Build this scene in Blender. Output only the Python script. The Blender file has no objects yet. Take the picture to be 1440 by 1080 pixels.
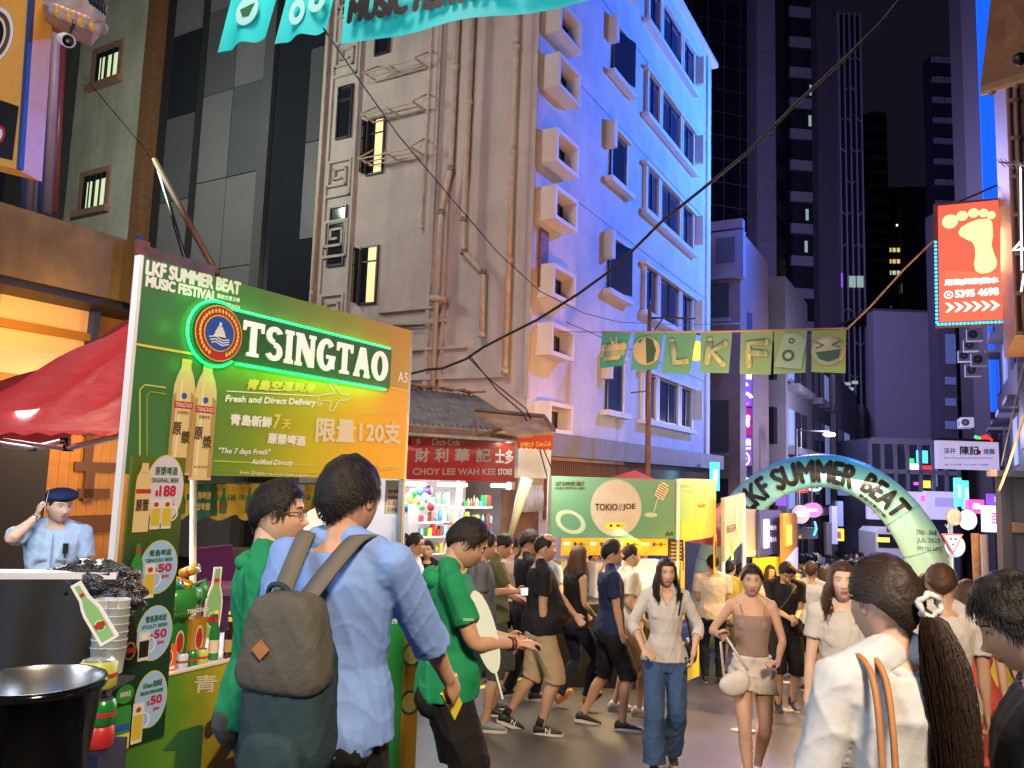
import bpy, math, random
import numpy as np
from mathutils import Vector, Matrix
R = math.radians
rnd = random.Random(7)
sc = bpy.context.scene
COL = sc.collection

# ------------------------------------------------------------------ camera
FPX = 1100.0; PITCH = R(6.5); ROLL = R(1.9); CAMZ = 1.75
_F = Vector((0, math.cos(PITCH), math.sin(PITCH)))
_R0 = Vector((1, 0, 0)); _U0 = Vector((0, -math.sin(PITCH), math.cos(PITCH)))
_R = _R0*math.cos(ROLL) + _U0*math.sin(ROLL)
_U = _U0*math.cos(ROLL) - _R0*math.sin(ROLL)
cd = bpy.data.cameras.new('camera'); cam = bpy.data.objects.new('camera', cd); COL.objects.link(cam)
cd.sensor_width = 36.0; cd.lens = 36.0*FPX/1440; cd.clip_start = 0.05; cd.clip_end = 600
_m = Matrix((( _R.x, _U.x, -_F.x, 0), (_R.y, _U.y, -_F.y, 0), (_R.z, _U.z, -_F.z, CAMZ), (0, 0, 0, 1)))
cam.matrix_world = _m
sc.camera = cam

# ------------------------------------------------------------------ sky, exposure
w = bpy.data.worlds.new('World'); sc.world = w; w.use_nodes = True
nt = w.node_tree; bg = nt.nodes['Background']
sky = nt.nodes.new('ShaderNodeTexSky'); sky.sky_type = 'NISHITA'; sky.sun_disc = False
sky.sun_elevation = R(-6); sky.sun_rotation = R(200); sky.altitude = 0
mixn = nt.nodes.new('ShaderNodeMixRGB'); mixn.blend_type = 'ADD'; mixn.inputs[0].default_value = 1
nt.links.new(sky.outputs[0], mixn.inputs[1]); mixn.inputs[2].default_value = (0.055, 0.060, 0.115, 1)   # city glow
nt.links.new(mixn.outputs[0], bg.inputs[0]); bg.inputs[1].default_value = 0.10
sc.view_settings.view_transform = 'Standard'; sc.view_settings.look = 'None'
sc.view_settings.exposure = 0.0; sc.view_settings.gamma = 1.0; sc.view_settings.use_curve_mapping = False
sc.render.engine = 'CYCLES'
sc.cycles.use_denoising = True
sc.cycles.max_bounces = 5; sc.cycles.diffuse_bounces = 3; sc.cycles.glossy_bounces = 3
sc.cycles.transmission_bounces = 4; sc.cycles.transparent_max_bounces = 8
sc.cycles.sample_clamp_indirect = 4.0; sc.cycles.caustics_reflective = False; sc.cycles.caustics_refractive = False
sc.cycles.use_light_tree = True

# ------------------------------------------------------------------ street frame
A = R(29.4)
UD = Vector((math.sin(A), math.cos(A), 0)); ND = Vector((math.cos(A), -math.sin(A), 0))
CP = Vector((0, 0, CAMZ))
def S(s, n, z=0.0): return UD*s + ND*n + Vector((0, 0, z))
def ray(px, py): return _F + _R*((px-720)/FPX) + _U*((540-py)/FPX)
def W(px, py, d):
    r_ = ray(px, py); return CP + r_*(d/r_.y)
def ground(s):
    if s < 1.5: return 0.0
    if s < 12: return -(s-1.5)*0.107
    if s < 40: return -1.1235 - (s-12)*0.070
    if s < 62: return -3.0835 - (s-40)*0.02
    return -3.5235 + (s-62)*0.10
def gz(p): return ground(p[0]*UD.x + p[1]*UD.y)
def on_ground(px, d):
    p = W(px, 670, d); return Vector((p.x, p.y, gz(p)))

# ------------------------------------------------------------------ lamps
def lamp(kind, name, loc, energy, color, target=None, size=0.5, size_y=None, spot=60, blend=0.5):
    l = bpy.data.lights.new(name, kind); l.energy = energy; l.color = color
    if kind == 'AREA':
        l.size = size
        if size_y: l.shape = 'RECTANGLE'; l.size_y = size_y
    elif kind == 'SPOT':
        l.spot_size = R(spot); l.spot_blend = blend; l.shadow_soft_size = size
    else: l.shadow_soft_size = size
    o = bpy.data.objects.new(name, l); COL.objects.link(o); o.location = loc
    if target is not None:
        o.rotation_euler = (Vector(target)-Vector(loc)).to_track_quat('-Z', 'Y').to_euler()
    return o
WARM = (1.0, 0.55, 0.22); AMBER = (1.0, 0.50, 0.07); COOL = (0.78, 0.88, 1.0); BLUE = (0.035, 0.165, 1.0)
lamp('SPOT', 'blue_floodlight', S(23.5, 1.0, 12.0), 12500, BLUE, S(19.5, -6.16, 9.5), 0.3, spot=125, blend=0.8)
lamp('SPOT', 'amber_floodlight', S(10.2, -2.6, 1.9), 520, (1.0, 0.42, 0.11), S(13.4, -6.16, 5.2), 0.25, spot=115, blend=0.9)
lamp('AREA', 'rear_cool_fill', S(-3.5, -5.0, 3.6), 330, (0.72, 0.82, 1.0), S(4, -1.5, 0.9), 2.6, 1.6)  # unseen cool area lamp added behind left of the camera, no screen modelled
lamp('SPOT', 'rear_warm_fill', S(-1.0, 2.0, 5.5), 3600, (1.0, 0.74, 0.50), S(6.0, -2.4, 0.0), 0.6, spot=66, blend=0.9)  # unseen spot behind the camera, added as warm fill on the crowd
lamp('AREA', 'gable_fill_light', S(3.0, -4.6, 8.5), 330, (1.0, 0.72, 0.68), S(9.5, -8, 4.0), 1.5)  # unseen lamp placed to light the gable wall and only graze the facade
lamp('SPOT', 'stall_floodlight', S(10.6, -1.0, 1.5), 480, AMBER, S(8.5, -3.0, -0.2), 0.12, spot=150, blend=0.9)
lamp('AREA', 'queue_fill_light', S(7.9, -4.1, 2.1), 90, (1.0, 0.80, 0.55), S(7.6, -2.8, -.4), 1.0)  # unseen fill lamp added over the queue to brighten the crowd
lamp('AREA', 'arch_side_light', S(11.2, -1.2, 3.0), 110, (1.0, 0.80, 0.52), S(9.0, -2.0, -.8), .8)
lamp('SPOT', 'arch_floodlight', S(8.5, 1.2, 1.6), 900, (0.95, 1.0, 0.9), S(12.6, -1.5, 1.4), .2, spot=60, blend=.9)
lamp('AREA', 'under_arch_fill', S(14.5, -1.6, 1.9), 150, (1.0, 0.78, 0.50), S(13.5, -2.2, -1.5), .8)  # unseen warm fill added to brighten the arch and the people near it
lamp('AREA', 'down_street_light', S(21, -2.2, 1.8), 260, (1.0, 0.85, 0.75), S(22, -2.2, -2.5), 1.2)
lamp('POINT', 'right_street_light', S(12.5, 0.4, 2.4), 170, (1.0, 0.52, 0.14), None, 0.15)
lamp('POINT', 'offwhite_fill_light', S(7.5, -13.5, 8.5), 750, (0.85, 1.0, 0.78), None, .4)  # unseen fill lamp added to brighten the pale rendered building
lamp('POINT', 'far_street_light', S(28, -2.0, 3.5), 1100, (0.75, 0.70, 1.0), None, 0.3)
lamp('POINT', 'farther_street_light', S(42, -2.0, 2.5), 1500, (0.9, 0.80, 1.0), None, 0.3)

# ------------------------------------------------------------------ materials
MATS = {}
def mat(key, col=None, rough=0.6, metal=0.0, emit=0.0, ecol=None, bump=0.0, bscale=40, var=0.0, vscale=4, alpha=1.0, trans=0.0, spec=0.5, dist=0.01):
    if key in MATS: return MATS[key]
    m = bpy.data.materials.new(key); m.use_nodes = True; MATS[key] = m
    t = m.node_tree; b = t.nodes['Principled BSDF']
    c = tuple(col)+(1,) if len(col) == 3 else col
    b.inputs['Base Color'].default_value = c; b.inputs['Roughness'].default_value = rough
    b.inputs['Metallic'].default_value = metal; b.inputs['Specular IOR Level'].default_value = spec
    b.inputs['Alpha'].default_value = alpha; b.inputs['Transmission Weight'].default_value = trans
    if emit > 0:
        b.inputs['Emission Color'].default_value = tuple(ecol or col)+(1,); b.inputs['Emission Strength'].default_value = emit
        try: m.cycles.emission_sampling = 'FRONT_BACK' if emit > 4 else 'AUTO'
        except Exception: pass
    if var or bump:
        tc = t.nodes.new('ShaderNodeTexCoord'); 
    if var:
        n = t.nodes.new('ShaderNodeTexNoise'); n.inputs['Scale'].default_value = vscale; n.inputs['Detail'].default_value = 6; n.inputs['Roughness'].default_value = 0.65
        t.links.new(tc.outputs['Object'], n.inputs['Vector'])
        r_ = t.nodes.new('ShaderNodeValToRGB'); r_.color_ramp.elements[0].position = 0.3; r_.color_ramp.elements[1].position = 0.72
        r_.color_ramp.elements[0].color = tuple(max(0, x*(1-var)) for x in c[:3])+(1,)
        r_.color_ramp.elements[1].color = tuple(min(1, x*(1+var*0.6)) for x in c[:3])+(1,)
        t.links.new(n.outputs['Fac'], r_.inputs[0]); t.links.new(r_.outputs[0], b.inputs['Base Color'])
    if bump:
        n2 = t.nodes.new('ShaderNodeTexNoise'); n2.inputs['Scale'].default_value = bscale; n2.inputs['Detail'].default_value = 5
        t.links.new(tc.outputs['Object'], n2.inputs['Vector'])
        bp = t.nodes.new('ShaderNodeBump'); bp.inputs['Strength'].default_value = bump; bp.inputs['Distance'].default_value = dist
        t.links.new(n2.outputs['Fac'], bp.inputs['Height']); t.links.new(bp.outputs[0], b.inputs['Normal'])
    return m
def streaks(key, k=0.35, sc_=0.8):
    m = MATS[key]; t = m.node_tree; b = t.nodes['Principled BSDF']; src = b.inputs['Base Color'].links[0].from_socket
    tc = t.nodes.new('ShaderNodeTexCoord'); mp = t.nodes.new('ShaderNodeMapping'); mp.inputs['Scale'].default_value = (sc_*2.2, sc_*2.2, sc_*0.45); t.links.new(tc.outputs['Object'], mp.inputs[0])
    n = t.nodes.new('ShaderNodeTexNoise'); n.inputs['Scale'].default_value = 1.0; n.inputs['Detail'].default_value = 7; n.inputs['Roughness'].default_value = 0.7; t.links.new(mp.outputs[0], n.inputs['Vector'])
    r_ = t.nodes.new('ShaderNodeMapRange'); r_.inputs[1].default_value = 0.42; r_.inputs[2].default_value = 0.68; r_.inputs[3].default_value = 1.0; r_.inputs[4].default_value = 1-k; t.links.new(n.outputs['Fac'], r_.inputs[0])
    mx = t.nodes.new('ShaderNodeMixRGB'); mx.blend_type = 'MULTIPLY'; mx.inputs[0].default_value = 1; t.links.new(src, mx.inputs[1]); t.links.new(r_.outputs[0], mx.inputs[2]); t.links.new(mx.outputs[0], b.inputs['Base Color'])
def gradmat(key, stops, axis=0, lo=0, hi=1, rough=0.35, emit=0.0, noise=0.0):
    """colour gradient printed along a local axis (flat print)"""
    if key in MATS: return MATS[key]
    m = bpy.data.materials.new(key); m.use_nodes = True; MATS[key] = m
    t = m.node_tree; b = t.nodes['Principled BSDF']; b.inputs['Roughness'].default_value = rough
    tc = t.nodes.new('ShaderNodeTexCoord'); sx = t.nodes.new('ShaderNodeSeparateXYZ'); t.links.new(tc.outputs['Object'], sx.inputs[0])
    mr = t.nodes.new('ShaderNodeMapRange'); mr.inputs[1].default_value = lo; mr.inputs[2].default_value = hi
    src = sx.outputs[axis]
    if noise:
        n = t.nodes.new('ShaderNodeTexNoise'); n.inputs['Scale'].default_value = 2.2; n.inputs['Detail'].default_value = 8
        t.links.new(tc.outputs['Object'], n.inputs['Vector'])
        ma = t.nodes.new('ShaderNodeMath'); ma.operation = 'MULTIPLY_ADD'; ma.inputs[1].default_value = noise; t.links.new(n.outputs['Fac'], ma.inputs[0]); t.links.new(src, ma.inputs[2]); src = ma.outputs[0]
    t.links.new(src, mr.inputs[0])
    r_ = t.nodes.new('ShaderNodeValToRGB'); e = r_.color_ramp.elements
    while len(e) < len(stops): e.new(0.5)
    for k, (p, c) in enumerate(stops): e[k].position = p; e[k].color = tuple(c)+(1,)
    t.links.new(mr.outputs[0], r_.inputs[0]); t.links.new(r_.outputs[0], b.inputs['Base Color'])
    if emit: t.links.new(r_.outputs[0], b.inputs['Emission Color']); b.inputs['Emission Strength'].default_value = emit
    return m

# ------------------------------------------------------------------ mesh builder
class MB:
    def __init__(s): s.v = []; s.f = []; s.m = []; s.mats = []; s.smooth = []
    def mi(s, m):
        m = MATS[m] if isinstance(m, str) else m
        if m not in s.mats: s.mats.append(m)
        return s.mats.index(m)
    def add(s, vs, fs, m, smooth=False):
        o = len(s.v); k = s.mi(m); s.v += [tuple(v) for v in vs]
        for f in fs: s.f.append(tuple(i+o for i in f)); s.m.append(k); s.smooth.append(smooth)
        return s
    def box(s, x0, x1, y0, y1, z0, z1, m, M=None):
        vs = [Vector(p) for p in ((x0,y0,z0),(x1,y0,z0),(x1,y1,z0),(x0,y1,z0),(x0,y0,z1),(x1,y0,z1),(x1,y1,z1),(x0,y1,z1))]
        if M is not None: vs = [M @ v for v in vs]
        return s.add(vs, [(3,2,1,0),(4,5,6,7),(0,1,5,4),(1,2,6,5),(2,3,7,6),(3,0,4,7)], m)
    def cbox(s, c, sz, m, rz=0, ry=0, rx=0):
        M = Matrix.Translation(c) @ Matrix.Rotation(rz, 4, 'Z') @ Matrix.Rotation(ry, 4, 'Y') @ Matrix.Rotation(rx, 4, 'X')
        a, b, c_ = sz[0]/2, sz[1]/2, sz[2]/2
        return s.box(-a, a, -b, b, -c_, c_, m, M)
    def quad(s, a, b, c, d, m): return s.add([a, b, c, d], [(0,1,2,3)], m)
    def prism(s, pts, y0, y1, m):
        """polygon of (x,z) extruded from y0 (front, smaller) to y1"""
        n = len(pts); vs = [(p[0], y0, p[1]) for p in pts]+[(p[0], y1, p[1]) for p in pts]
        area = sum(pts[i][0]*pts[(i+1) % n][1]-pts[(i+1) % n][0]*pts[i][1] for i in range(n))
        fr = tuple(range(n)); bk = tuple(range(2*n-1, n-1, -1))
        if area < 0: fr = fr[::-1]; bk = bk[::-1]
        fs = [fr, bk]
        for i in range(n):
            j = (i+1) % n
            q = (i, i+n, j+n, j); fs.append(q if area > 0 else q[::-1])
        return s.add(vs, fs, m)
    def flat(s, pts, y, m):
        n = len(pts); area = sum(pts[i][0]*pts[(i+1) % n][1]-pts[(i+1) % n][0]*pts[i][1] for i in range(n))
        f = tuple(range(n)); return s.add([(p[0], y, p[1]) for p in pts], [f if area > 0 else f[::-1]], m)
    def disc(s, cx, cz, rx, rz, y, m, n=32, y1=None, a0=0):
        pts = [(cx+rx*math.cos(a0+2*math.pi*i/n), cz+rz*math.sin(a0+2*math.pi*i/n)) for i in range(n)]
        return s.flat(pts, y, m) if y1 is None else s.prism(pts, y, y1, m)
    def ring(s, cx, cz, r0, r1, y, m, n=32, sx=1.0, a0=0, a1=2*math.pi):
        vs = []; fs = []
        for i in range(n+1):
            a = a0+(a1-a0)*i/n; c, d = math.cos(a), math.sin(a)
            vs += [(cx+sx*r0*c, y, cz+r0*d), (cx+sx*r1*c, y, cz+r1*d)]
        for i in range(n): fs.append((2*i, 2*i+1, 2*i+3, 2*i+2))
        return s.add(vs, fs, m)
    def stroke(s, pts, wd, y, m, th=0.0):
        """flat polyline of width wd in the x,z plane"""
        for (a, b) in zip(pts[:-1], pts[1:]):
            d = Vector((b[0]-a[0], b[1]-a[1])); L = d.length
            if L < 1e-6: continue
            d /= L; q = Vector((-d.y, d.x))*wd/2; e = d*wd*0.25
            s.flat([(a[0]-q.x-e.x, a[1]-q.y-e.y), (b[0]-q.x+e.x, b[1]-q.y+e.y), (b[0]+q.x+e.x, b[1]+q.y+e.y), (a[0]+q.x-e.x, a[1]+q.y-e.y)], y, m)
        return s
    def tube(s, pts, rad, m, n=8, caps=True):
        pts = [Vector(p) for p in pts]; rr = rad if isinstance(rad, (list, tuple)) else [rad]*len(pts)
        vs = []; fs = []; prev = None
        for i, p in enumerate(pts):
            d = (pts[min(i+1, len(pts)-1)]-pts[max(i-1, 0)])
            if d.length < 1e-9: d = Vector((0, 0, 1))
            d.normalize()
            if prev is None: q = d.orthogonal().normalized()
            else:
                q = prev - d*prev.dot(d); q = q.normalized() if q.length > 1e-6 else d.orthogonal().normalized()
            prev = q; r2 = d.cross(q)
            for k in range(n):
                a = 2*math.pi*k/n; vs.append(p+(q*math.cos(a)+r2*math.sin(a))*rr[i])
        for i in range(len(pts)-1):
            for k in range(n):
                a = i*n+k; b = i*n+(k+1) % n; fs.append((a, b, b+n, a+n))
        if caps: fs.append(tuple(range(n-1, -1, -1))); fs.append(tuple(range((len(pts)-1)*n, len(pts)*n)))
        return s.add(vs, fs, m, True)
    def lathe(s, prof, m, n=20, M=None, sx=1.0):
        """profile of (r,z) about local z; material may be a list per segment"""
        vs = []
        for (r_, z) in prof:
            for k in range(n):
                a = 2*math.pi*k/n; v = Vector((r_*math.cos(a)*sx, r_*math.sin(a), z)); vs.append(M @ v if M is not None else v)
        ms = m if isinstance(m, list) else [m]*(len(prof)-1)
        o = len(s.v); s.v += [tuple(v) for v in vs]
        for i in range(len(prof)-1):
            k_ = s.mi(ms[i])
            for k in range(n):
                a = o+i*n+k; b = o+i*n+(k+1) % n; s.f.append((a, b, b+n, a+n)); s.m.append(k_); s.smooth.append(True)
        return s
    def ell(s, c, r, m, n=12, k=8, M=None):
        vs = []; fs = []
        for i in range(k+1):
            t = math.pi*i/k
            for j in range(n):
                a = 2*math.pi*j/n; v = Vector((r[0]*math.sin(t)*math.cos(a), r[1]*math.sin(t)*math.sin(a), r[2]*math.cos(t)))
                if M is not None: v = M @ v
                vs.append(Vector(c)+v)
        for i in range(k):
            for j in range(n):
                a = i*n+j; b = i*n+(j+1) % n; fs.append((a, a+n, b+n, b))
        return s.add(vs, fs, m, True)
    def mesh(s, name):
        me = bpy.data.meshes.new(name); me.from_pydata(s.v, [], s.f)
        for m in s.mats: me.materials.append(m)
        me.polygons.foreach_set('material_index', s.m); me.polygons.foreach_set('use_smooth', s.smooth)
        me.update(); return me
    def build(s, name, parent=None, label=None, M=None, cat=None, kind=None, group=None):
        o = bpy.data.objects.new(name, s.mesh(name)); COL.objects.link(o)
        if parent is not None: o.parent = parent
        if M is not None: o.matrix_local = M
        return tag(o, label, cat, group, kind)
def tag(o, label=None, cat=None, group=None, kind=None):
    if label: o['label'] = label
    if cat: o['category'] = cat
    if group: o['group'] = group
    if kind: o['kind'] = kind
    return o
def thing(name, label, cat, M=None, group=None):
    o = bpy.data.objects.new(name, None); COL.objects.link(o); o.empty_display_size = 0.2
    if M is not None: o.matrix_world = M if isinstance(M, Matrix) else Matrix.Translation(M)
    return tag(o, label, cat, group)
def struct(name, mb, M=None): return mb.build(name, kind='structure', M=M)
def copy_tree(o, M=None, label=None, parent=None, loc=None):
    c = o.copy(); COL.objects.link(c); c.parent = parent
    if parent is not None: c.matrix_local = o.matrix_local
    if M is not None: c.matrix_world = M
    if label: c['label'] = label
    for ch in list(o.children): copy_tree(ch, parent=c)
    return c
def inst(me, name, parent, M=None, loc=None):
    o = bpy.data.objects.new(name, me); COL.objects.link(o); o.parent = parent
    if M is not None: o.matrix_local = M
    elif loc is not None: o.location = loc
    return o

class Face:
    """a vertical plane: origin O, horizontal unit direction a; local x along a, z up, -y towards the viewer side"""
    def __init__(s, O, a, z0=None):
        s.O = Vector(O); s.a = Vector(a).normalized(); s.b = Vector((-s.a.y, s.a.x, 0))   # b = local +y
        s.M = Matrix(((s.a.x, s.b.x, 0, s.O.x), (s.a.y, s.b.y, 0, s.O.y), (0, 0, 1, s.O.z), (0, 0, 0, 1)))
    def at(s, px, py, y=0.0):
        r_ = ray(px, py); o = s.O + s.b*y
        t = (o-CP).dot(s.b)/r_.dot(s.b); p = CP + r_*t - s.O
        return (p.dot(s.a), p.z)

# ------------------------------------------------------------------ lettering
_tc = {}
def text_geo(txt, bold=0.0, shear=0.0, res=3):
    k = (txt, bold, shear, res)
    if k in _tc: return _tc[k]
    c = bpy.data.curves.new('t', 'FONT'); c.body = txt; c.size = 1; c.resolution_u = res; c.shear = shear; c.offset = 0
    o = bpy.data.objects.new('t', c); COL.objects.link(o)
    dg = bpy.context.evaluated_depsgraph_get(); me = bpy.data.meshes.new_from_object(o.evaluated_get(dg))
    v = [tuple(x.co) for x in me.vertices]; f = [tuple(p.vertices) for p in me.polygons]
    bpy.data.objects.remove(o); bpy.data.curves.remove(c); bpy.data.meshes.remove(me)
    if not v: v = [(0, 0, 0), (1, 0, 0), (0, 1, 0)]; f = [(0, 1, 2)]
    a = np.array(v)[:, :2]; lo = a.min(0); hi = a.max(0)
    _tc[k] = (a-lo, f, hi-lo); return _tc[k]
def text_in(mb, txt, x0, x1, z0, z1, y, m, bold=0.0, shear=0.0, rise=0.0, thick=0.0):
    """lettering fitted to the rectangle x0..x1, z0..z1 (metres, local); rise lifts the right end; bold in metres"""
    a, f, sz = text_geo(txt, shear=shear)
    sx = (x1-x0-2*bold)/sz[0]; sz_ = (z1-z0-2*bold)/sz[1]
    offs = [(0, 0)] if bold <= 0 else [(bold, 0), (-bold, 0), (0, bold), (0, -bold), (bold*.7, bold*.7), (-bold*.7, -bold*.7), (bold*.7, -bold*.7), (-bold*.7, bold*.7)]
    for i, (dx, dz) in enumerate(offs):
        vs = []
        for p in a:
            X = x0+bold+p[0]*sx+dx; Z = z0+bold+p[1]*sz_+dz+rise*(p[0]/sz[0])
            vs.append((X, y-i*0.00012, Z))
        mb.add(vs, f, m)
    return mb
def text_px(mb, fc, txt, x0, y0, x1, y1, y, m, bold=0.0, shear=0.0, hpx=None):
    """left-bottom pixel (x0,y0) and right-bottom pixel (x1,y1) on Face fc, hpx letter height in pixels at the left"""
    a = fc.at(x0, y0, y); b = fc.at(x1, y1, y); t = fc.at(x0, y0-hpx, y)
    return text_in(mb, txt, a[0], b[0], a[1], t[1], y, m, bold, shear, rise=b[1]-a[1])

def add_mats():
    mat('asphalt', (0.055, 0.052, 0.052), 0.42, bump=0.35, bscale=120, var=0.35, vscale=1.3, dist=0.004)
    mat('paving', (0.16, 0.10, 0.08), 0.6, bump=0.3, bscale=60, var=0.3, vscale=3)
    mat('kerb', (0.28, 0.27, 0.25), 0.7, var=0.2)
    mat('yellow_paint', (0.65, 0.42, 0.05), 0.6, var=0.3, vscale=20)
    mat('white_wall', (0.66, 0.64, 0.62), 0.75, bump=0.15, bscale=25, var=0.16, vscale=1.2)
    mat('white_trim', (0.74, 0.71, 0.66), 0.6, bump=0.1, bscale=30, var=0.05)
    mat('side_wall', (0.56, 0.47, 0.45), 0.8, bump=0.3, bscale=9, var=0.16, vscale=1.1, dist=0.02)
    mat('side_trim', (0.53, 0.46, 0.42), 0.75, bump=0.25, bscale=14, var=0.18, vscale=3)
    mat('pipe_paint', (0.56, 0.46, 0.38), 0.5, bump=0.1, var=0.25, vscale=6)
    mat('glass_dark', (0.015, 0.018, 0.025), 0.08, spec=0.8)
    mat('glass_blue', (0.03, 0.05, 0.08), 0.08, spec=0.9)
    mat('frame_dark', (0.03, 0.03, 0.035), 0.4)
    mat('frame_white', (0.7, 0.68, 0.64), 0.45)
    mat('lit_warm', (0.9, 0.75, 0.4), 0.5, emit=0.75, ecol=(1.0, 0.72, 0.30), var=0.0)
    mat('lit_green', (0.8, 0.9, 0.6), 0.5, emit=0.65, ecol=(0.80, 0.95, 0.58))
    mat('band_grey', (0.20, 0.19, 0.20), 0.6, var=0.15)
    mat('tile_brown', (0.16, 0.10, 0.09), 0.4, var=0.3, vscale=8)
    mat('panel_light', (0.17, 0.16, 0.18), 0.28, var=0.12, vscale=0.8)
    mat('panel_mid', (0.10, 0.10, 0.115), 0.2, var=0.12, vscale=0.8)
    mat('panel_dark', (0.02, 0.022, 0.032), 0.15)
    mat('offwhite_wall', (0.52, 0.50, 0.44), 0.8, bump=0.2, bscale=12, var=0.2, vscale=0.9)
    mat('grey_wall', (0.20, 0.20, 0.21), 0.8, var=0.25, vscale=1.5)
    mat('sill_brown', (0.36, 0.20, 0.15), 0.6, var=0.2)
    mat('fascia', (0.22, 0.145, 0.035), 0.5, var=0.45, vscale=2.2, bump=0.1)
    mat('dark', (0.012, 0.012, 0.014), 0.5)
    mat('black', (0.008, 0.008, 0.009), 0.4)
    mat('steel', (0.45, 0.46, 0.48), 0.35, 0.8, var=0.15)
    mat('white', (0.8, 0.8, 0.8), 0.5); mat('cream', (0.75, 0.66, 0.5), 0.5)
    mat('wood_orange', (0.52, 0.22, 0.045), 0.4, var=0.25, vscale=3, bump=0.05)
    mat('brown', (0.12, 0.05, 0.015), 0.5)
    mat('pillar_mauve', (0.22, 0.17, 0.22), 0.5, var=0.2); mat('pillar_blue', (0.03, 0.06, 0.2), 0.45)
    mat('pipe_red', (0.16, 0.04, 0.04), 0.4)
    mat('rust', (0.22, 0.10, 0.05), 0.7, var=0.4, vscale=10)
    mat('red_sign', (0.42, 0.015, 0.02), 0.4); mat('red', (0.55, 0.02, 0.02), 0.5)
    mat('tent_red', (0.48, 0.03, 0.035), 0.55, bump=0.5, bscale=7, dist=0.03, var=0.15)
    mat('tube_light', (1, 1, 1), 0.5, emit=14, ecol=(0.85, 0.93, 1.0))
    mat('navy', (0.02, 0.04, 0.2), 0.6)
add_mats()
for k_, v_ in (('side_wall', .22), ('white_wall', .14), ('offwhite_wall', .22), ('fascia', .4), ('side_trim', .2), ('grey_wall', .25)): streaks(k_, v_)
# ================================================================== GROUND
def sheet(name, n0, n1, s0, s1, dz, m, ds=1.0, kind='structure'):
    mb = MB(); ss = np.arange(s0, s1+ds*0.5, ds); vs = []
    for s_ in ss:
        for n_ in (n0, n1): vs.append(S(s_, n_, ground(s_)+dz))
    fs = [(2*i, 2*i+1, 2*i+3, 2*i+2) for i in range(len(ss)-1)]
    mb.add(vs, fs, m); return mb.build(name, kind=kind)
sheet('ground', -150, 150, -20, 400, -0.15, 'grey_wall', 2.0)
sheet('road', -5.1, 1.6, -8, 120, 0.0, 'asphalt')
def walk(n0, n1, s0, s1, name):
    mb = MB(); ss = np.arange(s0, s1+.5, 1.0); vs = []; fs = []
    for s_ in ss:
        g = ground(s_); vs += [S(s_, n0, g-.1), S(s_, n0, g+.12), S(s_, n1, g+.12), S(s_, n1, g-.1)]
    for i in range(len(ss)-1):
        for k in range(3): a = 4*i+k; fs.append((a, a+1, a+5, a+4))
    mb.add(vs, fs, 'paving'); mb.build(name, kind='structure')
walk(-30.0, -5.1, -8, 11.9, 'side_street_pavement'); walk(-6.16, -5.1, 12, 100, 'pavement'); walk(1.6, 14, -8, 100, 'right_pavement')
for k, s_ in enumerate(np.arange(-3, 30, 1.0)):
    if k == 0: kme = MB().box(-.075, .075, 0, .985, -.15, .135, 'kerb').mesh('kerb_stone'); kroot = thing('kerb', 'row of pale stone kerb blocks along the left edge of the road', 'kerb')
    p = S(s_, -5.02, ground(s_)); q = S(s_+1, -5.02, ground(s_+1)); d = q-p
    inst(kme, 'kerb_stone', kroot, M=Matrix.Translation(p) @ d.to_track_quat('Y', 'Z').to_matrix().to_4x4())
mb = MB(); 
for s_ in np.arange(6.8, 12, 0.8): mb.add([S(s_, -4.80, ground(s_)+.004), S(s_, -4.70, ground(s_)+.004), S(s_+.8, -4.70, ground(s_+.8)+.004), S(s_+.8, -4.80, ground(s_+.8)+.004)], [(0,1,2,3)], 'yellow_paint')
struct('road_marking', mb)
mb = MB(); 
for s_ in (14.2, 15.4, 16.6, 17.8): mb.add([S(s_, -2.6, ground(s_)+.004), S(s_, -.4, ground(s_)+.004), S(s_+.5, -.4, ground(s_+.5)+.004), S(s_+.5, -2.6, ground(s_+.5)+.004)], [(0,1,2,3)], 'white')
struct('crossing_marking', mb)
for k, (s_, n_) in enumerate([(9.9, -1.75), (8.2, -1.9), (12.2, -2.2)]):
    g = ground(s_); mb = MB(); mb.ell(S(s_, n_, g+.012), (.10, .06, .018), 'cream', 10, 6); mb.ell(S(s_+.05, n_+.09, g+.01), (.06, .05, .014), 'white', 8, 5)
    mb.build('paper_litter', label=['crumpled paper litter on the road by the phone user', 'small pale scrap of litter on the near road', 'crumpled litter farther down the road'][k], cat='litter')

# ================================================================== WHITE BUILDING (blue floodlit facade)
NF = -6.16; S0 = 11.45; S1 = 22.6; ZT = 14.5
fac = Face(S(0, NF, 0), UD)            # local x = s, local y = towards the left (inside), -y towards the street
wb = thing('white_building', 'white painted building with boxed windows lit blue above and amber below', 'building', fac.M)
mb = MB(); mb.box(S0+.02, S1, 0, 5.0, 2.46, ZT, 'white_wall'); mb.build('wall', wb)
mb = MB(); mb.box(S0, S1+.5, -.15, .05, ZT, ZT+.12, 'white_trim'); mb.box(S1-.35, S1, -.06, 0, 2.47, ZT-.02, 'white_trim'); mb.build('roof_trim', wb)
mb = MB(); mb.box(S0+.3, S1+.6, -.32, .3, 2.06, 2.455, 'band_grey'); mb.build('canopy_band', wb)
mb = MB(); mb.box(S0+.1, S1, .02, 4.9, -2.6, 2.05, 'tile_brown'); mb.build('base_wall', wb)
# shutters and tiles in the base: vertical slats
sl = MB().box(-.028, .028, -.05, 0, 0, 1.0, 'rust').mesh('slat')
for x in np.arange(12.2, 17.4, 0.085):
    inst(sl, 'slat', wb, M=Matrix.Translation((x, .0, .98)) @ Matrix.Diagonal((1, 1, 1.02, 1)))
mb = MB(); mb.box(17.5, S1-.1, -.03, 0, -1.5, 1.95, 'panel_mid'); mb.build('shopfront_panel', wb)
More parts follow.
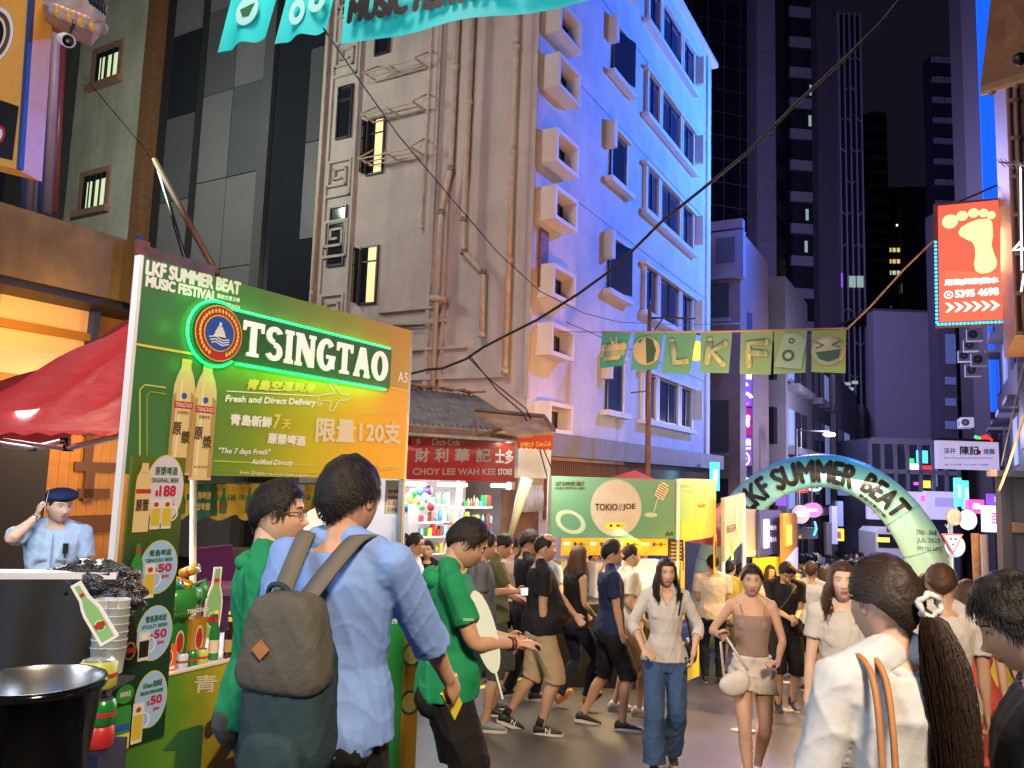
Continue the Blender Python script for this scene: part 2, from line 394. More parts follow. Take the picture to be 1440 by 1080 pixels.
# boxed windows
def boxed(x0, x1, z0, z1):
    w_ = MB(); t = .075; D = -.30
    w_.box(x0, x0+t, D, 0, z0, z1, 'white_trim'); w_.box(x1-t, x1, D, 0, z0, z1, 'white_trim')
    w_.box(x0+t, x1-t, D, 0, z0, z0+t, 'white_trim'); w_.box(x0+t, x1-t, D, 0, z1-t, z1, 'white_trim')
    f_ = w_.build('boxed_window', wb)
    fr = MB(); a, b = x0+.28, x1-.12; c, d_ = z0+t+.01, z1-t-.05
    fr.box(a, b, -.05, 0.0, c, c+.025, 'frame_dark'); fr.box(a, b, -.05, 0, d_-.025, d_, 'frame_dark')
    fr.box(a, a+.025, -.05, 0, c+.025, d_-.025, 'frame_dark'); fr.box(b-.025, b, -.05, 0, c+.025, d_-.025, 'frame_dark'); fr.build('sash', f_)
    p = MB(); p.box(a+.025, b-.025, -.02, 0, c+.025, d_-.025, 'glass_blue'); p.build('pane', f_)
for (z0, z1) in [(2.45, 2.98), (3.77, 4.33), (4.77, 5.36), (6.15, 6.76), (7.18, 7.80), (8.56, 9.2), (9.6, 10.22), (11.0, 11.62), (12.2, 12.82)]:
    boxed(11.72, 12.66, z0, z1)
lv = [3.1, 5.6, 8.0, 10.35, 12.7]
for k, z in enumerate(lv):
    w_ = MB(); w_.box(14.6, 15.95, -.18, 0, z-.12, z-.01, 'white_trim'); fr = w_.build('window', wb)
    fi = MB(); fi.box(14.62, 14.76, -.2, 0, z+.62, z+1.22, 'white_trim'); fi.box(14.76, 15.85, -.12, 0, z+1.12, z+1.2, 'white_trim'); fi.build('fin', fr)
    g = MB(); g.box(14.88, 15.74, -.02, 0, z+.0, z+1.1, 'glass_blue'); g.build('pane', fr)
    g = MB(); g.box(14.82, 14.88, -.05, 0, z, z+1.12, 'frame_dark'); g.box(15.74, 15.80, -.05, 0, z, z+1.12, 'frame_white'); g.build('frame_bar', fr)
    if k in (1, 3):
        M = Matrix.Translation((14.9, -.02, z+.02)) @ Matrix.Rotation(R(-14), 4, 'Z'); g = MB(); g.box(0, .8, -.02, .0, 0, 1.05, 'glass_blue', M); g.build('casement', fr)
    w_ = MB(); w_.box(16.75, 20.95, -.16, 0, z-.14, z-.02, 'white_trim'); w_.box(16.75, 21.05, -.14, 0, z+1.06, z+1.14, 'white_trim'); w_.box(20.92, 21.05, -.3, 0, z+.25, z+1.06, 'white_trim')
    fr = w_.build('window', wb)
    for (a, b) in ((17.0, 17.78), (18.02, 19.5), (19.78, 20.7)):
        g = MB(); g.box(a, b, -.03, 0, z, z+1.02, 'glass_blue'); g.build('pane', fr)
        g = MB(); g.box(a-.11, a, -.09, 0, z-.02, z+1.06, 'frame_white'); g.box(b, b+.11, -.09, 0, z-.02, z+1.06, 'frame_white')
        g.box(a, b, -.06, -.031, z, z+.03, 'frame_dark'); g.box(a, b, -.06, -.031, z+.99, z+1.02, 'frame_dark')
        m_ = (a+b)/2; g.box(m_-.02, m_+.02, -.06, -.031, z+.03, z+.99, 'frame_dark'); g.build('mullion', fr)
for z in (4.55, 6.98, 9.35, 11.7): MB().box(12.9, S1-.36, -.006, 0, z, z+.02, 'band_grey').build('joint_line', wb)
mb = MB(); mb.box(S0+.25, S0+.55, -.05, 0, 4.95, 6.0, 'rust'); mb.build('vent_grille', wb)
# side wall
sf = Face(S(S0, NF, 0), ND)            # local x = n - NF (negative to the left), -y towards the camera
sw = thing('stucco_building', 'weathered pink stucco gable wall with pipes and narrow windows behind the store', 'building', sf.M)
mb = MB(); mb.box(-5.0, -.001, .0, 4.5, -2.2, 15.0, 'side_wall'); mb.build('wall', sw)
def X(n): return n-NF
mb = MB()
for x, wd in ((-4.98, .1), (-4.05, .05), (-2.1, .07), (-1.75, .04), (-.03, .08)):
    mb.box(x, x+wd, -.07, -.001, 3.0, 15, 'side_trim')
for z, x0, x1, h in ((3.36, -3.2, -.45, .09), (4.40, -3.2, -1.66, .06), (4.66, -3.2, -1.85, .05), (3.9, -3.2, -1.2, .05)):
    mb.box(x0, x1, -.09, -.001, z, z+h, 'side_trim')
mb.build('moulding', sw)
# fret ornaments on the left pier
for zc in (4.6, 6.1, 7.35, 9.9, 11.2):
    x0 = -4.72; mb = MB()
    for (a, b, c, d_) in ((0, .5, 0, .05), (0, .05, 0, .5), (.45, .5, .0, .38), (.15, .5, .33, .38), (.15, .2, .14, .38), (.15, .36, .14, .19), (0, .62, .5, .55), (.0, .62, -.22, -.17), (.57, .62, -.22, .5)):
        mb.box(x0+a, x0+b, -.055, -.001, zc+c, zc+d_, 'side_trim')
    mb.build('fret_ornament', sw)
for k, (n0, n1, z0, z1, lit) in enumerate([(-10.70, -10.38, 8.37, 9.43, 0), (-10.74, -10.36, 5.74, 6.90, 0), (-9.86, -9.5, 7.48, 8.56, 1), (-9.88, -9.5, 4.9, 5.98, 1), (-9.8, -9.5, 9.95, 10.7, 0), (-10.7, -10.36, 11.0, 12.1, 0)]):
    a, b = X(n0), X(n1); g = MB(); t = .035
    g.box(a-t, a, -.05, 0, z0-t, z1+t, 'frame_dark'); g.box(b, b+t, -.05, 0, z0-t, z1+t, 'frame_dark'); g.box(a, b, -.05, 0, z0-t, z0, 'frame_dark'); g.box(a, b, -.05, 0, z1, z1+t, 'frame_dark')
    g.box(a, b, -.045, -.005, (z0+z1)/2+.25, (z0+z1)/2+.28, 'frame_dark')
    fr = g.build('window', sw); g = MB()
    if lit:
        m_ = a+(b-a)*.45; g.box(a, m_, -.025, 0, z0, z1, 'glass_dark'); g.box(m_, b, -.03, 0, z0, z1, 'lit_warm')
    else: g.box(a, b, -.02, 0, z0, z1, 'glass_dark')
    g.build('pane', fr)
    if lit:
        g = MB(); g.box(0, .13, -.02, 0, z0, z1, 'glass_dark', Matrix.Translation((a-.04, -.05, 0)) @ Matrix.Rotation(R(-100), 4, 'Z')); g.build('casement', fr)
# pipes
def pipe(pts, r_, name='drain_pipe', collars=True):
    mb = MB(); mb.tube([(X(n), -.12-r_, z) for (n, z) in pts], r_, 'pipe_paint', 10)
    if collars:
        for (a, b) in zip(pts[:-1], pts[1:]):
            L = math.hypot(a[0]-b[0], a[1]-b[1]); k = max(1, int(L/1.9))
            for i in range(k+1):
                t = i/max(1, k); n_, z_ = a[0]+(b[0]-a[0])*t, a[1]+(b[1]-a[1])*t
                mb.tube([(X(n_), -.12-r_, z_-.045), (X(n_), -.12-r_, z_+.045)], r_*1.32, 'pipe_paint', 10)
    mb.build(name, sw)
pipe([(-6.48, 15), (-6.5, 3.45)], .05); pipe([(-7.42, 15), (-7.45, 6.2), (-7.42, 5.6), (-7.0, 5.2), (-6.98, 4.1)], .05)
pipe([(-7.75, 15), (-7.78, 7.2), (-7.95, 6.4), (-7.97, 3.05)], .048); pipe([(-8.35, 15), (-8.38, 6.2)], .022)
pipe([(-8.0, 4.8), (-7.82, 4.78)], .07); pipe([(-10.98, 15), (-11.0, 3.2)], .022); pipe([(-9.2, 4.42), (-8.0, 4.36), (-7.96, 6.0)], .02, collars=False)
pipe([(-8.6, 3.28), (-8.15, 3.2), (-8.05, 3.05)], .05)
# air-conditioner racks
for z, k in ((9.35, 0), (8.5, 1), (7.62, 2)):
    mb = MB(); x0, x1 = X(-9.75), X(-8.5)
    for y in (-.08, -.25, -.42): mb.box(x0, x1, y-.02, y, z-.02, z, 'pipe_paint')
    for x in (x0, x1-.03, (x0+x1)/2): mb.box(x, x+.03, -.45, 0, z, z+.03, 'pipe_paint')
    mb.tube([(x0+.015, -.43, z+.02), (x0+.015, -.02, z+.34)], .015, 'pipe_paint', 6); mb.tube([(x1-.015, -.43, z+.02), (x1-.015, -.02, z+.34)], .015, 'pipe_paint', 6)
    mb.build('rack', sw)

# ================================================================== DARK PANEL BUILDING
pf = Face(S(12.0, 0, 0), ND)
db = thing('panel_building', 'tall dark building clad in grey metal panels behind the stall', 'building', pf.M)
mb = MB(); mb.box(-17.3, -11.3, .03, 6, -2, 26, 'panel_dark'); mb.build('wall', db)
def panel(x0, x1, z0, z1, m, y=-.03):
    me = MB().box(x0+.012, x1-.012, y, .028, z0+.012, z1-.012, m); me.build('panel', db)
zs = [-.6+i*2.18+.25 for i in range(12)]
for i, z in enumerate(zs):
    panel(-16.9, -15.85, z-.3, z+1.88, ['panel_mid', 'panel_light', 'panel_dark'][(i*2+1) % 3])
    panel(-15.6, -14.55, z, z+2.18, ['panel_light', 'panel_light', 'panel_mid'][i % 3])
    panel(-14.55, -13.5, z, z+2.18, ['panel_light', 'panel_mid', 'panel_light'][i % 3])
    panel(-12.15, -11.4, z+.4, z+2.58, ['panel_light', 'panel_mid', 'panel_dark'][i % 3], .0)
mb = MB(); mb.box(-15.85, -15.62, -.02, .02, -1, 26, 'frame_dark'); mb.box(-13.5, -13.2, -.1, .02, -1, 26, 'panel_mid'); mb.build('channel', db)
# ================================================================== OFF-WHITE BUILDING
ow = thing('offwhite_building', 'pale rendered building with two brown framed lit windows', 'building', pf.M)
mb = MB(); mb.box(-20.55, -17.65, -.25, 6, -2, 24, 'offwhite_wall'); mb.box(-17.65, -17.3, -.3, 5, -2, 24, 'rust'); mb.build('wall', ow)
for z in (7.45, 9.2+.35+.0+2.0-.0, 15.6):
    pass
for (x0, x1, z0, z1) in [(-19.72, -18.72, 11.66, 12.55), (-19.75, -18.75, 8.18, 9.12), (-19.7, -18.7, 15.3, 16.2)]:
    g = MB(); t = .14; Y = -.25
    g.box(x0-t, x0, Y-.06, Y, z0, z1+t, 'sill_brown'); g.box(x1, x1+t, Y-.06, Y, z0, z1+t, 'sill_brown'); g.box(x0, x1, Y-.06, Y, z1, z1+t, 'sill_brown'); g.box(x0-t-.08, x1+t+.08, Y-.16, Y, z0-.16, z0, 'sill_brown')
    fr = g.build('window', ow)
    g = MB(); g.box(x0, x1, Y-.012, Y, z0, z1, 'dark'); 
    for k in range(3): a = x0+.16+k*.29; g.box(a, a+.2, Y-.02, Y-.012, z0+.05, z1-.16, 'lit_green')
    g.build('pane', fr)
    g = MB()
    for k in range(5): a = x0+.02+k*.24; g.box(a, a+.035, Y-.05, Y-.025, z0, z1, 'frame_dark')
    g.build('window_bar', fr)
gb = thing('grey_back_building', 'plain grey building seen through the gap at far left', 'building', pf.M)
mb = MB(); mb.box(-26, -20.6, .9, 6, -2, 24, 'grey_wall'); mb.build('wall', gb)
mb = MB(); mb.tube([(-21.0, .8, 10.5), (-21.0, .8, 12.4), (-20.8, .8, 12.6)], .05, 'frame_dark', 6); mb.build('lamp_bracket', gb)
# struts rising behind the board
mb = MB(); mb.tube([W(217, 225, 12.6), W(305, 385, 11.0)], .05, 'rust', 6); mb.tube([W(222, 235, 12.5), W(262, 370, 11.2)], .035, 'frame_dark', 6)
mb.build('steel_stay', label='pair of long rusty steel stays leaning in front of the dark panels', cat='stay')

# ================================================================== LEFT BUILDING (amber shopfront)
lf = Face(S(0, -7.43, 0), UD)
lb = thing('corner_building', 'corner building with brown fascia and amber timber shopfront at left', 'building', lf.M)
mb = MB(); mb.box(-4, 6.05, 0, 3, 3.38, 4.03, 'fascia'); mb.box(-4, 6.02, .02, 3, 3.3, 3.379, 'dark'); mb.build('fascia', lb)
mb = MB(); mb.box(5.02, 5.09, -.05, 0, 3.3, 4.1, 'pillar_blue'); mb.box(4.98, 5.13, -.09, -.05, 3.35, 4.05, 'rust') ; mb.build('conduit', lb)
mb = MB(); mb.box(-4, 6.0, .6, 3, -1, 3.3, 'wood_orange'); mb.build('timber_wall', lb)
mb = MB(); mb.box(-4, 4.43, .15, .6, -1, 2.35, 'dark'); mb.build('dark_doorway', lb)
mat('amber_glow', (0.95, 0.6, 0.25), 0.5, emit=0.34, ecol=(1.0, 0.46, 0.16), var=0.0)
mat('amber_beam', (0.55, 0.25, 0.03), 0.5)
for (a, b, c, d_) in ((2.4, 3.9, 2.55, 2.98), (4.02, 4.88, 2.55, 2.98), (4.98, 5.9, 2.5, 2.98), (2.4, 3.9, 3.06, 3.3), (4.02, 4.9, 3.06, 3.3)):
    mb = MB(); mb.box(a, b, .5, .599, c, d_, 'amber_glow'); mb.build('light_panel', lb)
mb = MB(); mb.box(-4, 6, .42, .5, 2.98, 3.06, 'amber_beam'); mb.box(-4, 6, .42, .5, 2.44, 2.54, 'amber_beam'); mb.box(4.9, 4.97, .40, .5, 2.3, 3.3, 'pillar_blue'); mb.build('beam', lb)
# planks of the timber wall (behind the officer)
pk = MB().box(0, .108, .560, .6, 0, 2.9, 'wood_orange').mesh('plank')
for k in range(14): inst(pk, 'plank', lb, loc=(4.44+k*.112, 0, -.6))
mb = MB()   # brown cut-out characters
for (a, b, c, d_) in ((4.93, 5.4, 1.62, 1.72), (5.02, 5.12, 1.72, 2.02), (4.98, 5.25, 2.0, 2.12), (5.05, 5.16, 1.3, 1.62), (4.9, 5.4, .98, 1.16), (5.0, 5.35, 1.34, 1.44)): mb.box(a, b, .535, .56, c, d_, 'brown')
mb.build('cut_out_character', lb)
lamp('AREA', 'shopfront_downlight', S(4.6, -7.0, 2.35), 26, (1.0, 0.62, 0.25), S(4.9, -7.7, 1.0), .8)
lamp('AREA', 'shopfront_cove_light', S(4.0, -7.1, 2.9), 9, (1.0, 0.5, 0.12), S(4.5, -8, 3.1), .5)
# upper storey things at top left
mb = MB()
for k, (px, m_) in enumerate([(47, 'pillar_blue'), (56, 'pillar_mauve'), (66, 'pillar_mauve'), (72, 'pillar_blue'), (80, 'pillar_mauve')]):
    a = W(px+4, -60, 8.2); b = W(px-14, 300, 8.2); mb.tube([a, b], .05, m_, 8)
mb.build('pilaster', label='ribbed mauve and blue pilaster above the brown fascia at left', cat='pilaster')
mb = MB()
for px in (82, 90): mb.tube([W(px-2, 60, 9.5), W(px-14, 300, 9.5)], .045, 'pipe_red', 8)
mb.build('red_pipe', label='pair of dark red drain pipes beside the mauve pilaster', cat='pipe')
ps = thing('poster_sign', 'tall orange poster box with round emblem at top left corner', 'sign', Face(W(0, 100, 5.6), (1, -.15, 0)).M)
pf2 = Face(W(0, 100, 5.6), (1, -.15, 0))
mat('poster_orange', (0.50, 0.24, 0.05), 0.4, emit=0.2, ecol=(1.0, .42, .08), var=0.15, vscale=12)
q = [pf2.at(*p) for p in ((-60, -40), (42, -25), (24, 238), (-60, 218))]
mb = MB(); mb.prism(q, 0, .25, 'poster_orange'); mb.prism([(q[1][0]+.001, q[1][1]), (q[1][0]+.03, q[1][1]), (q[2][0]+.03, q[2][1]), (q[2][0]+.001, q[2][1])], -.01, .03, 'pillar_blue'); mb.build('poster_box', ps)
c = pf2.at(-10, 50); mb = MB(); mb.disc(c[0], c[1], .175, .23, -.004, 'white'); mb.disc(c[0], c[1], .15, .2, -.007, 'brown'); mb.disc(c[0], c[1], .12, .16, -.01, 'cream'); mb.disc(c[0], c[1], .10, .14, -.013, 'black'); mb.build('emblem', ps)
mb = MB(); q = [pf2.at(*p) for p in ((-60, 120), (27, 150), (18, 226), (-60, 208))]; mb.flat(q, -.005, 'black'); c = pf2.at(0, 190); mb.disc(c[0], c[1], .05, .07, -.008, 'red'); mb.disc(c[0], c[1], .03, .045, -.011, 'white'); mb.build('lower_print', ps)
sg = thing('roof_hood', 'pale stained awning box with grille above the security camera', 'awning', Matrix.Identity(4))
mat('hood_paint', (0.55, 0.40, 0.33), 0.5, var=0.4, vscale=5)
mb = MB(); P = [W(60, -30, 5.2), W(150, -30, 5.0), W(152, 8, 5.0), W(132, 32, 5.0), W(60, 5, 5.2)]; Q = [p+Vector((-.50, .85, .30)) for p in P]
mb.add(P+Q, [(0,1,2,3,4), (9,8,7,6,5), (0,5,6,1), (1,6,7,2), (2,7,8,3), (3,8,9,4), (4,9,5,0)], 'hood_paint'); mb.build('hood_body', sg)
mb = MB()
for k in range(6): mb.tube([W(112+k*6, -30+2*k, 4.98), W(128+k*4, 6+k*3, 4.98)], .008, 'frame_dark', 5)
mb.build('grille', sg)
mb = MB()
for k in range(9): mb.ell(W(78+k*8, 14+k*3.2, 5.05), (.05, .05, .045), 'poster_orange' if k % 2 else 'hood_paint', 8, 5)
mb.build('foam_sealant', sg)
cc = thing('security_camera', 'white bullet security camera under the awning box at top left', 'camera', Matrix.Translation(W(95, 57, 4.9)))
d = (CP-W(95, 57, 4.9)).normalized(); M = Vector(d+Vector((.25, 0, -.1))).to_track_quat('Z', 'Y').to_matrix().to_4x4()
mb = MB(); mb.lathe([(0, -.16), (.036, -.16), (.042, -.1), (.043, .02), (.045, .03), (.036, .032), (.036, .02)], 'white', 20, M); mb.build('camera_body', cc)
mb = MB(); mb.lathe([(.036, .02), (.02, .015), (.0, .015)], 'black', 20, M); mb.lathe([(.014, .019), (.008, .021), (0, .021)], 'steel', 12, M); mb.build('lens', cc)
mb = MB(); mb.tube([M @ Vector((0, 0, -.08)), Vector((0.01, 0.03, .12)), Vector((0.0, .05, .17))], .012, 'frame_dark', 6); mb.build('mount', cc)

# road wear: manhole cover, drain, patches
for k, (s_, n_, w_, h_) in enumerate([(5.2, -1.3, 1.3, .8), (7.4, -.8, .9, 1.6), (9.0, -2.6, 1.2, .9), (3.6, -.9, .7, 1.1)]):
    mat('asphalt_patch', (.034, .032, .034), .5, bump=.4, bscale=150, var=.3, dist=.004); mb = MB(); nn_ = 6; vs = []
    for i in range(nn_+1):
        for j in (0, 1): a = s_+h_*i/nn_; vs.append(S(a, n_+j*w_+.04*math.sin(i*2.3+j), ground(a)+.004))
    mb.add(vs, [(2*i, 2*i+1, 2*i+3, 2*i+2) for i in range(nn_)], 'asphalt_patch'); mb.build('road_patch', kind='structure')
# ================================================================== FAR TOWERS AND RIGHT SIDE
mat('far_glass', (0.010, 0.012, 0.022), 0.25); mat('far_frame', (0.11, 0.11, 0.16), 0.5)
mat('stone_purple', (0.30, 0.28, 0.36), 0.7, var=0.15, vscale=.4); mat('far_dark', (0.07, 0.06, 0.075), 0.7); mat('far_spandrel', (0.22, 0.21, 0.25), 0.7)
mat('far_grey', (0.24, 0.24, 0.31), 0.8, var=0.08, vscale=.3)
mat('lavender', (0.21, 0.20, 0.25), 0.7, var=0.15, vscale=1); mat('lavender_dark', (0.08, 0.075, 0.10), 0.7, var=.2)
mat('brown_stone', (0.20, 0.14, 0.15), 0.6, var=0.2)
def emi(key, c, e, var=0.0): return mat(key, c, 0.5, emit=e, ecol=c, var=0)
mat('slab_brown', (.035, .03, .035), .7); emi('blue_curtain', (0.01, 0.12, 0.95), 1.1); emi('e_white', (0.9, 0.95, 1.0), 1.6); emi('e_yellow', (1.0, 0.62, 0.08), 1.4); emi('e_red', (1.0, 0.04, 0.03), 1.3)
emi('e_pink', (1.0, 0.12, 0.55), 1.2); emi('e_purple', (0.30, 0.10, 0.75), 0.8); emi('e_cyan', (0.1, 0.75, 1.0), 1.6); emi('e_green', (0.05, 0.9, 0.2), 1.5)
emi('e_dimgreen', (0.55, 0.75, 0.55), 0.35); emi('e_dimred', (0.6, 0.05, 0.06), 0.28); emi('e_dimblue', (0.22, 0.30, 0.60), 0.45); emi('e_lav', (0.42, 0.40, 0.85), 0.55); emi('e_star', (1, .9, .75), 2.2)
emi('e_magenta', (0.55, 0.02, 0.25), 0.7); emi('e_lilac', (0.60, 0.55, 0.90), 0.65)
def tower(label, px0, px1, pyt, d, head, back=20, m='far_dark', name='tower', cat='tower', zb=-12, pyref=400):
    a = Vector((math.sin(R(head)), math.cos(R(head)), 0)); f = Face(W(px0, pyref, d)*1.0, a); f.O.z = 0; f.M[2][3] = 0
    x1 = f.at(px1, pyref)[0]; zt = f.at(px0, pyt)[1]
    t = thing(name, label, cat, f.M); mb = MB(); mb.box(0, x1, 0, back if px0 < 1110 else 0.9, zb, zt, m); mb.build('wall', t)
    return t, f, x1, zt
t, f, x1, zt = tower('dark glass curtain wall tower beside the blue lit building', 960, 1064, -40, 60, 73, m='far_frame')
pz = f.at(1030, 104)[1]-f.at(1030, 136)[1]; pw = f.at(1042, 200)[0]-f.at(1019, 200)[0]
pm = MB().box(.05, pw-.05, -.06, 0, .05, pz-.05, 'far_glass').mesh('pane')
z = -2
while z < zt-1:
    for k in range(5): inst(pm, 'pane', t, loc=(x1-(k+1)*pw, 0, z))
    z += pz
t, f, x1, zt = tower('slim pale stone pier at the corner of the glass tower', 1065, 1092, -40, 60, 80, 14, 'stone_purple')
pz2 = f.at(1070, 100)[1]-f.at(1070, 129)[1]
sm = MB().box(.08, x1-.08, -.08, 0, .05, pz2-.05, 'stone_purple').mesh('stone_block'); z = 3.0
while z < zt: inst(sm, 'stone_block', t, loc=(0, 0, z)); z += pz2
# slanted bands on the return face
t, f, x1, zt = tower('return side of the stone tower with slanting window bands', 1092.5, 1113, -60, 60.5, 33, 8, 'lavender_dark')
bm_ = MB().box(.1, x1-.1, -.05, 0, 0, pz2*.85, 'far_glass').mesh('window'); z = 6.0
while z < zt: inst(bm_, 'window', t, loc=(0, 0, z)); z += pz2*1.75
t, f, x1, zt = tower('office tower with pale spandrel bands and a few lit rooms', 1113.5, 1152, -60, 56, 84, 14, 'far_glass')
sp = f.at(1120, 200)[1]-f.at(1120, 244)[1]; z = f.at(1120, 420)[1]-sp*4
bm_ = MB().box(-.1, x1+.1, -.25, 0, 0, sp*.3, 'far_spandrel').mesh('spandrel'); k = 0
while z < zt:
    inst(bm_, 'spandrel', t, loc=(0, 0, z)); mb = MB(); mb.box(.1, x1*.5, -.03, 0, z+sp*.32, z+sp*.98, 'panel_dark'); mb.box(x1*.5+.06, x1-.1, -.03, 0, z+sp*.32, z+sp*.98, 'panel_dark')
    mb.build('window', t)
    if k in (3, 5, 6, 9, 10): mb = MB(); mb.box(.5+.1*k % 1.2, .62+.1*k % 1.2+.1, -.05, -.03, z+sp*.45, z+sp*.8, 'e_dimgreen'); mb.build('lit_room', t)
    z += sp; k += 1
t, f, x1, zt = tower('plain dark brown slab tower behind the banner string', 1152.5, 1181, -60, 54, 86, 14, 'far_dark')
t, f, x1, zt = tower('dark tower with a tall steel lattice down its face', 1181.5, 1217, 19, 53, 88, 14, 'far_frame')
mb = MB(); mb.box(.06, x1-.06, -.02, 0, -8, zt-.1, 'far_glass'); mb.build('glass', t)
mb = MB()
for k in range(5):
    x = .1+(x1-.2)*k/4; mb.box(x-.045, x+.045, -.16, -.07, -6, zt, 'far_spandrel')
z = 2; k = 0
while z < zt-2:
    for c in range(4):
        xa = .1+(x1-.2)*c/4; xb = .1+(x1-.2)*(c+1)/4; up = (c+k) % 2
        if (c*2+k) % 3: mb.tube([(xa, -.1, z+(0.0 if up else .35)), (xb, -.1, z+(.35 if up else 0))], .035, 'far_spandrel', 4)
    z += 2.3; k += 1
mb.build('lattice', t)
mb = MB(); 
for (x, z) in [f.at(1192, 397), f.at(1203, 397)]: mb.box(x, x+.45, -.25, -.2, z-.4, z+.4, 'e_dimgreen')
for (x, z) in [f.at(1186, 540), f.at(1196, 538), f.at(1190, 547)]: mb.box(x, x+.4, -.25, -.2, z-.12, z+.1, 'e_dimgreen')
x, z = f.at(1181, 395); mb.box(x, x+.1, -.25, -.2, z-.5, z+.5, 'e_purple'); mb.build('lit_room', t)
t, f, x1, zt = tower('distant dim tower with round balconies', 1217, 1252, 160, 75, 90, 14, 'far_glass')
mb = MB()
for k in range(16):
    z = zt-.6-k*1.5; mb.lathe([(x1*.5, z), (x1*.5, z+.45)], 'far_frame', 24, Matrix.Translation((x1/2, .3, 0)))
mb.build('balcony', t)
t, f, x1, zt = tower('far dark office block with several lit floors and red light strip', 1219, 1274, 262, 85, 90, 14, 'far_glass')
mb = MB()
for py, h in ((352, 7), (368, 8), (384, 8)):
    for px in range(1225, 1266, 6): x, z = f.at(px, py); mb.box(x, x+.3, -.12, -.05, z-.2, z+.25, 'lit_warm' if py != 384 else 'lit_green')
for (px, py) in ((1225, 278), (1226, 320), (1227, 336), (1260, 317), (1227, 397), (1226, 412), (1240, 436), (1226, 300), (1250, 432), (1287, 268)): x, z = f.at(px, py); mb.box(x, x+.16, -.12, -.05, z-.1, z+.1, 'e_star')
for (px, py) in [(1226, 455+22*i) for i in range(8)]: x, z = f.at(px, py); mb.box(x, x+.2, -.12, -.05, z-.12, z+.12, 'lit_warm')
mb.build('lit_window', t); mb = MB(); x, z = f.at(1266, 290); mb.box(x, x+.5, -.3, -.1, -4, z, 'e_dimred'); x, z = f.at(1266, 400); mb.box(x, x+.5, -.33, -.31, z-1, z, 'e_dimgreen'); mb.build('light_strip', t)
t, f, x1, zt = tower('dark block left of the foot sign', 1274.5, 1318, 262, 80, 90, 14, 'panel_dark')
t, f, x1, zt = tower('banded dark tower rising behind the foot sign', 1318.5, 1356, 78, 45, 88, 12, 'far_glass')
sp = f.at(1330, 200)[1]-f.at(1330, 229)[1]; z = zt-.35
while z > -1:
    mb = MB(); mb.box(0.0, x1*.42, -.14, 0, z-.1, z+.22, 'far_frame'); mb.box(x1*.46, x1*.98, -.14, 0, z-.1, z+.22, 'far_frame'); mb.build('spandrel', t); z -= sp
t, f, x1, zt = tower('plain brown slab tower left of the blue light curtain', 1356.5, 1382, -60, 34, 86, 8, 'slab_brown', pyref=150)
t, f, x1, zt = tower('glowing blue glass curtain wall strip on the right', 1382.5, 1411, -60, 33, 80, .8, 'far_dark', name='blue_glass_wall', cat='glass wall', pyref=300)
for k in range(4): mb = MB(); mb.box(x1*k/4+.012, x1*(k+1)/4-.012, -.05, 0, 5.0 if k < 2 else 6.0, zt-.2, 'blue_curtain'); mb.build('pane', t)
mb = MB(); mb.tube([(x1*.1, -.1, 8), (x1*1.1, -.1, 13)], .03, 'dark', 5); mb.build('brace', t)
t, f, x1, zt = tower('lavender grey blank slab block below the foot sign', 1230, 1320, 437, 48, 90, 6, 'far_grey', name='slab_block', cat='building', pyref=550)
mb = MB(); mb.box(-.05, x1+.05, -.1, 6.1, zt, zt+.12, 'lavender_dark'); mb.build('parapet', t)
mat('blue_window', (0.16, 0.20, 0.36), 0.3, emit=.12, ecol=(.2, .3, .7))
t, f, x1, zt = tower('narrow dark block with stacked pale blue windows', 1321, 1346, 300, 42, 88, 6, 'lavender_dark', name='narrow_block', cat='building', pyref=550)
for (a, b) in ((470, 512), (530, 541), (560, 571), (592, 604), (620, 628)):
    x0, z1 = f.at(1329, a); x2, z0 = f.at(1344, b); mb = MB(); mb.box(x0, x2, -.06, 0, z0, z1, 'blue_window'); mb.build('window', t)

# ---- mid distance, left side of the street
def along(label, n, s0, s1, z0, zt, m, name='shop_building', depth=6, cat='building'):
    f = Face(S(0, n, 0), UD); t = thing(name, label, cat, f.M); MB().box(s0, s1, 0, depth, z0, zt, m).build('wall', t); return t, f
t, f = along('pinkish stone building with dark shop windows beside the led column', -5.6, 24.2, 28.5, -5, 9.6, 'brown_stone')
e = Face(S(24.2, -5.6, 0), ND)
for (za, zb) in ((.6, 1.8), (2.6, 4.2), (5.2, 6.0), (6.8, 7.9)):
    M = (t.matrix_world.inverted() if False else f.M.inverted()) @ e.M
    mb = MB(); mb.box(-2.0, -.35, -.06, 0, za, zb, 'glass_dark'); mb.build('window', t, M=M)
    mb = MB(); mb.box(-2.1, -.3, -.12, 0, za-.14, za-.01, 'lavender'); mb.build('ledge', t, M=M)
mb = MB(); mb.box(-2.4, 0.1, -.15, .2, 9.6, 9.9, 'brown_stone'); mb.box(-.95, .15, -.25, 0.1, 8.0, 9.5, 'lavender'); mb.box(-.7, -.1, -.28, -.25, 8.5, 9.3, 'lavender_dark'); mb.build('cornice', t, M=f.M.inverted() @ e.M)
lc = Face(W(1029, 560, 24.5), (math.sin(R(80)), math.cos(R(80)), 0))
def px_rect(fc, x0, y0, x1, y1): 
    a = fc.at(x0, y1); b = fc.at(x1, y0); return a[0], b[0], a[1], b[1]
tl = thing('led_column_sign', 'tall stacked led sign column with pink and purple adverts', 'sign', lc.M)
x0, x1, z0, z1 = px_rect(lc, 1029, 440, 1058, 655); MB().box(x0, x1, 0, .5, z0-4, z1, 'lavender_dark').build('housing', tl)
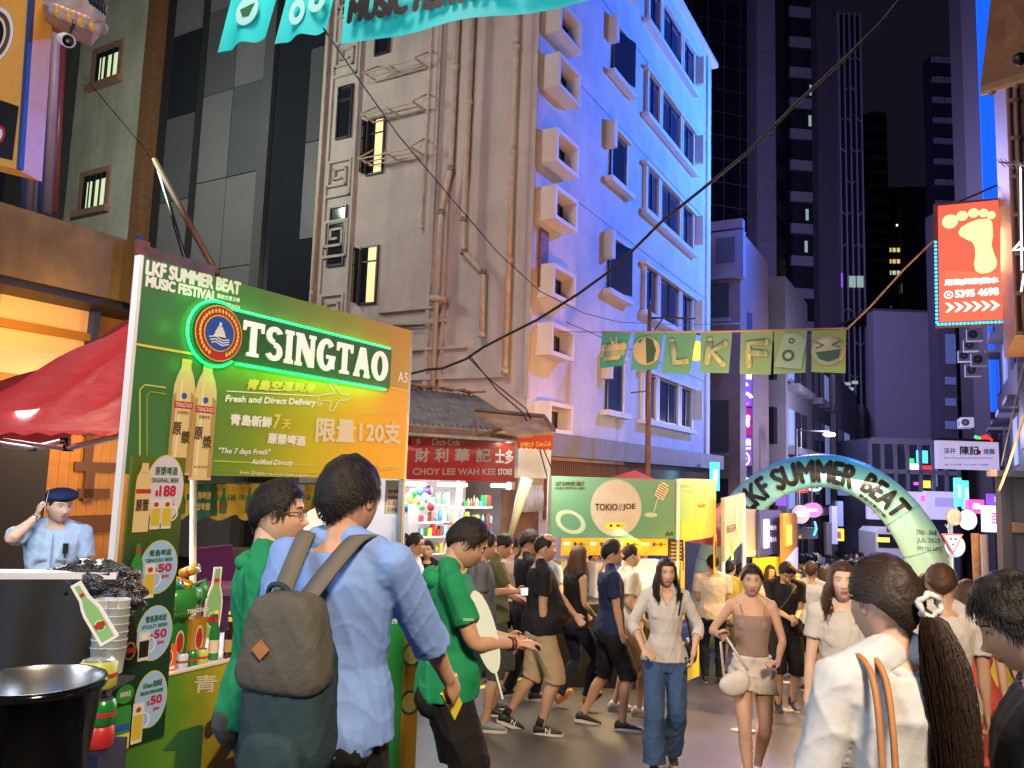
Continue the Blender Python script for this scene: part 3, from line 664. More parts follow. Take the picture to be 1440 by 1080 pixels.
for i, (ya, yb, m_) in enumerate([(478, 492, 'far_dark'), (494, 522, 'e_red'), (523, 532, 'e_white'), (534, 570, 'e_purple'), (574, 612, 'e_magenta'), (615, 654, 'e_purple'), (672, 700, 'e_white')]):
    a, b, c, d_ = px_rect(lc, 1030, ya, 1056, yb); MB().box(a, b, -.05, 0, c, d_, m_).build('screen', tl)
mb = MB(); 
for (txt, x0, y0, x1_, h) in (('千荷', 1034, 601, 1055, 18), ('Party Room', 1036, 633, 1056, 5), ('七·樂', 1036, 627, 1056, 10), ('酒吧', 1034, 510, 1054, 10)): text_px(mb, lc, txt, x0, y0, x1_, y0, -.06, 'e_white', .015, 0, h)
c = lc.at(1043, 645); mb.ring(c[0], c[1], .2, .25, -.06, 'e_white'); text_px(mb, lc, '19.9', 1036, 648, 1050, 648, -.06, 'e_white', .01, 0, 6)
for (cx, cy, r_) in ((1040, 545, .24), (1046, 562, .25)): c = lc.at(cx, cy); mb.ring(c[0], c[1], r_*.6, r_, -.06, 'e_white', a0=.3, a1=2.9, sx=1.2); mb.ring(c[0], c[1]-.05, r_*.3, r_*.55, -.06, 'e_pink', a0=3.3, a1=6, sx=1.2)
mb.build('lettering', tl)
for i, (lab, s0, s1, zt, m_, n) in enumerate([('grey lavender building with tall window bays left of the arch', 29, 34, 9.2, 'lavender', -5.1), ('narrow pale building with awnings down the street', 34.2, 40, 8.0, 'lavender_dark', -5.0), ('far grey building beyond the awnings', 40.2, 50, 7.0, 'lavender', -4.8), ('farthest dark building on the left of the street', 50.5, 66, 6.5, 'lavender_dark', -4.5)]):
    t, f = along(lab, n, s0, s1, -6, zt, m_)
    e = Face(S(s0, n, 0), ND); M = f.M.inverted() @ e.M
    zz = -1.5
    while zz < zt-2:
        mb = MB(); mb.box(-1.5, -.3, -.05, 0, zz, zz+1.3, 'glass_dark'); mb.build('window', t, M=M)
        for k in range(3 if i < 3 else 4):
            a = s0+.4+k*(s1-s0-.6)/3; b = a+(s1-s0)/5; mb = MB(); mb.box(a, b, -.05, 0, zz, zz+1.3, 'glass_dark' if (k+i) % 3 else 'e_dimblue'); mb.build('window', t)
            mb = MB(); mb.box(a-.1, b+.1, -.4, 0, zz-.35, zz-.1, 'lavender'); mb.build('ledge', t)
        zz += 2.3
ws = Face(W(1106, 620, 30), (math.sin(R(70)), math.cos(R(70)), 0)); q = [ws.at(*p) for p in ((1106, 592), (1127, 603), (1127, 652), (1106, 640))]
MB().prism(q, 0, .3, 'e_white').build('light_box', label='blank glowing white light box above the arch', cat='light box', M=ws.M)
# street lamps
def lantern(px, py, d, label, arm=-1, poletop=None, em='e_star', big=.14):
    p = W(px, py, d); t = thing('street_lamp', label, 'street lamp', Matrix.Translation((p.x+arm*1.1, p.y, gz(p)))); H = p.z-gz(p)
    MB().tube([(0, 0, 0), (0, 0, H+.15)], .045, 'lavender', 8).build('pole', t); MB().tube([(0, 0, H+.1), (-arm*1.1, 0, H+.1)], .03, 'lavender', 6).build('arm', t)
    mb = MB(); mb.ell((-arm*1.1, 0, H), (big*1.6, big, big*.6), em, 12, 6); mb.build('lamp_head', t)
lantern(1166, 611, 26, 'street lamp with bright horizontal arm above the arch', -1)
lantern(1180, 688, 40, 'distant street lamp seen under the arch', 1, em='e_yellow', big=.11)
p = W(912, 560, 15.2)
t = thing('ornate_lamp_post', 'old iron lamp post with scroll arm and glowing round lantern behind the banners', 'street lamp', Matrix.Translation((p.x, p.y, gz(p))))
H = W(912, 440, 15.2).z-gz(p)
MB().tube([(0, 0, 0), (0, 0, H)], [.07, .045], 'rust', 10).build('pole', t)
mb = MB(); mb.tube([(0, 0, H-.1), (.9, 0, H-.08)], .02, 'frame_dark', 6); mb.tube([(0, 0, H-.5), (.25, 0, H-.12)], .015, 'frame_dark', 5); mb.tube([(0, 0, H), (0, 0, H+.3)], [.04, .005], 'frame_dark', 8); mb.tube([(-.35, 0, H-1.6), (.0, 0, H-1.55)], .015, 'rust', 5); mb.build('arm', t)
c = W(979, 488, 15.2)-Vector((p.x, p.y, gz(p))); mb = MB(); mb.ring(c.x, c.z, .24, .28, -.02, 'frame_dark'); mb.build('lantern_ring', t, M=None)
mb = MB(); mb.ell((c.x, 0, c.z-.08), (.17, .17, .2), 'e_yellow'); mb.build('lantern_globe', t)
lamp('POINT', 'lantern_light', W(979, 488, 15.0)+Vector((0, -.35, -.2)), 40, AMBER, None, .15)

# ---- glass block and billboards behind the arch
gbk = Face(W(1222, 660, 34), (math.sin(R(93)), math.cos(R(93)), 0)); t = thing('glazed_block', 'low glazed building with white frames and screens behind the arch', 'building', gbk.M)
a, b, c, d_ = px_rect(gbk, 1222, 620, 1345, 800); MB().box(a, b, 0, 4, c-2, d_, 'far_frame').build('wall', t)
xs = [1222, 1239, 1257, 1274, 1292, 1310, 1328, 1345]
for i in range(7):
    for (ya, yb) in ((624, 663), (666, 690)):
        a, b, c, d_ = px_rect(gbk, xs[i]+2, ya, xs[i+1]-1, yb); MB().box(a, b, -.05, 0, c, d_, 'glass_blue').build('pane', t)
mb = MB()
for x in xs: a, b, c, d_ = px_rect(gbk, x-1, 620, x+1.5, 692); mb.box(a, b, -.2, -.05, c, d_, 'lavender')
a, b, c, d_ = px_rect(gbk, 1222, 619, 1346, 624); mb.box(a, b, -.25, -.201, c, d_, 'lavender'); a, b, c, d_ = px_rect(gbk, 1222, 663, 1346, 665); mb.box(a, b, -.2, -.1, c, d_, 'lavender'); mb.build('frame', t)
for (x0, y0, x1_, y1, m_) in ((1288, 634, 1303, 651, 'e_cyan'), (1274, 652, 1290, 660, 'e_white'), (1297, 676, 1307, 686, 'e_yellow'), (1284, 678, 1290, 682, 'e_pink'), (1294, 655, 1308, 660, 'e_red'), (1312, 640, 1316, 684, 'e_dimblue'), (1278, 645, 1284, 652, 'e_green')):
    a, b, c, d_ = px_rect(gbk, x0, y0, x1_, y1); MB().box(a, b, -.09, -.06, c, d_, m_).build('screen', t)
bb = Face(W(1222, 710, 31), (1, 0, 0)); t = thing('billboard', 'pair of wide pale lilac billboards behind the arch', 'billboard', bb.M)
for (x0, x1_) in ((1221, 1300), (1302, 1346)): a, b, c, d_ = px_rect(bb, x0, 692, x1_, 730); MB().box(a, b, 0, .2, c, d_, 'e_lilac').build('board', t)
mb = MB(); a, b, c, d_ = px_rect(bb, 1314, 700, 1340, 712); mb.box(a, b, -.04, 0, c, d_, 'e_lav'); a, b, c, d_ = px_rect(bb, 1295, 697, 1300, 705); mb.box(a, b, -.04, 0, c, d_, 'e_pink')
text_px(mb, bb, 'LAN KWAI FONG', 1226, 722, 1262, 722, -.03, 'navy', 0, 0, 4); mb.build('lettering', t)
# minibus
mv = Face(W(1232, 770, 28), (1, 0.05, 0)); t = thing('minibus', 'white and red minibus with lit amber destination sign under the arch', 'minibus', mv.M); g0 = gz(mv.O)-mv.O.z
a, b, c, d_ = px_rect(mv, 1232, 744, 1276, 800)
mat('bus_white', (.55, .57, .62), .4); mb = MB(); mb.prism([(a, g0+.3), (b, g0+.3), (b, d_-.15), (b-.15, d_), (a+.15, d_), (a, d_-.15)], 0, 1.2, 'bus_white'); mb.build('body', t)
a2, b2, c2, d2 = px_rect(mv, 1250, 752, 1274, 762); MB().box(a+.1, b-.1, -.02, 0, c2-.2, d2, 'glass_dark').build('windscreen', t)
a2, b2, c2, d2 = px_rect(mv, 1233, 756, 1250, 762); mb = MB(); mb.box(a2, b2, -.05, -.021, c2, d2, 'e_yellow'); mb.build('destination_sign', t)
a2, b2, c2, d2 = px_rect(mv, 1246, 736, 1268, 746); mb = MB(); mb.box(a2, b2, -.05, -.021, c2, d2+.05, 'red_sign'); text_px(mb, mv, '周', 1254, 745, 1262, 745, -.06, 'e_white', .01, 0, 8); mb.build('roof_sign', t)
for x in (a+.2, b-.35): mb = MB(); mb.disc(x+.08, g0+.6, .09, .09, -.03, 'e_star'); mb.build('headlight', t)
for x in (a+.1, b-.3): mb = MB(); mb.box(x, x+.2, .4, 1, g0, g0+.55, 'black'); mb.build('wheel', t)
# round pink and white bar signs hung under the arch
def round_sign(px, py, d, rx, ry, m_, txt, label, txm='white'):
    p = W(px, py, d); f = Face(p, (1, .15, 0)); t = thing('hanging_sign', label, 'sign', f.M)
    MB().disc(0, 0, rx, ry, -.06, m_, 32, .06).build('light_box', t)
    mb = MB(); mb.ring(0, 0, 1, 1.12, -.065, 'lavender', 32); mb.v = [(x*rx, y, z*ry) for x, y, z in mb.v]; mb.build('rim', t)
    mb = MB(); text_in(mb, txt, -rx*.62, rx*.62, -ry*.3, ry*.3, -.065, txm, .008); mb.build('lettering', t)
    mb = MB(); mb.tube([(0, 0, ry), (0, 0, ry+.8)], .02, 'lavender', 6); mb.build('hanger', t)
round_sign(1142, 717, 22, .26, .19, 'e_pink', 'BAR', 'small glowing pink oval bar sign under the arch')
round_sign(1124, 723, 20, .22, .21, 'lavender', '深井', 'grey round sign left of the pink oval sign', 'e_white')
round_sign(1125, 688, 23, .22, .1, 'e_red', 'RED', 'red oval sign tucked under the arch top', 'white')
round_sign(1143, 686, 23.5, .24, .1, 'e_white', 'CLUB', 'white oval sign beside the red one under the arch', 'navy')
sb = Face(W(1155, 745, 24), (math.sin(R(50)), math.cos(R(50)), 0))
mb = MB(); a, b, c, d_ = px_rect(sb, 1136, 742, 1150, 758); mb.box(a, b, 0, .2, c, d_, 'lavender'); mb.tube([(a+.3, -.03, c+.1), (a+.45, -.03, c+.3), (a+.35, -.03, c+.5)], .03, 'e_cyan', 6); mb.build('neon_sign', label='small projecting sign with pale blue neon squiggle', cat='sign', M=sb.M)
for i, (px, py0, py1, m_, d, lab) in enumerate([(1174, 712, 765, 'e_lav', 27, 'tall thin violet light strip on a distant shopfront'), (1182, 705, 740, 'e_dimblue', 28, 'narrow pale blue lit shop window down the street'), (1166, 735, 780, 'lavender', 26, 'pale shop pillar beneath the violet strip')]):
    f = Face(W(px, 740, d), (1, .2, 0)); a, b, c, d_ = px_rect(f, px-3.5, py0, px+3.5, py1); MB().box(a, b, 0, .15, c, d_, m_).build('light_strip' if i < 2 else 'pillar', label=lab, cat='light strip' if i < 2 else 'pillar', M=f.M)

# ================================================================== RIGHT SIDE OF THE STREET
rf = Face(S(0, 1.75, 0), -UD)      # wall facing the street from the right
t = thing('right_building', 'long dark building along the right side of the street', 'building', rf.M)
MB().box(-60, -21, 0, 4, -6, 9.5, 'lavender_dark').build('wall', t)
for k in range(9):
    for j in range(3):
        x = -57+k*4; z = 3.0*j-.5; MB().box(x, x+1.8, -.05, 0, z, z+1.4, 'glass_blue' if (k+j) % 4 else 'e_dimblue').build('window', t); MB().box(x-.1, x+1.9, -.5, 0, z+1.5, z+1.62, 'lavender').build('ledge', t)
# air conditioners on the right building
mat('ac_paint', (.36, .34, .38), .6)
for i, (px, py, d) in enumerate([(1371, 470, 22), (1366, 485, 23), (1358, 500, 24), (1369, 520, 22), (1360, 594, 26), (1356, 596, 27), (1378, 505, 21)]):
    p = W(px, py, d); t = thing('air_conditioner', ['grey air conditioner box under the foot sign, highest', 'grey air conditioner second from the top below the foot sign', 'grey air conditioner third down on the right buildings', 'bulky air conditioner beside the dark roof slope', 'small far air conditioner above the lilac signboard', 'farthest small air conditioner above the lilac signboard', 'air conditioner nearest the blue light curtain'][i], 'air conditioner', Face(p, (1, -.5, 0)).M, 'air conditioners on the right buildings')
    MB().box(-.2, .2, 0, .35, -.17, .17, 'ac_paint').build('case', t); mb = MB(); mb.ring(-.05, 0, .02, .12, -.006, 'frame_dark', 16); mb.build('fan_grille', t)
# dark slanting wall and polished panel at the right
t = thing('polished_wall', 'dark polished wall with pale oval light reflections on the right', 'wall', Face(S(0, 1.35, 0), -UD).M)
mat('polished', (.07, .06, .065), .22, var=.2); MB().box(-20.5, -16.5, 0, 2.0, -3, 8.2, 'polished').build('wall', t)
for z in np.arange(-2, 8.0, 1.15):
    for x in np.arange(-20.4, -16.6, 1.3): MB().box(x+.02, x+1.26, -.03, 0, z+.02, z+1.11, 'polished').build('panel', t)
nb = Face(W(1427, 300, 9.5), (1, -.55, 0)); t = thing('pipe_wall', 'brown tiled building edge with vertical pipes at the right frame', 'building', nb.M)
mat('pipe_wall', (.22, .13, .11), .55, var=.25, vscale=4); a, b, c, d_ = px_rect(nb, 1428, 60, 1490, 470); MB().box(a, b+1, 0, 2, c, d_+4, 'pipe_wall').build('wall', t)
mb = MB(); 
for x in (.02, .1): mb.tube([(a+x, -.05, c), (a+x, -.05, d_+3)], .025, 'sill_brown', 8)
mb.build('pipe', t); mb = MB()
for z in np.arange(c, d_, .5): mb.tube([(a, -.05, z), (a+.14, -.05, z)], .034, 'sill_brown', 6)
mb.build('pipe_clamp', t)
# bamboo-like timber hood at top right
hf = [W(1398, -30, 7.0), W(1480, -30, 6.4), W(1480, 100, 5.6), W(1379, 131, 6.2)]
t = thing('timber_canopy', 'brown timber canopy underside with battens at the top right corner', 'canopy', Matrix.Identity(4))
mat('ply', (.30, .15, .07), .6, var=.35, vscale=5); mat('batten', (.50, .27, .17), .6, var=.2)
mb = MB(); up = Vector((0, 0, .06)); mb.add(hf+[p+up for p in hf], [(0,1,2,3), (7,6,5,4), (0,4,5,1), (1,5,6,2), (2,6,7,3), (3,7,4,0)], 'ply'); mb.build('board', t)
def lerp(a, b, t_): return a+(b-a)*t_
for i, u_ in enumerate((.17, .52, .9)):
    mb = MB(); mb.tube([lerp(hf[0], hf[1], u_)-up*.5, lerp(hf[3], hf[2], u_)-up*.5], .028, 'batten', 4); mb.build('batten', t)
for i, v_ in enumerate((.2, .62, .99)):
    mb = MB(); mb.tube([lerp(hf[0], hf[3], v_)-up*.3, lerp(hf[1], hf[2], v_)-up*.3], .018, 'batten', 4); mb.build('batten', t)
p = W(1434, 83, 5.6); MB().ell(p, (.05, .05, .05), 'black').build('canopy_lamp', label='small black round fitting under the timber canopy', cat='lamp')
# aerial
mb = MB(); p = [W(1405, 228, 9), W(1450, 234, 8.6)]; mb.tube(p, .012, 'steel', 5)
for k in range(7):
    q = lerp(p[0], p[1], k/7+.03); mb.tube([q+Vector((-.05, 0, .05)), q+Vector((.06, 0, -.06))], .005, 'steel', 4)
mb.build('aerial', label='silver television aerial sticking out at the right edge', cat='aerial')

# foot massage sign
fs = Face(W(1313, 370, 11.8), ND)
t = thing('foot_sign', 'lit red massage sign with yellow foot and led chasing border', 'sign', fs.M)
emi('foot_red', (0.95, 0.13, 0.08), 0.9); emi('foot_yellow', (1.0, 0.78, 0.22), 2.2); emi('foot_white', (1.0, 0.9, 0.82), 1.5); emi('led_blue', (0.02, 0.45, 1.0), 3.0); emi('led_orange', (1, .38, .03), 2.0)
q = [fs.at(*p) for p in ((1312, 287), (1413, 277), (1421, 455), (1315, 459))]
mb = MB(); mb.prism(q, .01, .18, 'rust'); mb.build('housing', t)
qq = [fs.at(*p) for p in ((1319, 290), (1408, 281), (1411, 449), (1321, 453))]; mb = MB(); mb.prism(qq, -.012, .009, 'foot_red'); mb.build('light_panel', t)
mb = MB()
foot = [(1348, 327), (1352, 320), (1362, 314), (1376, 309), (1390, 308), (1395, 313), (1396, 330), (1394, 345), (1398, 358), (1402, 368), (1400, 377), (1392, 383), (1380, 385), (1372, 381), (1370, 372), (1372, 358), (1371, 348), (1368, 341), (1358, 336), (1350, 332)]
mb.flat([fs.at(*p) for p in foot], -.016, 'foot_yellow')
for (px, py, rx, ry) in ((1336, 312, 10, 10), (1353, 304, 7, 7), (1369, 300, 6.5, 6.5), (1383, 300, 5.5, 6), (1394, 303, 5, 5.5)):
    c = fs.at(px, py); mb.disc(c[0], c[1], rx*.0107, ry*.0107, -.016, 'foot_yellow', 20)
mb.build('foot_emblem', t)
mb = MB()
text_px(mb, fs, '足浴|美容|脫水', 1328, 403, 1405, 399, -.017, 'foot_white', .008, 0, 10)
text_px(mb, fs, '5395 4698', 1343, 419, 1405, 415, -.017, 'foot_white', .007, 0, 11)
c = fs.at(1334, 415); mb.ring(c[0], c[1], .045, .062, -.017, 'foot_white', 20); mb.ring(c[0], c[1], .0, .022, -.017, 'foot_white', 10)
for k in range(6):
    x, z = fs.at(1330+k*12.6, 433-k*.6); mb.flat([(x-.01, z+.075), (x+.03, z+.075), (x+.12, z), (x+.03, z-.075), (x-.01, z-.075), (x+.055, z)], -.017, 'foot_white')
mb.build('lettering', t)
led = MB()
def ledrow(a, b, n, m_):
    a = fs.at(*a); b = fs.at(*b)
    for i in range(n): k = (i+.5)/n; x = a[0]+(b[0]-a[0])*k; z = a[1]+(b[1]-a[1])*k; led.ell((x, -.01, z), (.022, .02, .022), m_, 6, 4)
ledrow((1315.5, 338), (1317.5, 456), 22, 'led_blue'); ledrow((1317, 456.5), (1414, 452.5), 18, 'led_blue'); ledrow((1413.5, 325), (1416, 370), 9, 'led_blue'); ledrow((1416, 400), (1418, 450), 9, 'led_orange'); ledrow((1416, 372), (1417, 396), 4, 'e_white')
led.build('led_strip', t)
mb = MB(); c = fs.at(1396, 262); mb.tube([(0.3, .1, fs.at(1350, 283)[1]), (.9, .1, c[1]+.05), (1.9, .1, c[1])], .015, 'black', 6); mb.build('support_rod', t)
lamp('AREA', 'foot_sign_glow', fs.M @ Vector((.55, -.15, 0)), 40, (1, .3, .15), fs.M @ Vector((.3, -3, -2)), .8)
mb = MB()
for (a, b) in (((1435, 230), (1437, 380)), ((1440, 385), (1436, 410))): mb.tube([W(*a, 9.2), W(*b, 9.2)], .012, 'e_white', 6)
mb.tube([W(1436, 340, 9.1), W(1424, 352, 9.1), W(1440, 350, 9.1)], .02, 'e_white', 6)
mb.build('neon_tube', label='bright white neon tubes at the right frame edge below the aerial', cat='neon sign')
# lilac roast goose sign
gs = Face(W(1320, 640, 17), (1, .02, 0)); t = thing('restaurant_sign', 'lilac lit restaurant signboard with black brush characters', 'sign', gs.M)
a, b, c, d_ = px_rect(gs, 1320, 622, 1404, 659); MB().box(a, b, 0, .15, c, d_, 'e_lilac').build('light_box', t)
MB().box(a-.03, b+.03, -.04, .16, d_, d_+.05, 'frame_dark').build('top_rail', t)
mb = MB(); text_px(mb, gs, '深井', 1327, 638, 1344, 638, -.006, 'navy', .002, 0, 8); text_px(mb, gs, '陳記', 1350, 640, 1377, 640, -.006, 'black', .006, 0, 13); text_px(mb, gs, '燒鵝', 1383, 639, 1399, 639, -.006, 'navy', .002, 0, 8)
text_px(mb, gs, 'Sham Tseng Chan Kee Roasted Goose', 1328, 646, 1396, 646, -.006, 'navy', 0, 0, 3.5); text_px(mb, gs, '地下中環 Tel 2997 6888', 1328, 655, 1390, 655, -.006, 'navy', 0, 0, 3); c = gs.at(1376, 636); mb.disc(c[0], c[1], .05, .05, -.007, 'red'); mb.build('lettering', t)
mb = MB(); p = [gs.at(x, y) for x, y in ((1371, 614), (1378, 617), (1386, 614), (1394, 620))]; mb.tube([(x, 0, z) for x, z in p[:2]], .035, 'e_green', 6); mb.tube([(x, 0, z) for x, z in p[1:]], .05, 'e_red', 6); mb.build('neon_tube', label='small red and green neon bird above the lilac signboard', cat='neon sign', M=gs.M)
# cluster of bright signs lower right
for (x0, y0, x1_, y1, d, m_, txt, lab, tm) in [(1362, 703, 1384, 722, 18, 'e_pink', '樂', 'small pink neon sign behind the round road sign', 'e_white'), (1386, 712, 1418, 748, 16.5, 'e_white', '百景', 'bright white and pink sign at lower right', 'e_pink'), (1346, 672, 1352, 712, 20, 'e_cyan', 'I', 'thin blue neon strip right of the arch', 'e_white'), (1357, 676, 1362, 716, 20, 'e_cyan', 'I', 'second thin blue neon strip right of the arch', 'e_white'), (1424, 688, 1460, 728, 12, 'e_cyan', 'TV', 'pale turquoise screen at the right frame edge', 'e_white'), (1000, 650, 1012, 690, 21, 'e_cyan', 'I', 'pale cyan screen left of the arch above the stalls', 'e_white'), (1392, 695, 1416, 710, 17, 'e_purple', '酒', 'violet sign above the bright white sign at right', 'e_white')]:
    f = Face(W(x0, y0, d), (1, .1, 0)); t = thing('shop_sign', lab, 'sign', f.M); a, b, c, d_ = px_rect(f, x0, y0, x1_, y1); MB().box(a, b, 0, .12, c, d_, m_).build('light_box', t)
    mb = MB(); text_in(mb, txt, a+(b-a)*.25, b-(b-a)*.25, c+(d_-c)*.3, d_-(d_-c)*.25, -.01, tm, .008); mb.build('lettering', t)
# shop box at right edge (grey frame with brown ledge)
f = Face(W(1412, 760, 10.8), (1, -.35, 0)); t = thing('street_kiosk', 'grey shopfront corner with brown ledge at the right frame edge', 'kiosk', f.M)
a, b, c, d_ = px_rect(f, 1412, 672, 1470, 820); MB().box(a, a+.12, 0, .3, gz(f.O)-f.O.z, d_, 'lavender_dark').build('post', t); MB().box(a+.12, b+1, .1, .3, gz(f.O)-f.O.z, d_, 'lavender').build('wall', t); a2, b2, c2, d2 = px_rect(f, 1418, 736, 1470, 748); MB().box(a+.12, b+1, -.1, .1, c2, d2, 'sill_brown').build('ledge', t)
MB().box(a-.1, b+1, -.3, .3, d_, d_+.08, 'lavender').build('roof', t)
# cables, ropes
def cable(pts, r_, m, label, name='cable', sag=0.0, cat='cable'):
    P = [W(*p) for p in pts]; out = []
    for a, b in zip(P[:-1], P[1:]):
        for i in range(6): k = i/6; out.append(lerp(a, b, k)-Vector((0, 0, sag*4*k*(1-k))))
    out.append(P[-1]); mb = MB(); mb.tube(out, r_, m, 6); mb.build(name, label=label, cat=cat)
mat('cable_black', (.012, .011, .01), .5); mat('rope', (.55, .38, .22), .7)
cable([(560, 530, 10.4), (600, 520, 10.4), (622, 518, 10.3), (655, 505, 10.2), (680, 488, 10.1), (715, 470, 10), (755, 450, 9.8), (815, 412, 9.4), (870, 372, 9.0), (930, 312, 8.4), (985, 268, 8.0), (1050, 215, 7.6), (1120, 145, 7.2), (1160, 108, 7.0), (1195, 75, 6.8), (1240, 30, 6.6), (1280, -20, 6.4)], .017, 'cable_black', 'thick wavy black cable sagging from the store up to the top right')
cable([(455, 40, 5.6), (500, 105, 7), (560, 190, 8.5), (640, 285, 9.5), (700, 355, 10.2), (760, 410, 11), (820, 440, 12), (870, 453, 13), (960, 457, 15), (1040, 455, 17)], .007, 'cable_black', 'thin black wire from the turquoise banner down across the facade')
for i, (pts, lab) in enumerate([([(658, 502, 10.2), (690, 535, 10.1), (740, 575, 10), (752, 600, 9.9), (778, 665, 9.8), (795, 700, 9.8)], 'black wire hanging over the store roof corner'), ([(662, 502, 10.2), (700, 550, 10), (735, 580, 9.9), (757, 625, 9.8), (772, 680, 9.8)], 'second black wire hanging beside the store awning'), ([(120, 110, 10), (200, 205, 11), (215, 228, 12)], 'thin wire crossing the pale building at upper left')]): cable(pts, .009 if i < 2 else .006, 'cable_black', lab)
cable([(1313, 338, 11.7), (1270, 380, 11.8), (1225, 430, 11.9), (1192, 462, 12)], .014, 'rope', 'pale rope tying the banner string to the foot sign', 'rope', cat='rope')
cable([(1440, 585, 8), (1418, 655, 8.6), (1405, 690, 9)], .014, 'amber_glow', 'bright orange cable slanting at the right edge', cat='cable'); cable([(1440, 510, 8.5), (1420, 600, 9), (1408, 655, 9.4)], .007, 'rope', 'thin tan rope slanting above the orange cable', 'rope', cat='rope')
lamp('POINT', 'tower_fill_light', S(34, -6.5, 13), 9000, (0.48, 0.42, 1.0), None, 1.5)  # unseen violet lamp added so the dark far towers show up
lamp('AREA', 'billboard_glow', S(24, 2.5, 6), 220, (0.55, 0.5, 1.0), S(27, -5, 4), 1.0)

# small projecting signs down the street
for k, (px, py, d, w_, h_, m, txt, tm, lab) in enumerate([(1098, 690, 24, .35, .9, 'e_purple', '酒', 'e_white', 'violet upright sign left of the pink oval sign'), (1186, 672, 36, .6, 1.6, 'e_dimblue', '茶', 'e_white', 'tall dim blue sign far down the left side'), (1192, 728, 46, .9, .7, 'e_white', 'OPEN', 'navy', 'white lit shop sign far down under the arch'), (1176, 752, 33, .7, .5, 'e_yellow', '麵', 'red', 'yellow lit noodle sign behind the crowd'), (1204, 712, 50, .8, 1.8, 'e_magenta', '樂', 'e_white', 'magenta upright sign at the far end'), (1217, 742, 44, .35, .5, 'e_red', '周', 'e_white', 'tiny red lantern sign left of the minibus'), (1110, 758, 21, .3, .7, 'e_lilac', 'BAR', 'navy', 'lilac bar sign behind the orange board')]):
    f = Face(W(px, py, d), (1, .15, 0)); t = thing('shop_sign', lab, 'sign', f.M); MB().box(-w_/2, w_/2, 0, .15, -h_/2, h_/2, m).build('light_box', t); MB().box(-w_/2-.04, -w_/2, -.02, .17, -h_/2, h_/2, 'frame_dark').build('edge', t)
    mb = MB(); text_in(mb, txt, -w_*.3, w_*.3, -min(h_*.3, w_*.35), min(h_*.3, w_*.35), -.01, tm, .01); mb.build('lettering', t)
# ================================================================== BEER STALL A5
P1 = W(190, 500, 4.3); P2 = W(577, 560, 6.4); P1.z = 0; P2.z = 0
bf = Face(P1, P2-P1)
def rect_of(fc, x0, y0, x1, y1): a = fc.at(x0, y0); b = fc.at(x1, y1); return a, b
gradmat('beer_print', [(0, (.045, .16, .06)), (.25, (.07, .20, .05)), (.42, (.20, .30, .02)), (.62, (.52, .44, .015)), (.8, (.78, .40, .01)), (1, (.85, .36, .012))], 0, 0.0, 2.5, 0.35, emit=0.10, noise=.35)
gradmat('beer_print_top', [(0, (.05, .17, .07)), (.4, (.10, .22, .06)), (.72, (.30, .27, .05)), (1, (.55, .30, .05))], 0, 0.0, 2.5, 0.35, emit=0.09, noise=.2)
mat('gold', (.80, .62, .10), .4); mat('olive', (.30, .33, .03), .4); mat('lime', (.55, .62, .10), .4); mat('bottle_cream', (.74, .58, .28), .3); mat('bottle_shade', (.46, .31, .12), .3); mat('bottle_hi', (.85, .76, .55), .25); mat('char_brown', (.06, .04, .01), .5)
mat('sign_green', (.03, .14, .05), .4); mat('print_white', (.85, .85, .85), .4); mat('tsing_red', (.5, .03, .03), .4); mat('tsing_blue', (.03, .09, .45), .4); mat('neon_green', (.1, 1, .3), .5, emit=3.2, ecol=(.0, 1.0, .14)); mat('letter_white', (.85, .85, .85), .4, emit=.35)
t = thing('beer_stall_board', 'big green and gold beer stall header board with glowing logo, numbered A5', 'sign board', bf.M)
c0, c1, c2, c3 = bf.at(190, 357), bf.at(578, 465), bf.at(575, 677), bf.at(180, 662)
zt, zb = (c0[1]+c1[1])/2, (c2[1]+c3[1])/2; L = c1[0]
MB().box(0, L, 0, .05, zb, zt, 'beer_print').build('board', t)
zl = bf.at(300, 508)[1]; zl = bf.at(190, 484)[1]
MB().box(0.001, L-.001, -.003, -.0005, zl, zt-.001, 'beer_print_top').build('upper_print', t)
MB().box(-.022, -.001, -.003, .05, -.6, zt+.005, 'white').build('post', t); MB().box(L+.001, L+.03, .0, .05, -.6, zt, 'steel').build('post', t)
mb = MB(); mb.box(0, L, -.0045, -.003, zl-.007, zl+.007, 'gold')
def st(pts, wd, y=-.005, m='lime', mb_=None): (mb_ or mb).stroke([bf.at(*p) for p in pts], wd, y, m)
st([(196, 640), (196, 548), (203, 541), (232, 545)], .009); st([(206, 640), (206, 556), (211, 551), (232, 554)], .009, m='olive')
st([(300, 648), (445, 655), (452, 648), (452, 642)], .007); st([(300, 662), (470, 667)], .004, m='olive')
st([(318, 550), (446, 557)], .007, m='print_white')
mb.build('line_print', t)
mb = MB()
def txb(s_, x0, y0, x1, y1, h, m='print_white', b=.003, sh=0.0, y=-.006): text_px(mb, bf, s_, x0, y0, x1, y1, y, m, b, sh, h)
txb('LKF SUMMER BEAT', 204, 386, 338, 416, 22, b=.006); txb('MUSIC FESTIVAL', 204, 403, 304, 425, 17, b=.005); txb('蘭桂坊夏日嘩', 305, 419, 337, 426, 7, b=.001); txb('音樂節2023', 305, 429, 337, 436, 7, b=.001)
txb('A5', 559, 537, 573, 539, 15, b=.003)
txb('青島空運到港', 347, 548, 443, 553, 16, 'gold', .004, .2); txb('Fresh and Direct Delivery', 316, 568, 444, 573, 13, b=.003, sh=.15)
txb('青島新鮮', 323, 598, 382, 602, 17, b=.004); txb('7', 384, 603, 394, 603, 21, 'gold', .003, .1); txb('天', 396, 603, 409, 604, 14, 'gold', .003)
txb('原漿啤酒', 376, 624, 429, 628, 16, b=.003); txb('限量120支', 443, 622, 563, 625, 36, 'cream', .006)
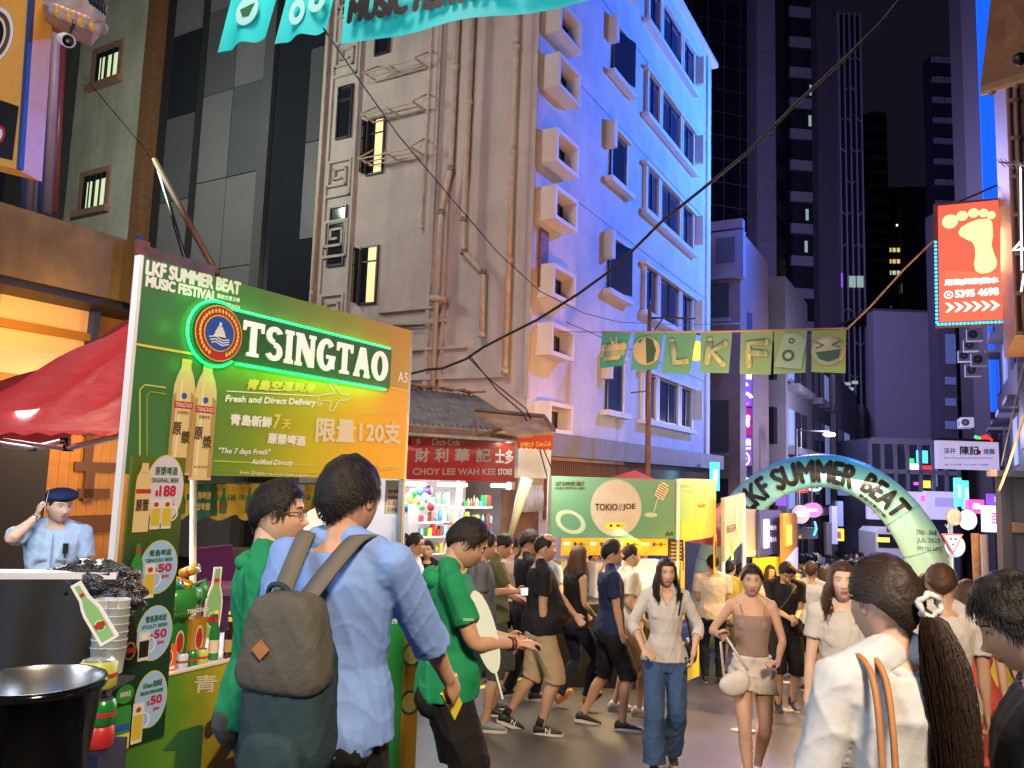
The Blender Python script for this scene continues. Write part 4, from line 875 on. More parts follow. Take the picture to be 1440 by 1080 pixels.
txb('"The 7 days Fresh"', 307, 640, 380, 642, 11, b=.001, sh=.2); txb('Airlifted Directly', 353, 655, 412, 657, 10, b=.001, sh=.2); txb('from Qingdao via Cold Chain Logistics', 337, 668, 435, 671, 6, b=0, sh=.2)
txb('Limited to 120 bottles', 499, 582, 564, 585, 6, 'gold', 0); txb('百威啤酒青島 才能購買的啤酒', 474, 660, 563, 662, 8, 'gold', .001)
mb.build('lettering', t)
# plane outline
mb = MB(); st([(448, 556), (470, 553), (462, 540), (469, 540), (479, 554), (490, 556), (492, 560), (486, 563), (476, 563), (468, 578), (462, 577), (466, 564), (452, 563), (449, 571), (446, 570), (448, 556)], .008, -.006, 'cream'); mb.build('aeroplane_print', t)
# logo: raised green backing with neon behind
def serif_text(mb, s_, x0, x1, z0, z1, y0, y1, m, rise, grow=0.0):
    """slab-serif block capitals built from polygons"""
    G = {'T': [[(0,1),(1,1),(1,.72),(.9,.72),(.85,.84),(.64,.84),(.64,.12),(.78,.1),(.78,0),(.22,0),(.22,.1),(.36,.12),(.36,.84),(.15,.84),(.1,.72),(0,.72)]],
         'I': [[(.05,0),(.95,0),(.95,.12),(.78,.14),(.78,.86),(.95,.88),(.95,1),(.05,1),(.05,.88),(.22,.86),(.22,.14),(.05,.12)]],
         'N': [[(0,0),(.32,0),(.32,.1),(.24,.13),(.24,.62),(.68,0),(.94,0),(.94,.88),(1,.9),(1,1),(.68,1),(.68,.9),(.76,.88),(.76,.42),(.34,1),(0,1),(0,.9),(.06,.88),(.06,.12),(0,.1)]],
         'A': [[(0,0),(.34,0),(.34,.1),(.29,.12),(.33,.26),(.66,.26),(.7,.12),(.64,.1),(.64,0),(1,0),(1,.1),(.94,.12),(.66,1),(.36,1),(.06,.12),(0,.1)]]}
    wd = {'T': .86, 'S': .74, 'I': .42, 'N': .95, 'G': .92, 'A': .92, 'O': .98}; gap = .10
    tot = sum(wd[c] for c in s_)+gap*(len(s_)-1); x = 0
    for c in s_:
        a = x/tot; b = (x+wd[c])/tot; x += wd[c]+gap
        X = lambda u_: x0+(x1-x0)*(a+(b-a)*u_); Zr = rise
        Z = lambda v_, u_: z0+(z1-z0)*v_+Zr*(a+(b-a)*u_)
        def P(pts):
            q = [(X(p[0]), Z(p[1], p[0])) for p in pts]; mb.prism(q, y0, y1, m)
        if c in G:
            for g in G[c]: P(g)
            if c == 'A': pass
        else:
            import math as mm
            def arc(cx, cy, rx, ry, t, a0, a1, n=14, th=.26):
                for i in range(n):
                    p = []; 
                    for (aa, k) in ((a0+(a1-a0)*i/n, 1), (a0+(a1-a0)*(i+1)/n, 1), (a0+(a1-a0)*(i+1)/n, 0), (a0+(a1-a0)*i/n, 0)):
                        rr = (rx, ry) if k else (rx-t*1.15, ry-t*.62); p.append((cx+rr[0]*mm.cos(aa), cy+rr[1]*mm.sin(aa)))
                    P(p)
            pi = mm.pi
            if c == 'O': arc(.5, .5, .5, .52, .26, 0, 2*pi, 24)
            if c == 'G': arc(.5, .5, .5, .52, .26, .22*pi, 1.97*pi, 22); P([(.52,.5),(1,.5),(1,.38),(.96,.36),(.96,.08),(.74,.08),(.74,.38),(.52,.38)])
            if c == 'S': arc(.5, .74, .48, .27, .25, .12*pi, 1.5*pi, 12); arc(.5, .27, .5, .28, .25, -.88*pi, .5*pi, 12)
lb_, rb_ = bf.at(341, 499, -.062), bf.at(545, 537, -.062); hT = bf.at(341, 449, -.062)[1]-lb_[1]; rise = rb_[1]-lb_[1]
mb = MB(); e_ = .045
mb.prism([(lb_[0]-.12, lb_[1]-e_), (rb_[0]+e_, rb_[1]-e_), (rb_[0]+e_, rb_[1]+hT*.96+e_), (lb_[0]-.12, lb_[1]+hT+e_)], -.05, -.03, 'sign_green')
cx, cz = bf.at(307, 469, -.05); mb.disc(cx, cz, .185, .185, -.052, 'sign_green', 40, -.032); mb.build('logo_backing', t)
mb = MB(); serif_text(mb, 'TSINGTAO', lb_[0], rb_[0], lb_[1], lb_[1]+hT, -.062, -.0505, 'letter_white', rise); mb.build('raised_lettering', t)
mb = MB(); mb.disc(cx, cz, .172, .172, -.058, 'gold', 40); mb.disc(cx, cz, .165, .165, -.060, 'tsing_red', 40); mb.disc(cx, cz, .112, .112, -.062, 'gold', 40); mb.disc(cx, cz, .105, .105, -.064, 'tsing_blue', 40)
for k in range(30):
    a = -1.1+5.34*k/29-.0; 
    mb.disc(cx+.138*math.cos(a), cz+.138*math.sin(a), .009, .014, -.062, 'gold', 8)
for (x0, z0, w_, h_) in ((0, .055, .02, .025), (0, .03, .05, .02), (0, .012, .075, .02), (0, -.01, .095, .022)): mb.flat([(cx-w_/2, cz+z0-h_/2), (cx+w_/2, cz+z0-h_/2), (cx+w_*.36, cz+z0+h_/2), (cx-w_*.36, cz+z0+h_/2)], -.066, 'print_white')
for k in range(3): mb.stroke([(cx-.075+.01*k, cz-.03-.016*k), (cx-.03, cz-.022-.016*k), (cx+.02, cz-.04-.016*k), (cx+.07, cz-.03-.014*k)], .007, -.066, 'print_white')
mb.build('round_emblem', t)
mb = MB()
arcp = [(cx+.2*math.cos(a), -.028, cz+.2*math.sin(a)) for a in np.linspace(R(48), R(325), 26)]
q0 = [(lb_[0]-.05, -.028, lb_[1]+hT+e_+.012), (rb_[0]+e_, -.028, rb_[1]+hT*.96+e_+.012)]; q1 = [(lb_[0]-.02, -.028, lb_[1]-e_-.012), (rb_[0]+e_*.5, -.028, rb_[1]-e_-.012)]
mb.tube(arcp, .009, 'neon_green', 6); mb.tube(q0, .009, 'neon_green', 6); mb.tube(q1, .009, 'neon_green', 6); mb.build('led_strip', t)
for k in range(9): lamp('POINT', 'led_glow', bf.M @ Vector((lb_[0]+(rb_[0]-lb_[0])*(k+.3)/9, -.10, lb_[1]-e_-.05+rise*k/9)), .26, (.02, 1, .16), None, .04)
for k in range(5): lamp('POINT', 'led_glow', bf.M @ Vector((cx+.27*math.cos(R(75+k*52)), -.10, cz+.27*math.sin(R(75+k*52)))), .2, (.02, 1, .16), None, .04)
for k in range(4): lamp('POINT', 'led_glow', bf.M @ Vector((lb_[0]+.1+.33*k, -.10, lb_[1]+hT+.1+rise*k/4.4)), .12, (.02, 1, .16), None, .04)
# two bottles printed on the board
def bottle_print(mb, fc, px, py0, py1, hw, y, label=True, body='bottle_cream', cap='gold'):
    b = fc.at(px, py0); tt = fc.at(px, py1); H = tt[1]-b[1]; w_ = hw
    pr = [(1, 0), (1, .68), (.96, .76), (.75, .85), (.45, .92), (.42, .97), (.42, 1)]
    mb.flat([(b[0]+w_*r_, b[1]+H*z) for r_, z in pr]+[(b[0]-w_*r_, b[1]+H*z) for r_, z in pr[::-1]], y, body)
    mb.flat([(b[0]+w_*.62, b[1]+H*.02), (b[0]+w_*.98, b[1]+H*.02), (b[0]+w_*.98, b[1]+H*.68), (b[0]+w_*.62, b[1]+H*.72)], y-.0006, 'bottle_shade')
    mb.flat([(b[0]-w_*.98, b[1]+H*.02), (b[0]-w_*.72, b[1]+H*.02), (b[0]-w_*.72, b[1]+H*.70), (b[0]-w_*.98, b[1]+H*.68)], y-.0006, 'bottle_shade'); mb.flat([(b[0]-w_*.5, b[1]+H*.04), (b[0]-w_*.3, b[1]+H*.04), (b[0]-w_*.22, b[1]+H*.84), (b[0]-w_*.36, b[1]+H*.80)], y-.0008, 'bottle_hi')
    mb.flat([(b[0]-w_*.45, b[1]+H*.965), (b[0]+w_*.45, b[1]+H*.965), (b[0]+w_*.45, b[1]+H), (b[0]-w_*.45, b[1]+H)], y-.001, cap)
    if label:
        mb.flat([(b[0]-w_*.85, b[1]+H*.57), (b[0]+w_*.85, b[1]+H*.57), (b[0]+w_*.85, b[1]+H*.63), (b[0]-w_*.85, b[1]+H*.63)], y-.001, 'tsing_red')
        text_in(mb, 'TSINGTAO', b[0]-w_*.75, b[0]+w_*.75, b[1]+H*.582, b[1]+H*.618, y-.002, 'print_white'); mb.disc(b[0], b[1]+H*.68, w_*.25, w_*.25, y-.001, 'tsing_blue', 12)
        text_in(mb, '原', b[0]-w_*.8, b[0]-w_*.05, b[1]+H*.34, b[1]+H*.45, y-.002, 'char_brown', .002); text_in(mb, '漿', b[0]+w_*.0, b[0]+w_*.8, b[1]+H*.27, b[1]+H*.38, y-.002, 'char_brown', .002)
        text_in(mb, '青島啤酒', b[0]-w_*.5, b[0]+w_*.5, b[1]+H*.52, b[1]+H*.55, y-.002, 'char_brown'); text_in(mb, '鮮活原漿', b[0]-w_*.6, b[0]+w_*.6, b[1]+H*.1, b[1]+H*.12, y-.002, 'char_brown')
mb = MB(); bottle_print(mb, bf, 249, 668, 503, .074, -.007); bottle_print(mb, bf, 279, 675, 509, .078, -.010); mb.build('bottle_print', t)

# menu panel
mf = Face(bf.M @ Vector((0, -.06, 0)), P2-P1); mz1, mz0 = mf.at(165, 640)[1], mf.at(153, 1052)[1]-.02; mw = mf.at(262, 640)[0]
t = thing('price_menu_panel', 'tall dark green price panel with four round blue beer prices at left of stall', 'price panel', mf.M)
mat('menu_green', (.008, .05, .022), .35, var=.3, vscale=30); mat('menu_blue', (.32, .55, .85), .4); mat('price_red', (.45, .01, .05), .4); mat('beer', (.62, .50, .04), .3); mat('stout', (.02, .015, .01), .3); mat('green_bottle', (.04, .28, .05), .2); mat('glass_print', (.68, .72, .66), .4)
gradmat('menu_print', [(0, (.006, .035, .015)), (.6, (.008, .06, .025)), (.75, (.07, .12, .02)), (1, (.12, .16, .02))], 2, mz0, mz1, .35)
MB().box(0, mw, 0, .02, mz0, mz1, 'menu_print').build('panel', t)
rows = [(640, 748, (231, 688, 30, 47), '原漿啤酒', 'ORIGINAL BEER', '$188', '/ 1L', 'bottle'), (757, 845, (223, 797, 29, 36), '青島啤酒', 'TSINGTAO BEER', '$50', '/pint', 'green'), (858, 932, (217, 890, 28, 37), '青島黑啤酒', 'STOUT BEER', '$50', '/pint', 'stout'), (945, 1045, (212, 983, 29, 38), '0.8 lemon 青島啤酒', 'TSINGTAO LEMON 0.8 BEER', '$50', '/pint', 'can')]
mat('menu_circle0', (.62, .62, .78), .4)
for i, (ya, yb, (cx_, cy_, rx, ry), ch, en, pr, un, kind) in enumerate(rows):
    c = mf.at(cx_, cy_); r_ = abs(mf.at(cx_+rx, cy_)[0]-c[0]); r_ = min(r_, mw-c[0]-.008); rz_ = (mf.at(cx_, cy_-ry)[1]-c[1])
    mb = MB(); mb.disc(c[0], c[1], r_+.006, rz_+.006, -.002, 'lime', 36); mb.disc(c[0], c[1], r_, rz_, -.003, 'menu_circle0' if i == 0 else 'menu_blue', 36)
    x = c[0]-r_; y = -.005
    text_in(mb, ch, c[0]-r_*.6, c[0]+r_*.62, c[1]+rz_*.42, c[1]+rz_*.68, y, 'sign_green', .001); text_in(mb, en, c[0]-r_*.78, c[0]+r_*.74, c[1]+rz_*.2, c[1]+rz_*.34, y, 'sign_green', .001)
    xo = -.35 if i == 0 else -.12; text_in(mb, pr[0], c[0]+r_*(xo-.14), c[0]+r_*(xo+.02), c[1]-rz_*.22, c[1]-rz_*.02, y, 'price_red', .002); text_in(mb, pr[1:], c[0]+r_*(xo+.06), c[0]+r_*(.62 if i == 0 else .72), c[1]-rz_*.22, c[1]+rz_*.12, y, 'price_red', .003); text_in(mb, un, c[0]+r_*.15, c[0]+r_*.6, c[1]-rz_*.48, c[1]-rz_*.3, y, 'price_red', .001, .2)
    mb.build('price_roundel', t)
    mb = MB(); z0 = mf.at(200, yb)[1]; hh = mf.at(200, ya)[1]-z0
    bx = .075
    if kind == 'can':
        mb.flat([(bx-.05, z0+.0), (bx+.04, z0), (bx+.04, z0+.20), (bx+.03, z0+.225), (bx-.04, z0+.225), (bx-.05, z0+.20)], -.007, 'green_bottle'); mb.flat([(bx-.05, z0), (bx+.04, z0), (bx+.04, z0+.08), (bx-.05, z0+.08)], -.008, 'gold')
        mb.flat([(bx-.045, z0+.1), (bx+.035, z0+.1), (bx+.035, z0+.13), (bx-.045, z0+.13)], -.009, 'tsing_blue'); text_in(mb, '0.8', bx-.03, bx+.02, z0+.03, z0+.06, -.01, 'print_white', .002); mb.disc(bx-.005, z0+.285, .05, .05, -.008, 'green_bottle', 24); text_in(mb, '檸檬啤酒', bx-.035, bx+.025, z0+.27, z0+.3, -.01, 'print_white')
    else:
        H = hh*(.9 if kind == 'bottle' else .92); col = {'bottle': 'bottle_cream', 'green': 'green_bottle', 'stout': 'stout'}[kind]
        w_ = .047 if kind == 'bottle' else .036
        pr_ = [(1, 0), (1, .62), (.8, .72), (.42, .8), (.36, 1)] if kind != 'bottle' else [(1, 0), (1, .7), (.9, .8), (.5, .9), (.4, 1)]
        mb.flat([(bx+w_*a, z0+H*b) for a, b in pr_]+[(bx-w_*a, z0+H*b) for a, b in pr_[::-1]], -.007, col)
        if kind == 'bottle': text_in(mb, '原漿', bx-w_*.85, bx+w_*.85, z0+H*.3, z0+H*.48, -.009, 'char_brown', .002)
        else: mb.disc(bx, z0+H*.3, w_*.92, w_*1.3, -.0085, 'cream' if kind == 'green' else 'bottle_shade', 20); mb.disc(bx, z0+H*.3, w_*.75, w_*1.1, -.009, col, 20)
        mb.flat([(bx-w_*.95, z0+H*(.56 if kind == 'bottle' else .26)), (bx+w_*.95, z0+H*(.56 if kind == 'bottle' else .26)), (bx+w_*.95, z0+H*(.62 if kind == 'bottle' else .36)), (bx-w_*.95, z0+H*(.62 if kind == 'bottle' else .36))], -.0095, 'tsing_red')
        mb.flat([(bx-w_*.42, z0+H*.86), (bx+w_*.42, z0+H*.86), (bx+w_*.38, z0+H*.93), (bx-w_*.38, z0+H*.93)], -.0095, 'tsing_red' if kind == 'green' else col)
    mb.build('drink_print', t)
    mb = MB(); gxs = (bx+.085, bx+.155) if kind == 'bottle' else (bx+.082,); 
    for gx in gxs:
        gh = hh*.42 if kind == 'bottle' else hh*.58; gw = .031 if kind == 'bottle' else .032
        mb.flat([(gx-gw, z0+.012), (gx+gw, z0+.012), (gx+gw*1.05, z0+gh), (gx-gw*1.05, z0+gh)], -.008, 'glass_print')
        mb.flat([(gx-gw*.86, z0+.03), (gx+gw*.86, z0+.03), (gx+gw*.9, z0+gh*.72), (gx-gw*.9, z0+gh*.72)], -.009, 'stout' if kind == 'stout' else 'beer')
        mb.disc(gx, z0+gh*.84, gw*.5, gw*.45, -.0092, 'tsing_red' if kind != 'stout' else 'print_white', 12)
    mb.ring(gxs[-1]+gw*1.0, z0+gh*.55, .035, .043, -.0085, 'print_white', 18, a0=-1.5, a1=1.5, sx=.9); mb.build('beer_mug_print', t)
# counter front with big 120
kf = Face(bf.M @ Vector((0, -.03, 0)), P2-P1); kz = kf.at(262, 944)[1]; kx = mw+.004
t = thing('stall_counter', 'green and gold printed stall counter front with big dark 120 numerals', 'counter', kf.M)
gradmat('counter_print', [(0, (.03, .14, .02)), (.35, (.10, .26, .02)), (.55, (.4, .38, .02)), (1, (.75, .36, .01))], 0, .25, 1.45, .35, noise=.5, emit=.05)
zf = bf.M.translation; gmin = -.75
MB().box(0.0, L, 0, .025, gmin, kz, 'counter_print').build('front', t); MB().box(-.02, L, .026, .75, kz-.045, kz-.01, 'white').build('counter_top', t); MB().box(0, L, -.012, .03, kz, kz+.012, 'cream').build('edge_trim', t)
MB().box(0, .03, .03, .75, gmin, kz-.05, 'dark').build('side_panel', t); MB().box(L-.03, L, .03, .75, gmin, kz-.05, 'sign_green').build('side_panel', t)
mb = MB()
for s_, x0, x1, yb, h in (('青島啤酒', 272, 400, 975, 25),): text_px(mb, kf, s_, x0, yb, x1, yb-8, -.004, 'cream', .0015, 0, h)
mb.build('lettering', t)
mb = MB(); z1_ = kf.at(260, 1010)[1]; h_ = .40
for ch, x0, x1 in (('1', kx+.10, kx+.28), ('2', kx+.28, kx+.58), ('0', kx+.6, kx+.92)): text_in(mb, ch, x0, x1, z1_-h_, z1_-(.03 if ch != '1' else .06), -.005, 'sign_green' if ch == '1' else 'char_brown', .022)
mb.prism([(kx+.02, z1_-.14), (kx+.12, z1_-.06), (kx+.12, z1_-.17)], -.005, -.001, 'sign_green'); mb.build('big_numeral', t)
# goods on the counter
def bm(x, y, z): return bf.M @ Vector((x, y, z))
CT = kz-.01
mat('can_green', (.03, .30, .06), .25, .4); mat('can_gold', (.75, .42, .04), .25, .5); mat('can_blue', (.05, .22, .55), .3); mat('silver', (.6, .62, .64), .25, .9); mat('can_orange', (.75, .16, .02), .35); mat('brown_glass', (.03, .012, .005), .08, spec=.9); mat('green_glass', (.02, .22, .05), .08, spec=.9); mat('can_white', (.55, .68, .80), .3)
def can(p, label, m, rot=None, gname='beer cans and boxes on the stall counter', r_=.033, h=.12):
    M = Matrix.Translation(p) @ (rot or Matrix.Identity(4)); t = thing('beer_can', label, 'can', M, gname)
    MB().lathe([(0, 0), (r_*.8, 0), (r_, .01), (r_, h-.012), (r_*.82, h)], m, 16).build('body', t); MB().lathe([(r_*.82, h), (r_*.8, h+.002), (r_*.72, h-.003), (0, h-.003)], 'silver', 16).build('lid', t)
    mb = MB(); mb.lathe([(r_+.0008, h*.42), (r_+.0008, h*.58)], 'tsing_red', 16); mb.build('label_band', t)
def bottle(p, label, m, rot=None, h=.24, r_=.031, lab='cream', foil='tsing_red', sc_=1):
    M = Matrix.Translation(p) @ (rot or Matrix.Identity(4)) @ Matrix.Scale(sc_, 4); t = thing('beer_bottle', label, 'bottle', M)
    MB().lathe([(0, 0), (r_*.9, 0), (r_, .01), (r_, h*.55), (r_*.85, h*.64), (r_*.45, h*.76), (r_*.38, h*.97), (r_*.45, h*.975), (r_*.42, h)], m, 18).build('glass', t)
    MB().lathe([(r_+.001, h*.15), (r_+.001, h*.42)], lab, 18).build('label', t); MB().lathe([(r_*.47, h*.80), (r_*.43, h*.90)], foil, 14).build('neck_foil', t); MB().lathe([(r_*.5, h*.955), (r_*.5, h+.004), (0, h+.006)], 'gold', 14).build('cap', t)
def carton(p, rz, sz, m, label, txt=None):
    t = thing('beer_carton', label, 'carton', Matrix.Translation(p) @ Matrix.Rotation(math.atan2(bf.a.y, bf.a.x)+rz, 4, 'Z'))
    MB().box(-sz[0]/2, sz[0]/2, 0, sz[1], 0, sz[2], m).build('box', t); mb = MB(); mb.disc(0, sz[2]*.55, sz[0]*.28, sz[2]*.3, -.002, 'cream', 20); mb.disc(0, sz[2]*.55, sz[0]*.22, sz[2]*.24, -.003, 'tsing_red', 20)
    mb.flat([(-sz[0]*.42, sz[2]*.1), (sz[0]*.42, sz[2]*.1), (sz[0]*.42, sz[2]*.22), (-sz[0]*.42, sz[2]*.22)], -.002, 'print_white'); mb.build('printed_label', t)
x0 = mw+.02
carton(bm(x0+.06, .06, CT), 0, (.10, .10, .15), 'can_orange', 'small orange beer carton low on the counter beside the menu panel')
can(bm(x0+.05, .1, CT+.152), 'blue and white beer can standing on the orange carton', 'can_blue', h=.19, r_=.036)
can(bm(x0+.03, .14, CT+.152), 'paler blue can behind the blue can on the orange carton', 'can_white', h=.2)
for k in range(3): can(bm(x0+.16+k*.07, .07, CT), ['silver topped clear can in the front row of the counter', 'green can second in the front row of the counter', 'pale green can third in the front row of the counter'][k], ['can_white', 'can_green', 'lime'][k], h=.09)
carton(bm(x0+.20, .16, CT+.0), .1, (.12, .1, .24), 'can_green', 'green blue beer carton behind the front cans'); carton(bm(x0+.32, .14, CT), .15, (.12, .1, .26), 'can_gold', 'yellow gold beer carton in the middle of the counter')
bottle(bm(x0+.42, .12, CT), 'green beer bottle between the yellow carton and the brown bottle', 'green_glass', h=.29); bottle(bm(x0+.50, .08, CT), 'brown stout bottle on the counter', 'brown_glass', h=.28, lab='bottle_shade', foil='gold'); bottle(bm(x0+.6, .12, CT), 'second brown stout bottle hidden behind the green shirt', 'brown_glass', h=.27, lab='bottle_shade', foil='gold')
# big green helmet shaped bucket full of cans
t = thing('beer_bucket', 'round dark green beer bucket heaped with cans on the counter', 'bucket', Matrix.Translation(bm(x0+.20, .25, CT+.26)))
MB().lathe([(0, 0), (.09, .0), (.145, .05), (.165, .12), (.16, .19), (.14, .20), (.13, .19)], 'green_bottle', 24).build('body', t)
mb = MB(); mb.tube([(.12, 0, .2), (.19, -.02, .24), (.2, -.02, .14), (.16, -.01, .1)], .014, 'can_green', 8); mb.build('handle', t); mb = MB(); d = Matrix.Rotation(math.atan2(bf.a.y, bf.a.x), 4, 'Z')
text_in(mb, 'TSINGTAO', -.02, .13, .05, .075, -.164, 'print_white', .001); mb.build('lettering', t, M=d)
for k, (dx, dy, dz, m, ry, rx, lab) in enumerate([(-.10, -.04, .18, 'can_green', 1.1, .3, 'green can lying at left on top of the bucket'), (-.06, -.05, .24, 'can_gold', 1.9, .5, 'gold can lying on top of the bucket'), (.02, -.03, .22, 'can_gold', 2.1, -.2, 'second gold can sloping down the bucket'), (-.13, -.02, .26, 'cream', .4, .8, 'cream and red can at the top left of the bucket'), (.05, .02, .26, 'can_gold', 1.2, .1, 'gold can at the back of the bucket'), (-.05, -.08, .14, 'can_green', 2.2, .9, 'green can sloping out of the bucket front'), (-.16, -.05, .10, 'can_green', 1.4, 1.2, 'green can at the left edge of the bucket')]):
    can(bm(x0+.20+dx, .25+dy, CT+.26+dz), lab, m, Matrix.Rotation(rx, 4, 'X') @ Matrix.Rotation(ry, 4, 'Y'), r_=.032)
mb = MB(); mb.prism([(-.10, 0), (.02, .03), (.0, .16), (-.08, .14)], 0, .004, 'cream'); mb.prism([(-.085, .015), (.005, .04), (-.01, .145), (-.07, .13)], -.002, -.0005, 'can_gold'); mb.build('beer_card', label='small tilted gold beer card behind the heaped cans', cat='card', M=Matrix.Translation(bm(x0+.22, .33, CT+.47)) @ Matrix.Rotation(math.atan2(bf.a.y, bf.a.x), 4, 'Z'))
def bottle_cutout(label, M, h=.5, w_=.055):
    t = thing('bottle_cutout', label, 'cut-out', M); 
    def prof(g): return [(w_+g, -g), (w_+g, h*.5), (w_*.8+g, h*.62), (w_*.38+g, h*.76), (w_*.34+g, h+g)]
    a = prof(.012); MB().prism(a+[(-x, z) for x, z in a[::-1]], 0, .006, 'print_white').build('backing', t)
    a = prof(0); mb = MB(); mb.flat(a+[(-x, z) for x, z in a[::-1]], -.002, 'neonish'); mb.disc(0, h*.25, w_*.8, w_*.9, -.003, 'cream', 20); mb.disc(0, h*.25, w_*.6, w_*.7, -.004, 'green_bottle', 20); mb.flat([(-w_*.8, h*.22), (w_*.8, h*.22), (w_*.8, h*.3), (-w_*.8, h*.3)], -.005, 'tsing_red'); mb.flat([(-w_*.36, h*.8), (w_*.36, h*.8), (w_*.36, h*.86), (-w_*.36, h*.86)], -.003, 'tsing_red'); mb.build('bottle_print', t)
mat('neonish', (.26, .55, .22), .3)
bottle_cutout('white edged green bottle cut-out standing behind the counter goods', Matrix.Translation(bm(x0+.45, .2, CT+.12)) @ Matrix.Rotation(math.atan2(bf.a.y, bf.a.x), 4, 'Z') @ Matrix.Rotation(.06, 4, 'Y'), .42)
# things left of the menu panel
cf = Face(W(60, 900, 3.6), (1, .25, 0)); mat('black_cloth', (.018, .02, .024), .7, bump=.5, bscale=4, dist=.02)
t = thing('covered_counter', 'side counter draped in black cloth with pale top edge at far left', 'counter', cf.M)
a = cf.at(-60, 812); b = cf.at(163, 815); zt_ = cf.at(60, 815)[1]; zb_ = ground(3)-cf.O.z-.1
mb = MB(); nx = 60; vs = []; fs = []
for i in range(nx+1):
    x = a[0]+(b[0]-a[0])*i/nx
    for j, z in enumerate((zt_, zt_-.25, zb_)): vs.append((x, (0 if j == 0 else .018*math.sin(x*27+j)*j), z))
for i in range(nx):
    for j in range(2): q = i*3+j; fs.append((q+1, q+4, q+3, q))
mb.add(vs, fs, 'black_cloth', True); mb.build('cloth', t); MB().box(a[0], b[0], .0, .12, zt_+.001, zt_+.03, 'white').build('top_edge', t); MB().box(a[0], b[0], .02, .12, zb_, zt_, 'black').build('frame', t)
t = Face(W(60, 950, 2.2), (1, .2, 0)); p = W(52, 962, 2.35)
tb = thing('bucket_table', 'low dark table under the ice bucket at bottom left', 'table', Matrix.Translation((p.x, p.y, gz(p))))
MB().box(-.7, .3, -.25, .3, p.z-gz(p)-.42, p.z-gz(p)-.38, 'dark').build('table_top', tb)
for (x, y) in ((-.65, -.2), (.22, -.2), (.22, .25), (-.65, .25)): MB().box(x, x+.04, y, y+.04, 0, p.z-gz(p)-.42, 'frame_dark').build('leg', tb)
t = thing('ice_bucket', 'shiny black round ice bucket with metal inside at bottom left', 'bucket', Matrix.Translation(p-Vector((0, 0, .37))))
mat('bucket_black', (.006, .006, .008), .12, spec=.9)
MB().lathe([(0, 0), (.13, 0), (.135, .02), (.172, .36), (.182, .362), (.185, .37), (.182, .385), (.172, .385)], 'bucket_black', 40).build('body', t); MB().lathe([(.172, .384), (.166, .37), (.155, .30), (.13, .10), (0, .09)], 'silver', 40).build('liner', t)
mb = MB(); mb.lathe([(.05, .0), (.054, .15)], 'green_glass', 12); mb.build('bottle_decal', t, M=Matrix.Identity(4)) if False else None
bottle(p+Vector((-.14, -.21, -.45)), 'green beer bottle standing in front of the ice bucket', 'green_glass', h=.29, r_=.034, lab='tsing_red')
mat('plastic_black', (.02, .025, .03), .1, spec=.9, bump=1.0, bscale=22, dist=.05); mb = MB(); mb.ell((0, 0, 0), (.21, .13, .10), 'plastic_black', 28, 18); mb.ell((-.1, -.03, -.08), (.12, .1, .12), 'plastic_black', 20, 14); mb.ell((.12, -.02, -.07), (.13, .1, .10), 'plastic_black', 20, 14)
for i_, v_ in enumerate(mb.v): q_ = Vector(v_); mb.v[i_] = tuple(q_*(1+.16*math.sin(q_.x*48+3*math.sin(q_.z*30))*math.cos(q_.y*37+q_.z*41)))
mb.build('plastic_bag', label='crumpled shiny black plastic bag on the side counter', cat='bag', M=Matrix.Translation(W(130, 818, 3.75)))
for k in range(2):
    q = W(141+k*19, 935, 3.35); t = thing('cup_stack', ['tall stack of clear plastic cups at left of the menu panel', 'second clear cup stack right against the menu panel post'][k], 'cups', Matrix.Translation(q), 'clear plastic cup stacks')
    mat('cup_clear', (.62, .68, .66), .2, alpha=.75)
    for j in range(7): M = Matrix.Translation((0, 0, j*.032-.03)); MB().lathe([(.034, .0), (.043, .10), (.046, .102), (.044, .105)], 'cup_clear', 18, M).build('cup', t)
q = W(139, 955, 3.1)
bottle_cutout('green bottle cut-out leaning across the clear cups', Matrix.Translation(W(152, 898, 3.05)) @ Matrix.Rotation(.2, 4, 'Z') @ Matrix.Rotation(R(-33), 4, 'Y'), .23, .024)
for k, (px, py, d, m, h, r_, lab) in enumerate([(136, 968, 2.95, 'lime', .10, .065, 'wide lime green beer keg can below the cup stacks'), (143, 1020, 2.95, 'can_green', .09, .045, 'green beer can standing under the lime keg can'), (140, 1052, 2.95, 'tsing_red', .08, .045, 'red labelled can near the bottom of the stall post')]): can(W(px, py, d), lab, m, r_=r_, h=h, gname=None)
mb = MB(); q = W(142, 1062, 2.98); mb.box(-.09, -.0, -.02, .2, gz(q)-q.z-.2, 0, 'dark_blue_crate' if 'dark_blue_crate' in MATS else mat('dark_blue_crate', (.01, .02, .06), .5)); mb.build('crate', label='dark blue crate standing under the cans beside the stall post', cat='crate', M=Matrix.Translation(q))
MB().box(-.10, .03, -.02, .2, -.012, 0, 'dark').build('shelf', label='thin dark shelf carrying the lime keg can', cat='shelf', M=Matrix.Translation(W(142, 969, 2.98)))

